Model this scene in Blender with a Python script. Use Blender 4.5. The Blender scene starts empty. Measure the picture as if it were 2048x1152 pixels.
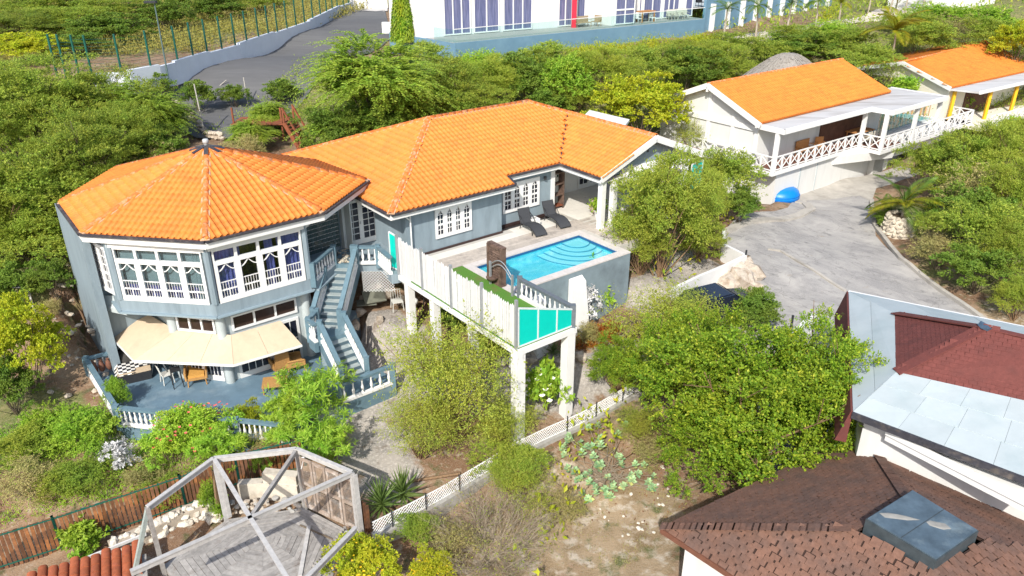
import bpy, math, random
import numpy as np
from mathutils import Vector, Matrix
random.seed(7); RNG = np.random.default_rng(7)
C = bpy.context.scene.collection
R = math.radians
sc = bpy.context.scene
# ------------------------------------------------------------------ camera, sky, sun, exposure
CAMZ, PITCH, FPX = 14.0, R(25.55), 1548.0
cd = bpy.data.cameras.new('camera'); cam = bpy.data.objects.new('camera', cd); C.objects.link(cam)
cam.location = (0, 0, CAMZ); cam.rotation_euler = (R(90) - PITCH, 0, 0)
cd.sensor_width = 36.0; cd.lens = 36.0 * FPX / 2048.0; cd.clip_end = 3000; cd.clip_start = .1
sc.camera = cam
SUN_EL, SUN_AZ = R(40), R(-13)         # sun stands behind the camera, a little to its left
sun_dir = Vector((math.sin(SUN_AZ) * math.cos(SUN_EL), -math.cos(SUN_AZ) * math.cos(SUN_EL), math.sin(SUN_EL)))
w = bpy.data.worlds.new('World'); sc.world = w; w.use_nodes = True
nt = w.node_tree; bg = nt.nodes['Background']
sky = nt.nodes.new('ShaderNodeTexSky'); sky.sky_type = 'NISHITA'; sky.sun_disc = False
sky.sun_elevation = SUN_EL; sky.sun_rotation = math.pi - SUN_AZ
sky.air_density = 1.0; sky.dust_density = 2.0
nt.links.new(sky.outputs[0], bg.inputs[0]); bg.inputs[1].default_value = 0.15
sl = bpy.data.lights.new('sun', 'SUN'); sl.energy = 4.0; sl.angle = R(.6); sl.color = (1, .95, .86)
so = bpy.data.objects.new('sun', sl); C.objects.link(so)
so.rotation_euler = sun_dir.to_track_quat('Z', 'Y').to_euler(); so.location = (0, 0, 60)
vs = sc.view_settings; vs.view_transform = 'Standard'; vs.look = 'None'; vs.exposure = 0.44; vs.gamma = 1
vs.use_curve_mapping = False
sc.render.engine = 'CYCLES'
sc.cycles.max_bounces = 8; sc.cycles.transparent_max_bounces = 24; sc.cycles.diffuse_bounces = 3
sc.cycles.transmission_bounces = 4; sc.cycles.glossy_bounces = 3
sc.cycles.caustics_reflective = False; sc.cycles.caustics_refractive = False
sc.cycles.use_denoising = True
# ------------------------------------------------------------------ frames of reference
TH = R(38.06)
HU = Vector((math.cos(TH), math.sin(TH), 0)); HN = Vector((-math.sin(TH), math.cos(TH), 0)); UP = Vector((0, 0, 1))
def H(u, w_, z=0.0): return HU * u + HN * w_ + UP * z          # house axes: u along the long front, w away from the viewer
def ray(px, py):
    x = (px - 1024) / FPX; y = (576 - py) / FPX
    return Vector((x, math.cos(PITCH) + math.sin(PITCH) * y, -math.sin(PITCH) + math.cos(PITCH) * y))
def P(px, py, z):                                               # the place at height z that the survey photo shows at (px, py)
    d = ray(px, py); return Vector((0, 0, CAMZ)) + d * ((z - CAMZ) / d.z)
def depth(p): return p.y * math.cos(PITCH) - (p.z - CAMZ) * math.sin(PITCH)
def UW(p): return p.dot(HU), p.dot(HN)
# ------------------------------------------------------------------ materials
MATS = {}
def _n(nt, t, **kw):
    n = nt.nodes.new(t)
    for k, v in kw.items(): setattr(n, k, v)
    return n
def mat(name, col, rough=.7, var=.12, scale=6.0, rnd=0.0, bump=0.0, bscale=40.0, metal=0.0, col2=None, spec=.35, stain=None, stain_scale=.8, stretch=None):
    """principled surface: base colour broken up by two noises, optional per-object variation, second colour, fine relief"""
    if name in MATS: return MATS[name]
    m = bpy.data.materials.new(name); m.use_nodes = True; t = m.node_tree; b = t.nodes['Principled BSDF']
    L = t.links.new
    b.inputs['Roughness'].default_value = rough; b.inputs['Metallic'].default_value = metal
    b.inputs['Specular IOR Level'].default_value = spec
    g = _n(t, 'ShaderNodeNewGeometry'); vec = g.outputs['Position']
    if stretch:
        mp = _n(t, 'ShaderNodeMapping'); mp.inputs['Scale'].default_value = stretch
        mp.inputs['Rotation'].default_value = (0, 0, -TH)
        L(vec, mp.inputs['Vector']); vec = mp.outputs[0]
    n1 = _n(t, 'ShaderNodeTexNoise'); n1.inputs['Scale'].default_value = scale; n1.inputs['Detail'].default_value = 6
    n1.inputs['Roughness'].default_value = .65
    L(vec, n1.inputs['Vector'])
    mr = _n(t, 'ShaderNodeMapRange'); mr.inputs['From Min'].default_value = .3; mr.inputs['From Max'].default_value = .7
    mr.inputs['To Min'].default_value = 1 - var; mr.inputs['To Max'].default_value = 1 + var
    L(n1.outputs['Fac'], mr.inputs['Value'])
    base = None
    if col2 is not None:
        n2 = _n(t, 'ShaderNodeTexNoise'); n2.inputs['Scale'].default_value = stain_scale; n2.inputs['Detail'].default_value = 8
        n2.inputs['Roughness'].default_value = .62
        L(vec, n2.inputs['Vector'])
        r2 = _n(t, 'ShaderNodeMapRange'); r2.inputs['From Min'].default_value = (stain or (.45, .6))[0]; r2.inputs['From Max'].default_value = (stain or (.45, .6))[1]
        L(n2.outputs['Fac'], r2.inputs['Value'])
        mx = _n(t, 'ShaderNodeMix', data_type='RGBA'); mx.inputs['A'].default_value = (*col, 1); mx.inputs['B'].default_value = (*col2, 1)
        L(r2.outputs[0], mx.inputs['Factor']); base = mx.outputs['Result']
    val = mr.outputs[0]
    if rnd:
        oi = _n(t, 'ShaderNodeObjectInfo'); m2 = _n(t, 'ShaderNodeMapRange')
        m2.inputs['To Min'].default_value = 1 - rnd; m2.inputs['To Max'].default_value = 1 + rnd
        L(oi.outputs['Random'], m2.inputs['Value'])
        ri = _n(t, 'ShaderNodeMapRange'); ri.inputs['To Min'].default_value = 1 - rnd; ri.inputs['To Max'].default_value = 1 + rnd
        L(g.outputs['Random Per Island'], ri.inputs['Value'])
        mu = _n(t, 'ShaderNodeMath', operation='MULTIPLY'); L(val, mu.inputs[0]); L(m2.outputs[0], mu.inputs[1])
        mv = _n(t, 'ShaderNodeMath', operation='MULTIPLY'); L(mu.outputs[0], mv.inputs[0]); L(ri.outputs[0], mv.inputs[1]); val = mv.outputs[0]
    hsv = _n(t, 'ShaderNodeHueSaturation')
    if base is not None: L(base, hsv.inputs['Color'])
    else: hsv.inputs['Color'].default_value = (*col, 1)
    L(val, hsv.inputs['Value']); L(hsv.outputs[0], b.inputs['Base Color'])
    if bump:
        n3 = _n(t, 'ShaderNodeTexNoise'); n3.inputs['Scale'].default_value = bscale; n3.inputs['Detail'].default_value = 5
        L(vec, n3.inputs['Vector'])
        bp = _n(t, 'ShaderNodeBump'); bp.inputs['Strength'].default_value = bump; bp.inputs['Distance'].default_value = .03
        L(n3.outputs['Fac'], bp.inputs['Height']); L(bp.outputs[0], b.inputs['Normal'])
    MATS[name] = m; return m
def leafmat(name, c1, c2, trans=.35, c3=None):
    """leaf: colour picked per leaf between two or three tones, light passes through"""
    if name in MATS: return MATS[name]
    m = bpy.data.materials.new(name); m.use_nodes = True; t = m.node_tree; L = t.links.new
    t.nodes.remove(t.nodes['Principled BSDF']); out = t.nodes['Material Output']
    g = _n(t, 'ShaderNodeNewGeometry'); r = _n(t, 'ShaderNodeValToRGB')
    r.color_ramp.elements[0].color = (*c1, 1); r.color_ramp.elements[1].color = (*c2, 1)
    if c3: e = r.color_ramp.elements.new(.9); e.color = (*c2, 1); r.color_ramp.elements[2].color = (*c3, 1)
    L(g.outputs['Random Per Island'], r.inputs[0])
    oi = _n(t, 'ShaderNodeObjectInfo'); mr = _n(t, 'ShaderNodeMapRange'); mr.inputs['To Min'].default_value = .86; mr.inputs['To Max'].default_value = 1.16
    L(oi.outputs['Random'], mr.inputs['Value'])
    n1 = _n(t, 'ShaderNodeTexNoise'); n1.inputs['Scale'].default_value = .9; n1.inputs['Detail'].default_value = 3; L(g.outputs['Position'], n1.inputs['Vector'])
    m3 = _n(t, 'ShaderNodeMapRange'); m3.inputs['From Min'].default_value = .3; m3.inputs['From Max'].default_value = .7
    m3.inputs['To Min'].default_value = .475; m3.inputs['To Max'].default_value = .515; L(n1.outputs['Fac'], m3.inputs['Value'])
    hs = _n(t, 'ShaderNodeHueSaturation'); L(r.outputs[0], hs.inputs['Color']); L(mr.outputs[0], hs.inputs['Value']); L(m3.outputs[0], hs.inputs['Hue'])
    d = _n(t, 'ShaderNodeBsdfPrincipled'); d.inputs['Roughness'].default_value = .5; d.inputs['Specular IOR Level'].default_value = .25
    tr = _n(t, 'ShaderNodeBsdfTranslucent')
    mx = _n(t, 'ShaderNodeMixShader'); mx.inputs[0].default_value = trans
    L(hs.outputs[0], d.inputs['Base Color']); L(hs.outputs[0], tr.inputs['Color'])
    L(d.outputs[0], mx.inputs[1]); L(tr.outputs[0], mx.inputs[2]); L(mx.outputs[0], out.inputs['Surface'])
    MATS[name] = m; return m
def glassmat(name, tint=(.75, .82, .85), refl=.25, rough=.03):
    if name in MATS: return MATS[name]
    m = bpy.data.materials.new(name); m.use_nodes = True; t = m.node_tree; L = t.links.new
    t.nodes.remove(t.nodes['Principled BSDF']); out = t.nodes['Material Output']
    tp = _n(t, 'ShaderNodeBsdfTransparent'); tp.inputs[0].default_value = (*tint, 1)
    gl = _n(t, 'ShaderNodeBsdfGlossy'); gl.inputs['Roughness'].default_value = rough
    lw = _n(t, 'ShaderNodeLayerWeight'); lw.inputs[0].default_value = refl
    mr = _n(t, 'ShaderNodeMapRange'); mr.inputs['To Min'].default_value = refl * .4; mr.inputs['To Max'].default_value = .4; L(lw.outputs['Facing'], mr.inputs['Value'])
    mx = _n(t, 'ShaderNodeMixShader'); L(mr.outputs[0], mx.inputs[0]); L(tp.outputs[0], mx.inputs[1]); L(gl.outputs[0], mx.inputs[2])
    L(mx.outputs[0], out.inputs['Surface']); MATS[name] = m; return m
WHITE = mat('white_paint', (.72, .72, .71), .55, .05, 3, col2=(.66, .66, .63), stain=(.58, .8), stain_scale=1.5)
WHITE2 = mat('clean_white_paint', (.74, .74, .73), .5, .03, 3)
GREYW = mat('blue_grey_render', (.225, .285, .325), .75, .10, 2.5, col2=(.155, .20, .23), stain=(.50, .78), stain_scale=1.1, bump=.06, bscale=90, stretch=(1.5, 1.5, .3))
GREYD = mat('dark_blue_grey_paint', (.115, .19, .235), .6, .14, 3, col2=(.2, .27, .3), stain=(.55, .75), stain_scale=1.6)
PALEW = mat('pale_grey_render', (.42, .47, .48), .75, .07, 2, bump=.05)
FLOORB = mat('terrace_paint', (.125, .20, .265), .45, .14, 1.6, col2=(.22, .30, .36), stain=(.52, .72), stain_scale=1.2)
TILE = mat('orange_clay', (.62, .198, .034), .65, .13, 7, rnd=.075, col2=(.53, .155, .03), stain=(.48, .76), stain_scale=1.0)
TILEU = mat('orange_clay_under', (.66, .18, .025), .7, .1, 9)
MORTAR = mat('ridge_mortar', (.55, .36, .22), .85, .2, 14, col2=(.30, .26, .22), stain=(.55, .68), stain_scale=5)
RIDGE = mat('ridge_clay', (.56, .15, .03), .65, .16, 10, rnd=.1, col2=(.52, .30, .17), stain=(.5, .66), stain_scale=4)
GUTTER = mat('dark_gutter', (.045, .045, .055), .5, .3, 8, col2=(.11, .095, .085), stain=(.5, .65), stain_scale=3)
GLASS = glassmat('window_glass', (.82, .87, .9), .12)
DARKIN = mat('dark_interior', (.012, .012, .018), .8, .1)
DARKGL = mat('dark_window_pane', (.015, .017, .03), .06, .2, 3, spec=.6)
CURT = mat('blue_curtain', (.13, .13, .36), .85, .22, 3, rnd=.15)
BLIND = mat('sage_blind', (.27, .345, .335), .8, .06, 3)
BEIGE = mat('awning_canvas', (.55, .44, .315), .8, .05, 4, col2=(.49, .385, .275), stain=(.5, .7), stain_scale=1.1)
TEAL = mat('teal_screen', (.0, .53, .44), .5, .05, 3)
ALU = mat('grey_metal', (.36, .38, .40), .4, .1, 6, metal=.35)
TURF = mat('artificial_turf', (.09, .22, .03), .9, .25, 25, col2=(.14, .17, .05), stain=(.5, .7), stain_scale=1.8, bump=.4, bscale=120)
STONE = mat('pale_limestone', (.46, .40, .33), .9, .22, 5, rnd=.12, col2=(.30, .23, .17), stain=(.5, .66), stain_scale=2.2, bump=.5, bscale=14)
STONEW = mat('white_coral_stone', (.62, .58, .50), .9, .18, 5, rnd=.12, col2=(.40, .34, .27), stain=(.52, .7), stain_scale=2.5, bump=.5, bscale=14)
CONC = mat('concrete', (.36, .35, .325), .85, .16, 4, col2=(.25, .235, .21), stain=(.5, .68), stain_scale=1.2, bump=.15)
WOODG = mat('silvered_timber', (.30, .285, .27), .8, .22, 7, rnd=.16, col2=(.20, .17, .15), stain=(.56, .74), stain_scale=2.4, bump=.25, bscale=30)
WOODP = mat('chalky_timber', (.42, .41, .40), .75, .16, 6, rnd=.08, col2=(.36, .36, .36), stain=(.55, .75), stain_scale=2.6, bump=.2, bscale=30)
WOODB = mat('brown_board', (.13, .062, .034), .8, .3, 7, rnd=.3, col2=(.26, .105, .036), stain=(.42, .62), stain_scale=1.4, bump=.25, bscale=30)
RATTAN = mat('tan_rattan', (.40, .22, .075), .7, .2, 18, rnd=.1)
CUSHION = mat('ochre_cushion', (.55, .29, .07), .85, .08, 6)
DARKM = mat('charcoal_metal', (.03, .032, .036), .5, .2, 8)
BROWNST = mat('carved_brown', (.16, .105, .08), .7, .3, 10, col2=(.07, .045, .035), stain=(.45, .62), stain_scale=5, bump=.8, bscale=16)
BARK = mat('grey_bark', (.16, .125, .09), .9, .3, 10, bump=.4, bscale=25)
BARKB = mat('brown_bark', (.22, .14, .08), .9, .3, 10, bump=.4, bscale=25)
GREENP = mat('green_coated_steel', (.012, .10, .075), .45, .1, 4)
REDW = mat('red_brown_timber', (.22, .07, .035), .75, .25, 8, rnd=.15)
# ------------------------------------------------------------------ mesh builder
class MB:
    def __init__(s): s.v = []; s.f = []; s.sm = []
    def add(s, vs, fs, smooth=False):
        o = len(s.v); s.v += [Vector(v) for v in vs]; s.f += [tuple(i + o for i in f) for f in fs]; s.sm += [smooth] * len(fs); return s
    def hexa(s, p):          # 8 points: bottom ring 0-3, top ring 4-7
        return s.add(p, [(3, 2, 1, 0), (4, 5, 6, 7), (0, 1, 5, 4), (1, 2, 6, 5), (2, 3, 7, 6), (3, 0, 4, 7)])
    def box(s, c, d, M=None):
        x, y, z = [k / 2 for k in d]; c = Vector(c)
        q = [Vector(k) for k in ((-x, -y, -z), (x, -y, -z), (x, y, -z), (-x, y, -z), (-x, -y, z), (x, -y, z), (x, y, z), (-x, y, z))]
        return s.hexa([(M @ (k + c) if M else k + c) for k in q])
    def hb(s, u0, u1, w0, w1, z0, z1):      # box in house axes
        return s.hexa([H(u0, w0, z0), H(u1, w0, z0), H(u1, w1, z0), H(u0, w1, z0), H(u0, w0, z1), H(u1, w0, z1), H(u1, w1, z1), H(u0, w1, z1)])
    def prism(s, poly, z0, z1):
        n = len(poly); b = [Vector((p[0], p[1], z0)) for p in poly]; t = [Vector((p[0], p[1], z1)) for p in poly]
        return s.add(b + t, [tuple(range(n - 1, -1, -1)), tuple(range(n, 2 * n))] + [(i, (i + 1) % n, n + (i + 1) % n, n + i) for i in range(n)])
    def beam(s, p, q, a, b=None, up=UP):    # rectangular bar from p to q, a wide, b high
        p = Vector(p); q = Vector(q); b = a if b is None else b; d = (q - p).normalized()
        x = d.cross(up); x = x.normalized() if x.length > 1e-4 else Vector((1, 0, 0)); y = x.cross(d).normalized()
        k = [x * i * a / 2 + y * j * b / 2 for i, j in ((-1, -1), (1, -1), (1, 1), (-1, 1))]
        return s.hexa([p + e for e in k] + [q + e for e in k])
    def tube(s, p, q, r0, r1=None, n=6, smooth=True):
        p = Vector(p); q = Vector(q); r1 = r0 if r1 is None else r1; d = (q - p).normalized()
        x = d.orthogonal().normalized(); y = d.cross(x); o = []
        for c, r in ((p, r0), (q, r1)): o += [c + (x * math.cos(i * 2 * math.pi / n) + y * math.sin(i * 2 * math.pi / n)) * r for i in range(n)]
        s.add(o, [(i, (i + 1) % n, n + (i + 1) % n, n + i) for i in range(n)], smooth)
        return s.add(o, [tuple(range(n - 1, -1, -1)), tuple(range(n, 2 * n))])
    def path(s, pts, r, n=6, r1=None):
        for i in range(len(pts) - 1):
            a = r + ((r1 if r1 is not None else r) - r) * i / (len(pts) - 1); b = r + ((r1 if r1 is not None else r) - r) * (i + 1) / (len(pts) - 1)
            s.tube(pts[i], pts[i + 1], a, b, n)
        return s
    def lathe(s, prof, n=10, M=None, cap=True):
        o = []
        for r, z in prof: o += [Vector((r * math.cos(i * 2 * math.pi / n), r * math.sin(i * 2 * math.pi / n), z)) for i in range(n)]
        if M: o = [M @ k for k in o]
        m = len(prof)
        s.add(o, [(j * n + i, j * n + (i + 1) % n, (j + 1) * n + (i + 1) % n, (j + 1) * n + i) for j in range(m - 1) for i in range(n)], True)
        if cap: s.add(o[:n] + o[-n:], [tuple(range(n - 1, -1, -1)), tuple(range(n, 2 * n))])
        return s
    def quad(s, a, b, c, d): return s.add([a, b, c, d], [(0, 1, 2, 3)])
    def rock(s, c, d, seed=0, n=1):
        rr = random.Random(seed); ph = (1 + 5 ** .5) / 2
        vv = [(-1, ph, 0), (1, ph, 0), (-1, -ph, 0), (1, -ph, 0), (0, -1, ph), (0, 1, ph), (0, -1, -ph), (0, 1, -ph), (ph, 0, -1), (ph, 0, 1), (-ph, 0, -1), (-ph, 0, 1)]
        ff = [(0, 11, 5), (0, 5, 1), (0, 1, 7), (0, 7, 10), (0, 10, 11), (1, 5, 9), (5, 11, 4), (11, 10, 2), (10, 7, 6), (7, 1, 8), (3, 9, 4), (3, 4, 2), (3, 2, 6), (3, 6, 8), (3, 8, 9), (4, 9, 5), (2, 4, 11), (6, 2, 10), (8, 6, 7), (9, 8, 1)]
        an = rr.random() * 6.28; o = []
        for v in vv:
            k = Vector(v).normalized() * rr.uniform(.72, 1.2); k = Vector((k.x * d[0] / 2, k.y * d[1] / 2, k.z * d[2] / 2)); k.rotate(Matrix.Rotation(an, 3, 'Z')); o.append(k + Vector(c))
        return s.add(o, ff)
    def mesh(s, name, m, inv=None):
        me = bpy.data.meshes.new(name)
        me.from_pydata([tuple(inv @ v) if inv else tuple(v) for v in s.v], [], s.f)
        me.polygons.foreach_set('use_smooth', s.sm); me.materials.append(m); me.update(); return me
WMX = {}
def wm(o): return WMX.get(o.name, Matrix.Identity(4))
def thing(name, label, cat, loc, rot=0.0, group=None):
    o = bpy.data.objects.new(name, None); C.objects.link(o); o.empty_display_size = .3
    o.location = loc; o.rotation_euler = (0, 0, rot); o['label'] = label; o['category'] = cat
    if group: o['group'] = group
    WMX[o.name] = Matrix.Translation(Vector(loc)) @ Matrix.Rotation(rot, 4, 'Z'); return o
def part(parent, name, mb, m, label=None):       # shapes given in world coordinates become a child of parent
    M = wm(parent); o = bpy.data.objects.new(name, mb.mesh(name, m, M.inverted())); C.objects.link(o); o.parent = parent
    WMX[o.name] = M.copy()
    if label: o['label'] = label
    return o
def inst(parent, name, me, M):                   # one more piece that shares its mesh
    o = bpy.data.objects.new(name, me); C.objects.link(o); o.parent = parent
    o.matrix_basis = wm(parent).inverted() @ M; WMX[o.name] = M.copy(); return o
def solid(name, label, cat, mb, m, group=None, loc=None):
    loc = Vector(loc) if loc else Vector((sum(v.x for v in mb.v) / len(mb.v), sum(v.y for v in mb.v) / len(mb.v), min(v.z for v in mb.v)))
    o = bpy.data.objects.new(name, mb.mesh(name, m, Matrix.Translation(loc).inverted())); C.objects.link(o); o.location = loc
    o['label'] = label; o['category'] = cat
    if group: o['group'] = group
    WMX[o.name] = Matrix.Translation(loc); return o
def struct(name, mb, m, kind='structure', label=None):
    o = bpy.data.objects.new(name, mb.mesh(name, m)); C.objects.link(o); o['kind'] = kind
    if label: o['label'] = label
    return o
def copy_tree(o, M, label=None, parent=None):    # a thing, its parts and their pieces
    c = o.copy(); C.objects.link(c)
    if parent is None:
        c.matrix_basis = M; WMX[c.name] = M.copy()
        if label: c['label'] = label
    else: c.parent = parent
    for ch in list(o.children): copy_tree(ch, None, None, c)
    return c
def frame(o, a, n):                               # matrix with columns along, outward, up
    a = Vector(a).normalized(); n = Vector(n).normalized(); u = UP
    M = Matrix.Identity(4)
    for i in range(3): M[i][0] = a[i]; M[i][1] = n[i]; M[i][2] = u[i]; M[i][3] = o[i]
    return M
# ------------------------------------------------------------------ fast mesh from arrays
def np_mesh(name, V, F, m, smooth=False, uvw=None):
    me = bpy.data.meshes.new(name); V = np.asarray(V, dtype=np.float32); F = np.asarray(F, dtype=np.int32); k = F.shape[1]
    me.vertices.add(len(V)); me.vertices.foreach_set('co', V.ravel())
    me.loops.add(F.size); me.loops.foreach_set('vertex_index', F.ravel())
    me.polygons.add(len(F)); me.polygons.foreach_set('loop_start', np.arange(0, F.size, k, dtype=np.int32))
    me.polygons.foreach_set('use_smooth', np.full(len(F), smooth, dtype=bool))
    me.materials.append(m); me.update(); me.validate(); return me
# ------------------------------------------------------------------ the lie of the land
GP = []
def g(p): GP.append((p.x, p.y, p.z))
for px, py, z in ((760, 720, -3.35), (800, 850, -3.9), (740, 890, -4.2), (700, 815, -3.75), (735, 650, -2.4), (790, 640, -2.45), (870, 700, -3.1), (940, 770, -3.6), (1050, 830, -3.9), (1150, 800, -3.85),
                  (100, 760, -3.6), (170, 780, -3.7), (160, 640, -2.6), (130, 560, -1.4), (60, 640, -2.6), (30, 480, -.6), (100, 900, -4.5), (300, 880, -4.4), (500, 880, -4.3), (600, 900, -4.3), (0, 1145, -5.0), (300, 1065, -4.8),
                  (550, 1050, -5.0), (450, 1140, -5.2), (745, 1060, -4.5), (1000, 900, -4.3), (1150, 845, -4.1), (1270, 790, -4.0), (1150, 1050, -4.9), (1300, 950, -4.7), (1000, 1150, -5.1), (850, 1110, -4.8),
                  (1120, 690, -3.1), (1230, 690, -2.9), (1060, 725, -3.3), (1300, 560, -2.0), (1400, 560, -2.3), (1330, 500, -1.9), (1300, 640, -2.9), (1500, 520, -2.6), (1640, 400, -2.95), (1740, 355, -3.0), (1900, 620, -3.2), (1700, 480, -2.95),
                  (1600, 620, -3.0), (1780, 470, -2.95), (1950, 600, -3.1), (1450, 470, -2.5), (1450, 620, -2.9), (1560, 720, -3.3), (1600, 800, -3.8), (1900, 480, -2.6), (2040, 420, -2.0), (1990, 330, -1.6)):
    g(P(px, py, z))
for u, w_, z in ((16, 34, -.4), (22, 32, -.4), (28, 30, -.5), (32, 30, -.6), (18, 38, -.2), (26, 39, .0), (33, 37, -.2), (9.6, 33.5, -3.6), (11, 29, -3.5), (7, 29, -3.7), (5, 30, -3.7), (12.5, 33, -1.2), (8, 38, -.6), (10, 41, .6), (4, 38, -1.0),
                 (18, 44, 1.0), (26, 45, 1.1), (34, 44, .8), (14, 46, 1.9), (38, 40, .2), (40, 30, -2.6), (48, 26, -3.0), (56, 26, -3.0), (44, 35, -1.0), (52, 36, .0), (62, 36, .4), (66, 24, -2.6), (70, 30, 0), (72, 20, -1.5), (46, 43, 1.5), (58, 44, 1.8)):
    p = H(u, w_); GP.append((p.x, p.y, z))
for x, y, z in ((-36, 68, 3.4), (-31, 62, 3.6), (-26, 62, 3.7), (-20, 62, 3.7), (-14, 62, 3.6), (-22, 80, 3.8), (-18, 100, 3.8), (-14, 90, 3.8), (-9, 66, 3.5), (-5, 66, 3.5), (6, 72, 3.4), (14, 78, 3.4), (21, 83, 3.4), (28, 80, 3.6), (36, 88, 3.8), (26, 95, 4.0),
                (0, 85, 4.2), (40, 100, 4), (60, 110, 4.5), (44, 76, 2.6), (56, 80, 2.5), (30, 66, 2.2), (62, 60, .5), (80, 70, 1), (-24, 44, .4), (-30, 50, 1.4), (-34, 36, -.6), (-22, 34, -1.5), (-20, 26, -3.6), (-26, 20, -4.6), (-22, 52, 2.0), (-12, 52, 2.2), (-14, 46, 1.2), (-4, 54, 2.4),
                (6, 58, 2.6), (-45, 75, 3), (-60, 60, 1), (-50, 100, 2.5), (-30, 120, 3), (0, 130, 4), (40, 140, 5), (90, 130, 5), (-80, 130, 1), (20, 12, -4.6), (8, 14, -4.8), (24, 22, -4.0), (24, 30, -3.4), (30, 22, -3.6), (0, 8, -5.4), (-14, 10, -5.6), (34, 40, -2.6), (14, 21, -4.3), (-30, 8, -5.4), (45, 20, -2.8)):
    GP.append((x, y, z))
GP = np.array(GP)
def hgt(x, y):
    x = np.atleast_1d(np.asarray(x, float)); y = np.atleast_1d(np.asarray(y, float)); out = np.empty(x.shape); f = x.ravel(); h_ = y.ravel(); o = np.empty(f.shape)
    for i in range(0, len(f), 4000):
        d2 = (f[i:i + 4000, None] - GP[None, :, 0]) ** 2 + (h_[i:i + 4000, None] - GP[None, :, 1]) ** 2 + .35
        k = 1 / d2 ** 1.7; o[i:i + 4000] = (k * GP[None, :, 2]).sum(1) / k.sum(1)
    far = np.clip((h_ - 150) / 250, 0, 1); o = o * (1 - far) + far * (4 + 0 * h_)
    o += .05 * np.sin(f * 1.7 + 1.3 * np.sin(h_ * .9)) * np.cos(h_ * 1.4) * np.clip(1 - far, 0, 1)
    return o.reshape(x.shape)
def gz(x, y): return float(hgt(x, y)[0])
def G(px, py, up=0.0):                            # where the sight line through (px, py) meets a level `up` above the ground
    d = ray(px, py); t = 8.0; o = Vector((0, 0, CAMZ))
    for _ in range(900):
        q = o + d * t
        if q.z - up <= gz(q.x, q.y): break
        t += max(.05, (q.z - up - gz(q.x, q.y)) * .35)
        if t > 420: break
    q = o + d * t; return Vector((q.x, q.y, gz(q.x, q.y)))
fx = np.concatenate([np.linspace(-420, -70, 15), np.linspace(-64, -24, 28), np.arange(-23, 36, .4), np.linspace(37, 90, 32), np.linspace(100, 420, 14)])
fy = np.concatenate([np.linspace(-40, 6, 8), np.arange(8, 62, .4), np.linspace(63, 120, 34), np.linspace(126, 640, 24)])
XX, YY = np.meshgrid(fx, fy); ZZ = hgt(XX, YY)
ZZ += RNG.normal(0, .018, ZZ.shape)
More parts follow.
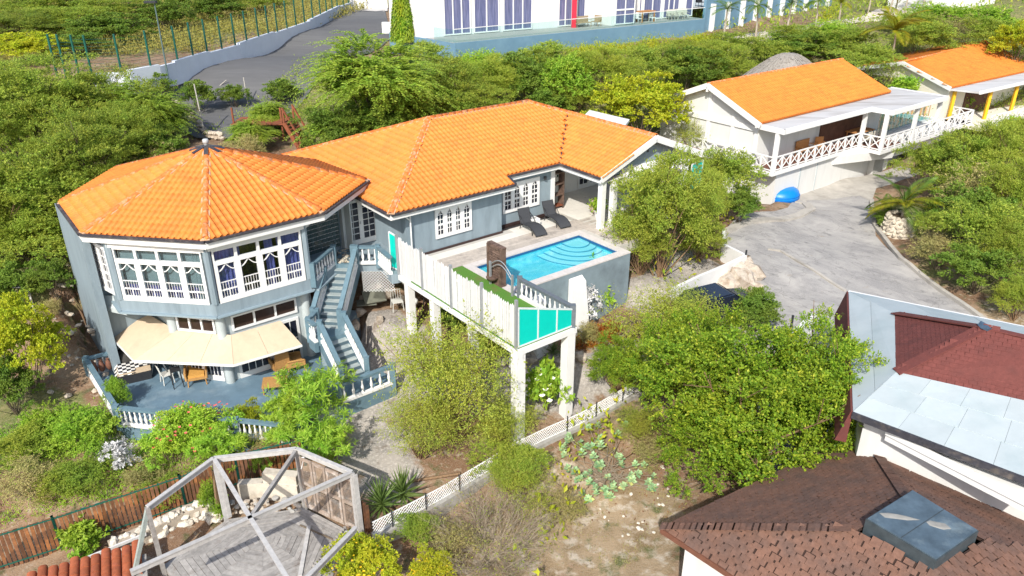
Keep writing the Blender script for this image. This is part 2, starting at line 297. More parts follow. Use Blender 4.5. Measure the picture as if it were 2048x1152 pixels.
# cut-outs under the buildings: the ground drops away under terrace, pool and houses so that nothing pokes through a floor
UU = XX * HU.x + YY * HU.y; WW = XX * HN.x + YY * HN.y
def sink(u0, u1, w0, w1, z):
    k = (UU > u0) & (UU < u1) & (WW > w0) & (WW < w1); ZZ[k] = np.minimum(ZZ[k], z)
sink(15.9, 33, 28.0, 39, -.6); sink(15.2, 26.6, 26.2, 28.8, -.5); sink(18.1, 24.5, 23.0, 26.3, -2.3); sink(42, 66, 27.2, 37, -3.2); sink(3.4, 14, 26, 38, -3.8); sink(13.2, 16, 29, 33, -1.2)
NX, NY = len(fx), len(fy); I = np.arange(NX * NY).reshape(NY, NX)
TF = np.stack([I[:-1, :-1], I[:-1, 1:], I[1:, 1:], I[1:, :-1]], -1).reshape(-1, 4)
def ground_material():
    m = bpy.data.materials.new('ground_soil'); m.use_nodes = True; t = m.node_tree; b = t.nodes['Principled BSDF']; L = t.links.new
    b.inputs['Roughness'].default_value = .95; b.inputs['Specular IOR Level'].default_value = .1
    geo = _n(t, 'ShaderNodeNewGeometry'); pos = geo.outputs['Position']
    def noise(s, d=7, r=.6):
        n = _n(t, 'ShaderNodeTexNoise'); n.inputs['Scale'].default_value = s; n.inputs['Detail'].default_value = d; n.inputs['Roughness'].default_value = r; L(pos, n.inputs['Vector']); return n.outputs['Fac']
    def ramp(v, a, b_):
        n = _n(t, 'ShaderNodeMapRange'); n.inputs['From Min'].default_value = a; n.inputs['From Max'].default_value = b_; L(v, n.inputs['Value']); return n.outputs[0]
    def mix(f, a, b_):
        n = _n(t, 'ShaderNodeMix', data_type='RGBA')
        for s, v in (('A', a), ('B', b_)):
            if isinstance(v, tuple): n.inputs[s].default_value = (*v, 1)
            else: L(v, n.inputs[s])
        if isinstance(f, float): n.inputs['Factor'].default_value = f
        else: L(f, n.inputs['Factor'])
        return n.outputs['Result']
    soil = mix(ramp(noise(.55), .42, .6), (.19, .105, .058), (.30, .20, .125))
    soil = mix(ramp(noise(3.5), .55, .68), soil, (.36, .29, .22))
    soil = mix(ramp(noise(1.6), .54, .66), soil, (.09, .085, .03))
    grav = mix(ramp(noise(.8), .4, .62), (.24, .225, .21), (.38, .345, .31))
    grav = mix(ramp(noise(9, 4, .7), .5, .66), grav, (.50, .46, .42))
    grav = mix(ramp(noise(1.9), .57, .7), grav, (.17, .135, .105))
    dry = mix(ramp(noise(.7), .42, .62), (.34, .25, .155), (.21, .145, .075))
    dry = mix(ramp(noise(2.2), .5, .64), dry, (.47, .40, .32))
    dry = mix(ramp(noise(1.2), .56, .68), dry, (.10, .11, .035))
    def zone(name):
        a = _n(t, 'ShaderNodeAttribute'); a.attribute_name = name
        ad = _n(t, 'ShaderNodeMath', operation='ADD'); L(a.outputs['Fac'], ad.inputs[0]); L(noise(1.3), ad.inputs[1]); return ramp(ad.outputs[0], .92, 1.08)
    veg_ = mix(ramp(noise(.9), .4, .6), (.17, .165, .05), (.115, .14, .035)); veg_ = mix(ramp(noise(4), .5, .66), veg_, (.26, .23, .10))
    soil = mix(zone('green'), soil, veg_); c = mix(zone('gravel'), soil, grav); c = mix(zone('dry'), c, dry)
    c = mix(ramp(noise(28, 5, .75), .45, .75), c, mix(.45, c, (.52, .46, .38)))
    L(c, b.inputs['Base Color'])
    bp = _n(t, 'ShaderNodeBump'); bp.inputs['Strength'].default_value = .7; bp.inputs['Distance'].default_value = .06; L(noise(11, 8, .7), bp.inputs['Height']); L(bp.outputs[0], b.inputs['Normal'])
    return m
gm = np_mesh('ground', np.stack([XX, YY, ZZ], -1).reshape(-1, 3), TF, ground_material(), True)
def zone_attr(name, blobs):
    v = np.zeros(XX.shape)
    for p, r in blobs: v = np.maximum(v, np.clip(1.25 - np.hypot(XX - p.x, YY - p.y) / r, 0, 1))
    a = gm.attributes.new(name, 'FLOAT', 'POINT'); a.data.foreach_set('value', v.ravel().astype(np.float32))
zone_attr('gravel', [(P(770, 720, -3.4), 3.0), (P(740, 800, -3.8), 2.2), (P(750, 900, -4.2), 2.0), (P(780, 960, -4.3), 1.6), (P(860, 760, -3.6), 2.5), (P(1000, 790, -3.9), 2.5), (P(1120, 780, -3.9), 2.4), (P(1240, 740, -3.6), 2.2), (P(1380, 540, -2.1), 2.8), (P(1310, 570, -2), 2), (P(1500, 690, -3.1), 2.5), (P(760, 640, -2.4), 1.6), (P(230, 900, -4.4), 1.2), (P(420, 240, 1.6), 3), (H(10, 40), 3)])
zone_attr('dry', [(P(1150, 1050, -4.9), 3.0), (P(1230, 1100, -5), 2.6), (P(1100, 970, -4.7), 1.6), (P(1020, 1120, -5), 2.2), (P(1300, 1010, -4.8), 1.5), (P(1930, 540, -2.9), 1.6), (P(1850, 480, -2.9), 1.2), (P(2020, 630, -3.1), 2.0)])
zone_attr('green', [(Vector((x, y, 0)), r) for x, y, r in ((-45, 85, 26), (-70, 110, 40), (-32, 44, 12), (-26, 36, 8), (10, 62, 14), (28, 70, 16), (45, 78, 16), (60, 62, 14), (38, 33, 9), (48, 28, 7), (58, 30, 8), (0, 52, 8), (-12, 54, 7), (60, 110, 40), (0, 150, 60), (100, 150, 60))] + [(P(1900, 430, -2.4), 5), (P(1980, 520, -2.6), 5), (P(60, 880, -4.5), 3)])
go = bpy.data.objects.new('ground', gm); C.objects.link(go); go['kind'] = 'structure'
# ------------------------------------------------------------------ sheets that lie on the ground: driveways
def sheet(name, poly, m, lift=.03, step=.5, hf=None, thick=None):
    """a road surface: grid clipped to a polygon, following the ground"""
    import bmesh
    bm = bmesh.new(); vs_ = [bm.verts.new((p[0], p[1], 0)) for p in poly]; bm.faces.new(vs_)
    x0, x1 = min(p[0] for p in poly), max(p[0] for p in poly); y0, y1 = min(p[1] for p in poly), max(p[1] for p in poly)
    for k in np.arange(x0, x1, step): bmesh.ops.bisect_plane(bm, geom=bm.verts[:] + bm.edges[:] + bm.faces[:], plane_co=(k, 0, 0), plane_no=(1, 0, 0))
    for k in np.arange(y0, y1, step): bmesh.ops.bisect_plane(bm, geom=bm.verts[:] + bm.edges[:] + bm.faces[:], plane_co=(0, k, 0), plane_no=(0, 1, 0))
    co = np.array([v.co[:] for v in bm.verts]); zz = hgt(co[:, 0], co[:, 1]) if hf is None else hf(co[:, 0], co[:, 1])
    for v, z in zip(bm.verts, zz): v.co.z = z + lift
    me = bpy.data.meshes.new(name); bm.to_mesh(me); bm.free(); me.materials.append(m)
    for p in me.polygons: p.use_smooth = True
    if me.polygons and me.polygons[0].normal.z < 0: me.flip_normals()
    o = bpy.data.objects.new(name, me); C.objects.link(o); o['kind'] = 'structure'; return o
def drive_material():
    m = bpy.data.materials.new('worn_concrete_drive'); m.use_nodes = True; t = m.node_tree; b = t.nodes['Principled BSDF']; L = t.links.new; b.inputs['Roughness'].default_value = .92; b.inputs['Specular IOR Level'].default_value = .15
    geo = _n(t, 'ShaderNodeNewGeometry')
    def vec(sx, sy, rot):
        mp = _n(t, 'ShaderNodeMapping'); mp.inputs['Rotation'].default_value = (0, 0, rot); mp.inputs['Scale'].default_value = (sx, sy, 1); mp.vector_type = 'POINT'
        mr = _n(t, 'ShaderNodeMapping'); mr.inputs['Rotation'].default_value = (0, 0, rot); L(geo.outputs['Position'], mr.inputs['Vector']); mp.inputs['Rotation'].default_value = (0, 0, 0); L(mr.outputs[0], mp.inputs['Vector']); return mp.outputs[0]
    def noise(v, s, d=8, r=.65): n = _n(t, 'ShaderNodeTexNoise'); n.inputs['Scale'].default_value = s; n.inputs['Detail'].default_value = d; n.inputs['Roughness'].default_value = r; n.inputs['Distortion'].default_value = .4; L(v, n.inputs['Vector']); return n.outputs['Fac']
    def ramp(v, a, c): n = _n(t, 'ShaderNodeMapRange'); n.inputs['From Min'].default_value = a; n.inputs['From Max'].default_value = c; L(v, n.inputs['Value']); return n.outputs[0]
    def mix(f, a, c):
        n = _n(t, 'ShaderNodeMix', data_type='RGBA'); L(f, n.inputs['Factor'])
        for s, v in (('A', a), ('B', c)):
            if isinstance(v, tuple): n.inputs[s].default_value = (*v, 1)
            else: L(v, n.inputs[s])
        return n.outputs['Result']
    st = vec(.55, 1.0, R(38)); pl = vec(1, 1, 0)
    c = mix(ramp(noise(st, .9), .36, .62), (.25, .243, .24), (.385, .37, .35)); c = mix(ramp(noise(st, 2.6), .54, .68), c, (.175, .17, .17)); c = mix(ramp(noise(pl, .55), .56, .72), c, (.42, .405, .38)); c = mix(ramp(noise(pl, 1.4), .63, .72), c, (.27, .225, .175)); c = mix(ramp(noise(pl, 30, 4, .8), .45, .8), c, (.46, .44, .42))
    vo = _n(t, 'ShaderNodeTexVoronoi', feature='DISTANCE_TO_EDGE'); vo.inputs['Scale'].default_value = .33; ds = _n(t, 'ShaderNodeTexNoise'); ds.inputs['Scale'].default_value = 1.6; ds.inputs['Detail'].default_value = 6; L(pl, ds.inputs['Vector']); ad = _n(t, 'ShaderNodeVectorMath', operation='ADD'); L(pl, ad.inputs[0]); L(ds.outputs['Color'], ad.inputs[1]); L(ad.outputs[0], vo.inputs['Vector']); c = mix(ramp(vo.outputs['Distance'], .0, .007), (.24, .23, .22), c)
    L(c, b.inputs['Base Color']); bp = _n(t, 'ShaderNodeBump'); bp.inputs['Strength'].default_value = .35; bp.inputs['Distance'].default_value = .03; L(noise(pl, 18), bp.inputs['Height']); L(bp.outputs[0], b.inputs['Normal']); return m
DRIVE = drive_material()
DRIVE2 = mat('pale_concrete_apron', (.41, .385, .345), .9, .14, 2, col2=(.29, .27, .24), stain=(.48, .68), stain_scale=.6, bump=.2, bscale=20)
ASPH = mat('asphalt', (.115, .115, .118), .9, .12, 2, col2=(.15, .15, .148), stain=(.45, .65), stain_scale=.12, stretch=(.2, 1, 1))
dpoly = [P(x, y, -2.8) for x, y in ((1428, 492), (1480, 440), (1545, 432), (1575, 420), (1590, 394), (1720, 382), (1748, 396), (1752, 470), (1800, 520), (1990, 640), (2060, 700), (2060, 900), (1560, 900), (1500, 760), (1560, 680), (1510, 600), (1500, 520))]
sheet('driveway', [(p.x, p.y) for p in dpoly], DRIVE, .05)
apoly = [P(x, y, -2.95) for x, y in ((1590, 406), (1600, 380), (1800, 335), (1850, 345), (1752, 380), (1742, 407), (1720, 393))]
sheet('driveway_apron', [(p.x, p.y) for p in apoly], DRIVE2, .06)
rpoly = [P(x, y, 3.7) for x, y in ((300, 190), (345, 152), (480, 112), (620, 62), (705, 22), (770, 22), (780, 66), (700, 110), (560, 180), (440, 215))]
sheet('upper_road', [(p.x, p.y) for p in rpoly], ASPH, .1, 1.5)
lot = [P(x, y, 3.9) for x, y in ((690, 22), (775, 22), (775, 2), (700, 2))]
sheet('white_forecourt', [(p.x, p.y) for p in lot], mat('white_gravel', (.6, .57, .53), .95, .12, 5), .12, 2)
# kerb lines across the driveway
def kerb(name, pts, z, wd, hh, m=CONC):
    mb = MB(); q = [P(x, y, z) for x, y in pts]
    for a, b in zip(q[:-1], q[1:]):
        n = max(1, int((b - a).length / .8))
        for i in range(n):
            s = a.lerp(b, i / n); e = a.lerp(b, (i + 1) / n); s.z = gz(s.x, s.y) + hh / 2; e.z = gz(e.x, e.y) + hh / 2; mb.beam(s, e, wd, hh)
    return struct(name, mb, m)
kerb('driveway_kerb', ((1742, 405), (1748, 450), (1800, 520), (1900, 585), (2000, 650)), -2.85, .22, .22, DRIVE2)
kerb('driveway_edge_strip', ((1450, 474), (1500, 455), (1560, 445), (1600, 432), (1622, 418), (1612, 404), (1590, 400)), -2.75, .55, .16, DRIVE2)
kerb('driveway_joint', ((1535, 508), (1560, 512), (1610, 538), (1690, 580)), -2.8, .16, .13, DRIVE2)
# ------------------------------------------------------------------ tiled roofs
def tile_arrays(w_=.25, l=.42, hgt_=.08, n=8):
    xs = np.linspace(-w_ / 2, w_ / 2, n + 1); V = []
    prof = np.where(np.abs(xs) < w_ * .30, hgt_ * np.cos(xs / (w_ * .30) * math.pi / 2), -.012 * np.sin((np.abs(xs) - w_ * .3) / (w_ * .2) * math.pi))
    for x, z in zip(xs, prof): V.append((x, 0, z + .024))
    for x, z in zip(xs, prof): V.append((x, l, z + .004))
    for x, z in zip(xs, prof): V.append((x, 0, z - .012))
    F = [(i, i + 1, n + 2 + i, n + 1 + i) for i in range(n)] + [(2 * n + 2 + i, 2 * n + 3 + i, i + 1, i) for i in range(n)]
    return np.array(V), np.array(F)
TV, TFc = tile_arrays(); TVs, TFs = tile_arrays(n=4)
def inside(poly, x, y):
    c = np.zeros(x.shape, bool); n = len(poly)
    for i in range(n):
        x1, y1 = poly[i]; x2, y2 = poly[(i + 1) % n]
        k = ((y1 > y) != (y2 > y)) & (x < (x2 - x1) * (y - y1) / (y2 - y1 + 1e-12) + x1); c ^= k
    return c
def face_axes(pl):
    a = (pl[1] - pl[0]).normalized(); n = Vector((0, 0, 0))
    for i in range(1, len(pl) - 1): n += (pl[i] - pl[0]).cross(pl[i + 1] - pl[0])
    n.normalize()
    if n.z < 0: n = -n
    s = n.cross(a)
    if s.z < 0: a = -a; s = -s
    return a, s, n
def grid_pieces(pl, wd, rowh, stagger=0.0, jitter=0.0, keep=(.5, .45)):
    a, s, n = face_axes(pl); o = pl[0]; q = [((p - o).dot(a), (p - o).dot(s)) for p in pl]
    x0, x1 = min(k[0] for k in q), max(k[0] for k in q); y1 = max(k[1] for k in q)
    out = []
    for j in range(int(y1 / rowh) + 1):
        off = stagger * wd * (j % 2)
        xs = np.arange(x0 + wd / 2 - off, x1 + wd, wd); ys = np.full(xs.shape, j * rowh)
        k = inside(q, xs, ys + rowh * keep[1])
        for x in xs[k]:
            M = Matrix.Identity(4); c = o + a * (x + random.uniform(-jitter, jitter)) + s * (j * rowh + random.uniform(-jitter, jitter))
            for i in range(3): M[i][0] = a[i]; M[i][1] = s[i]; M[i][2] = n[i]; M[i][3] = c[i]
            out.append(M)
    return out
def merge(V, F, Ms):
    A = np.array([[list(r) for r in M] for M in Ms]); vv = np.einsum('mij,vj->mvi', A[:, :3, :3], V) + A[:, None, :3, 3]
    ff = (F[None] + (np.arange(len(Ms)) * len(V))[:, None, None]).reshape(-1, F.shape[1]); return vv.reshape(-1, 3), ff
CAMP = Vector((0, 0, CAMZ))
def seen(M): 
    p = M.translation; q = (CAMP - p); return q.dot(Vector((M[0][2], M[1][2], M[2][2]))) > 0
def in_view(p):
    d = depth(p)
    if d < 1: return False
    x = 1024 + FPX * p.x / d; up = p.y * math.sin(PITCH) + (p.z - CAMZ) * math.cos(PITCH); y = 576 - FPX * up / d
    return -20 < x < 2068 and -20 < y < 1172
def lay(parent, nm, V, F, Ms, m, limit=300, stuffname=None, smooth=True):
    """the pieces that show largest are objects, the rest one joined part"""
    vis = sorted([M for M in Ms if seen(M) and in_view(M.translation)], key=lambda M: depth(M.translation)); ids = set(id(M) for M in vis[:limit])
    if limit:
        me = np_mesh(nm, V, F, m, smooth)
        for M in vis[:limit]: inst(parent, nm, me, M)
    rest = [M for M in Ms if id(M) not in ids]
    if rest:
        vv, ff = merge(V, F, rest); Mi = np.array([list(r) for r in wm(parent).inverted()]); vv = vv @ Mi[:3, :3].T + Mi[:3, 3]
        o = bpy.data.objects.new(stuffname or nm + 's', np_mesh(nm + 's', vv, ff, m, smooth)); C.objects.link(o); o.parent = parent; o['kind'] = 'stuff'; WMX[o.name] = wm(parent).copy()
def ridge_run(parent, p, q, m=RIDGE, r=.12, mort=True, nm='ridge_tile', ln=.40):
    p = Vector(p); q = Vector(q); d = (q - p); n = max(1, int(d.length / ln)); d.normalize()
    x = d.cross(UP).normalized(); z = x.cross(d).normalized()
    key = nm + m.name
    if key not in RM:
        V = []; F = []
        for j, (yy, rr) in enumerate(((0, r), (.43, r * .86), (0, r - .03))):
            for i in range(7): t = math.pi * i / 6; V.append((rr * math.cos(t), yy, rr * math.sin(t) * .85))
        for i in range(6): F += [(i, i + 1, 8 + i, 7 + i), (14 + i, 15 + i, i + 1, i)]
        RM[key] = np_mesh(nm, V, F, m, True)
    for i in range(n):
        M = Matrix.Identity(4); c = p + d * (i * (q - p).length / n) + Vector((0, 0, .02))
        for k in range(3): M[k][0] = x[k]; M[k][1] = d[k]; M[k][2] = z[k]; M[k][3] = c[k]
        inst(parent, nm, RM[key], M)
    if mort: return (p, q)
RM = {}
def roof_body(house, polys, name='roof', m=TILEU, drop=.02):
    mb = MB()
    for pl in polys:
        a, s, n = face_axes(pl); o = [p - n * drop for p in pl]; b = [p - n * (drop + .08) for p in pl]; k = len(pl)
        mb.add(o + b, [tuple(range(k)), tuple(range(2 * k - 1, k - 1, -1))] + [(i, (i + 1) % k, k + (i + 1) % k, k + i) for i in range(k)])
    return part(house, name, mb, m)
def trims(house, pts, gut=True, fh=.24, out=.0, closed=False):
    f = MB(); gt = MB()
    for p, q in zip(pts[:-1], pts[1:]):
        p = Vector(p); q = Vector(q)
        f.beam(p - UP * (fh / 2 + .06), q - UP * (fh / 2 + .06), .05, fh)
        if gut: d = (q - p).normalized(); o = d.cross(UP) * .06; gt.beam(p + o - UP * .055, q + o - UP * .055, .13, .09)
    part(house, 'fascia', f, WHITE)
    if gut: part(house, 'gutter', gt, GUTTER)
# ------------------------------------------------------------------ openings
def fr(O, a, n): return frame(Vector(O), a, n)
def fb(mb, F, a0, a1, n0, n1, z0, z1): return mb.box(((a0 + a1) / 2, (n0 + n1) / 2, (z0 + z1) / 2), (a1 - a0, n1 - n0, z1 - z0), F)
def arched_window(house, F, w_, h, n=4, arch=True, name='window', rows=5):
    """white frame with n tall lights, each crossed by bars, with a pointed top"""
    mb = MB(); b = .12; lw = (w_ - b) / n
    fb(mb, F, 0, w_, -.02, .05, 0, .16); fb(mb, F, 0, w_, -.02, .05, h - .13, h)
    o = None; bars = MB(); panes = []
    for i in range(n + 1):
        x = i * lw; fb(mb, F, x, x + (b if i in (0, n) else b * 1.6) , -.02, .05, .16, h - .13) if i in (0, n) else fb(mb, F, x - .05, x + b + .05, -.02, .05, .16, h - .13)
    for i in range(n):
        x0 = i * lw + b + (.05 if i else 0); x1 = (i + 1) * lw - (.05 if i < n - 1 else 0)
        xm = (x0 + x1) / 2; pz = MB(); fb(pz, F, x0 - .02, x1 + .02, -.03, -.012, .14, h - .11); panes.append(pz)
        fb(bars, F, xm - .012, xm + .012, -.012, .02, .16, h - .13)
        for k in range(1, rows): z = .16 + (h - .29) * (k / rows); t = .045 if k == 2 else .012; fb(bars, F, x0, x1, -.012, .022, z - t, z + t)
        if arch:
            for s, xe in ((-1, x0), (1, x1)):
                zt = h - .13
                mb.hexa([F @ Vector(v) for v in ((xe, -.015, zt - .26), (xe, -.015, zt), (xm, -.015, zt), (xm, -.015, zt), (xe, .045, zt - .26), (xe, .045, zt), (xm, .045, zt), (xm, .045, zt))])
    o = part(house, name, mb, WHITE2); part(o, 'glazing_bars', bars, WHITE2)
    for pz in panes: part(o, 'pane', pz, DARKGL)
    return o
def french_door(house, F, w_, h, leaves=2, cols=2, rows=5, top=0.0, name='door', panem=None):
    mb = MB(); bars = MB(); lw = w_ / leaves; o = None; ps = []
    for i in range(leaves):
        x = i * lw
        fb(mb, F, x, x + .11, -.03, .03, 0, h); fb(mb, F, x + lw - .11, x + lw, -.03, .03, 0, h)
        fb(mb, F, x + .11, x + lw - .11, -.03, .03, 0, .24); fb(mb, F, x + .11, x + lw - .11, -.03, .03, h - .12, h)
        pz = MB(); fb(pz, F, x + .1, x + lw - .1, -.02, -.008, .22, h - .1); ps.append(pz)
        for k in range(1, cols): xx = x + .11 + (lw - .22) * k / cols; fb(bars, F, xx - .016, xx + .016, -.008, .02, .24, h - .12)
        for k in range(1, rows): z = .24 + (h - .36) * k / rows; fb(bars, F, x + .11, x + lw - .11, -.008, .018, z - .016, z + .016)
    o = part(house, name, mb, WHITE2); part(o, 'glazing_bars', bars, WHITE2)
    for pz in ps: part(o, 'pane', pz, panem or DARKGL)
    hd = MB(); xx = lw - .05; fb(hd, F, xx - .012, xx + .012, .03, .07, h * .45, h * .45 + .14); part(o, 'handle', hd, ALU)
    return o
def curtain(mb, F, a0, a1, n, z0, z1, amp=.035, wl=.16):
    k = max(4, int((a1 - a0) / wl * 6)); xs = [a0 + (a1 - a0) * i / k for i in range(k + 1)]
    p = [(x, n + amp * math.sin(x / wl * 6.283 + .6 * math.sin(x * 5))) for x in xs]
    mb.add([F @ Vector((x, y, z0)) for x, y in p] + [F @ Vector((x, y, z1)) for x, y in p], [(i, i + 1, k + 2 + i, k + 1 + i) for i in range(k)], True)
# ------------------------------------------------------------------ balusters and rails
BAL = [(.055, 0), (.055, .05), (.035, .08), (.04, .12), (.068, .22), (.062, .30), (.036, .43), (.03, .52), (.045, .57), (.03, .60), (.052, .65), (.052, .70)]
def bal_mesh(h=.7, r=1.0, m=None):
    k = ('bal', round(h, 2), r)
    if k not in RM:
        mb = MB(); mb.lathe([(a * r, z * h / .7) for a, z in BAL], 9); RM[k] = mb.mesh('baluster', m or WHITE2)
    return RM[k]
def balustrade(root, p, q, h=.85, n=None, post=(True, True), rail=GREYD, bh=None, base=.12, pw=.22, gap=.19):
    """rail, base and turned balusters from p to q (floor points)"""
    p = Vector(p); q = Vector(q); d = q - p; dh = Vector((d.x, d.y, 0)); L_ = dh.length
    mb = MB(); mb.beam(p + UP * (h - .05), q + UP * (h - .05), .2, .1)
    part(root, 'handrail', mb, rail)
    b = MB(); b.beam(p + UP * (base / 2), q + UP * (base / 2), .16, base); part(root, 'base_rail', b, WHITE)
    n = n or max(2, int(L_ / gap)); bhh = h - .1 - base; me = bal_mesh(bhh, .95)
    for i in range(n):
        c = p.lerp(q, (i + .5) / n); M = Matrix.Translation(c + UP * base); inst(root, 'baluster', me, M)
    for k, e in zip(post, (p, q)):
        if k: pb = MB(); pb.box(e + UP * ((h + .06) / 2 - .1), (pw, pw, h + .26)); part(root, 'post', pb, rail)
# ================================================================== the long house
house = thing('main_house', 'long blue-grey bungalow with hipped orange tile roof and white arched windows beside the pool', 'house', H(22, 30, 0), TH)
KS = .388
def zmain(w_): return 2.55 + KS * (w_ - 27.85)
def zwing(u): return 2.78 + KS * (u - 25.4)
E0 = H(15.2, 27.85, 2.55); S1 = H(22.0, 27.85, 2.55); S2 = H(22.0, 28.5, zmain(28.5)); IN = H(25.4, 28.5, zmain(28.5)); VT = H(29.1, 32.12, zwing(29.1)); R2 = H(27.4, 33.6, 4.79); R1 = H(20.9, 33.6, 4.79)
BL = H(15.2, 39.35, 2.55); BR = H(32.9, 39.35, 2.55); WR = H(32.8, 25.5, 2.78); WRb = H(32.8, 39.2, 2.78); WL = H(25.4, 25.5, 2.78); WA = H(29.1, 25.5, zwing(29.1))
faces = [[E0, S1, S2, IN, VT, R2, R1], [BL, E0, R1], [WL, IN, VT, WA][::1], [WR, WRb, R2, VT, WA], [BR, BL, R1, R2]]
faces[2] = [IN, WL, WA, VT]
roof = roof_body(house, faces)
TL = []
for f in faces[:4]: TL += grid_pieces(f, .25, .36)
lay(roof, 'roof_tile', TV, TFc, TL, TILE, 300, 'roof_tile_field')
mm = MB()
for p, q in ((E0, R1), (R2, R1), (VT, R2), (WA, VT), (BL, R1), (BR, R2)):
    ridge_run(roof, p, q); mm.beam(p - UP * .02, q - UP * .02, .34, .07)
part(roof, 'mortar_bed', mm, MORTAR)
vb = MB(); vb.beam(IN + UP * .02, VT + UP * .02, .07, .05); part(roof, 'valley_gutter', vb, GUTTER)
trims(house, [E0, S1]); trims(house, [S1 + HN * .02, S2]); trims(house, [S2, IN]); trims(house, [IN, WL]); trims(house, [BL, E0]); trims(house, [WR, WRb])
rk = MB()
for p, q in ((WL, WA), (WA, WR)): rk.beam(p - UP * .12 - HN * .03, q - UP * .12 - HN * .03, .06, .34)
part(house, 'rake_board', rk, WHITE)
sf = MB()
sf.hb(15.3, 22, 27.9, 28.7, 2.26, 2.3); sf.hb(22.0, 25.4, 28.5, 29.2, 2.5, 2.54); sf.hb(15.3, 16.4, 28.7, 38, 2.26, 2.3); sf.hb(25.45, 32.7, 25.6, 31.2, 2.42, 2.46)
part(house, 'soffit', sf, WHITE)
wl = MB()
wl.hb(16.2, 21.56, 28.36, 28.6, -.5, 2.28); wl.hb(16.2, 16.45, 28.6, 31.3, -.5, 2.5); wl.hb(21.4, 21.56, 28.6, 29.0, -.3, 2.5); wl.hb(21.56, 25.35, 28.95, 29.2, -.3, 2.52)
wl.hb(16.45, 25.2, 29.25, 38.2, -.6, 2.5); wl.hb(25.2, 32.3, 31.3, 38.2, -.6, 2.5)
wl.hb(16.45, 21.3, 31, 36, 2.5, 2.8)
part(house, 'wall', wl, GREYW)
gw = MB(); gw.prism([(0, 0), (1, 0), (1, 1)], 0, 1); gw = MB()
gw.add([H(25.9, 26.0, 2.5), H(32.3, 26.0, 2.5), H(32.3, 26.0, 2.75), H(29.1, 26.0, 3.95), H(25.9, 26.0, 2.75), H(25.9, 26.2, 2.5), H(32.3, 26.2, 2.5), H(32.3, 26.2, 2.75), H(29.1, 26.2, 3.95), H(25.9, 26.2, 2.75)],
       [(0, 1, 2, 3, 4), (9, 8, 7, 6, 5), (0, 5, 6, 1), (1, 6, 7, 2), (2, 7, 8, 3), (3, 8, 9, 4), (4, 9, 5, 0)])
part(house, 'gable_wall', gw, GREYW)
vt = MB(); Fg = fr(H(29.1, 26.0, 3.35), HU, -HN); fb(vt, Fg, -.06, .06, 0, .02, -.06, .06); part(house, 'gable_vent', vt, GUTTER)
pw = MB(); pw.hb(25.4, 32.3, 31.0, 31.28, 0, 2.45); pw.hb(32.0, 32.3, 26.2, 31.0, 0, .5); part(house, 'porch_wall', pw, WHITE)
sk = MB(); sk.hb(16.2, 21.58, 28.3, 28.34, 0, .1); sk.hb(21.6, 25.35, 28.88, 28.93, 0, .12); sk.hb(21.57, 21.62, 28.36, 28.9, 0, .12); part(house, 'skirting', sk, mat('dark_skirting', (.05, .03, .028), .4, .1))
st = MB(); st.hb(21.62, 25.2, 28.5, 28.86, 0, .012); part(house, 'black_tile_strip', st, mat('polished_black_tile', (.03, .022, .02), .12, .2, 6))
cb = MB(); cb.hb(25.2, 25.45, 28.9, 29.15, 0, 2.45)
part(house, 'corner_post', cb, WHITE)
for u_, w_ in ((25.75, 25.75), (26.55, 25.75), (29.3, 25.75), (31.6, 25.75), (32.15, 26.0)):
    cb = MB(); cb.hb(u_ - .14, u_ + .14, w_ - .14, w_ + .14, -.3, 2.45); part(house, 'porch_column', cb, WHITE)
cn = MB(); cn.hexa([H(27.0, 25.5, 2.05), H(31.3, 25.5, 2.05), H(31.3, 26.0, 2.05), H(27.0, 26.0, 2.05), H(27.0, 25.45, 2.15), H(31.3, 25.45, 2.15), H(31.0, 26.0, 2.75), H(27.3, 26.0, 2.75)]); part(house, 'white_canopy', cn, WHITE)
def frontF(px, py, z=0.0, w_=28.36): p = P(px, py, z); u_, _ = UW(p); return u_
F1 = fr(H(17.72, 28.33, .62), HU, -HN); arched_window(house, F1, 2.02, 1.5)
F2 = fr(H(22.05, 28.92, .70), HU, -HN); arched_window(house, F2, 2.35, 1.5)
F3 = fr(H(26.7, 30.97, .9), HU, -HN); arched_window(house, F3, 1.1, 1.1, 2, False)
F4 = fr(H(29.0, 30.97, .05), HU, -HN); french_door(house, F4, 1.7, 2.1, 2, 2, 5)
# the link wall with its pair of doors towards the stairs, and the glass block wall
lk = MB(); lk.hb(12.9, 14.75, 31.55, 31.75, -.3, 3.0); lk.hb(14.55, 16.4, 31.4, 31.6, -.3, .02); lk.hb(14.55, 16.4, 31.4, 31.6, 2.25, 3.0); lk.hb(14.5, 14.66, 31.2, 31.6, -.2, 2.9); lk.hb(16.3, 16.46, 31.2, 31.5, 0, 2.9); lk.hb(14.62, 14.68, 30.6, 31.4, 0, 2.4)
part(house, 'link_wall', lk, PALEW)
FD = fr(H(14.68, 31.32, .02), HU, -HN); dr = french_door(house, FD, 1.62, 2.2, 2, 2, 6, name='entrance_door')
rp = MB(); rp.add([H(14.9, 31.0, 2.55), H(16.2, 31.0, 2.55), H(15.6, 31.0, 2.95)], [(0, 1, 2)]); rp.add([H(14.9, 31.05, 2.5), H(16.2, 31.05, 2.5), H(15.6, 31.05, 3.0)], [(0, 1, 2)])
part(house, 'red_gable_panel', rp, mat('faded_red_paint', (.42, .05, .05), .7, .2))
gbm = mat('glass_block', (.055, .085, .085), .12, .25, 5, spec=.6)
gbk = MB(); gbf = MB(); Fb = fr(H(12.6, 31.1, .15), H(1, .12) , -HN); k = 0
fb(gbf, Fb, 0, 1.75, -.09, -.02, 0, 2.45); gb = part(house, 'glass_block_wall', gbf, WHITE)
mbk = MB(); mbk.box((0, 0, 0), (.165, .06, .165)); gme = mbk.mesh('glass_block', gbm)
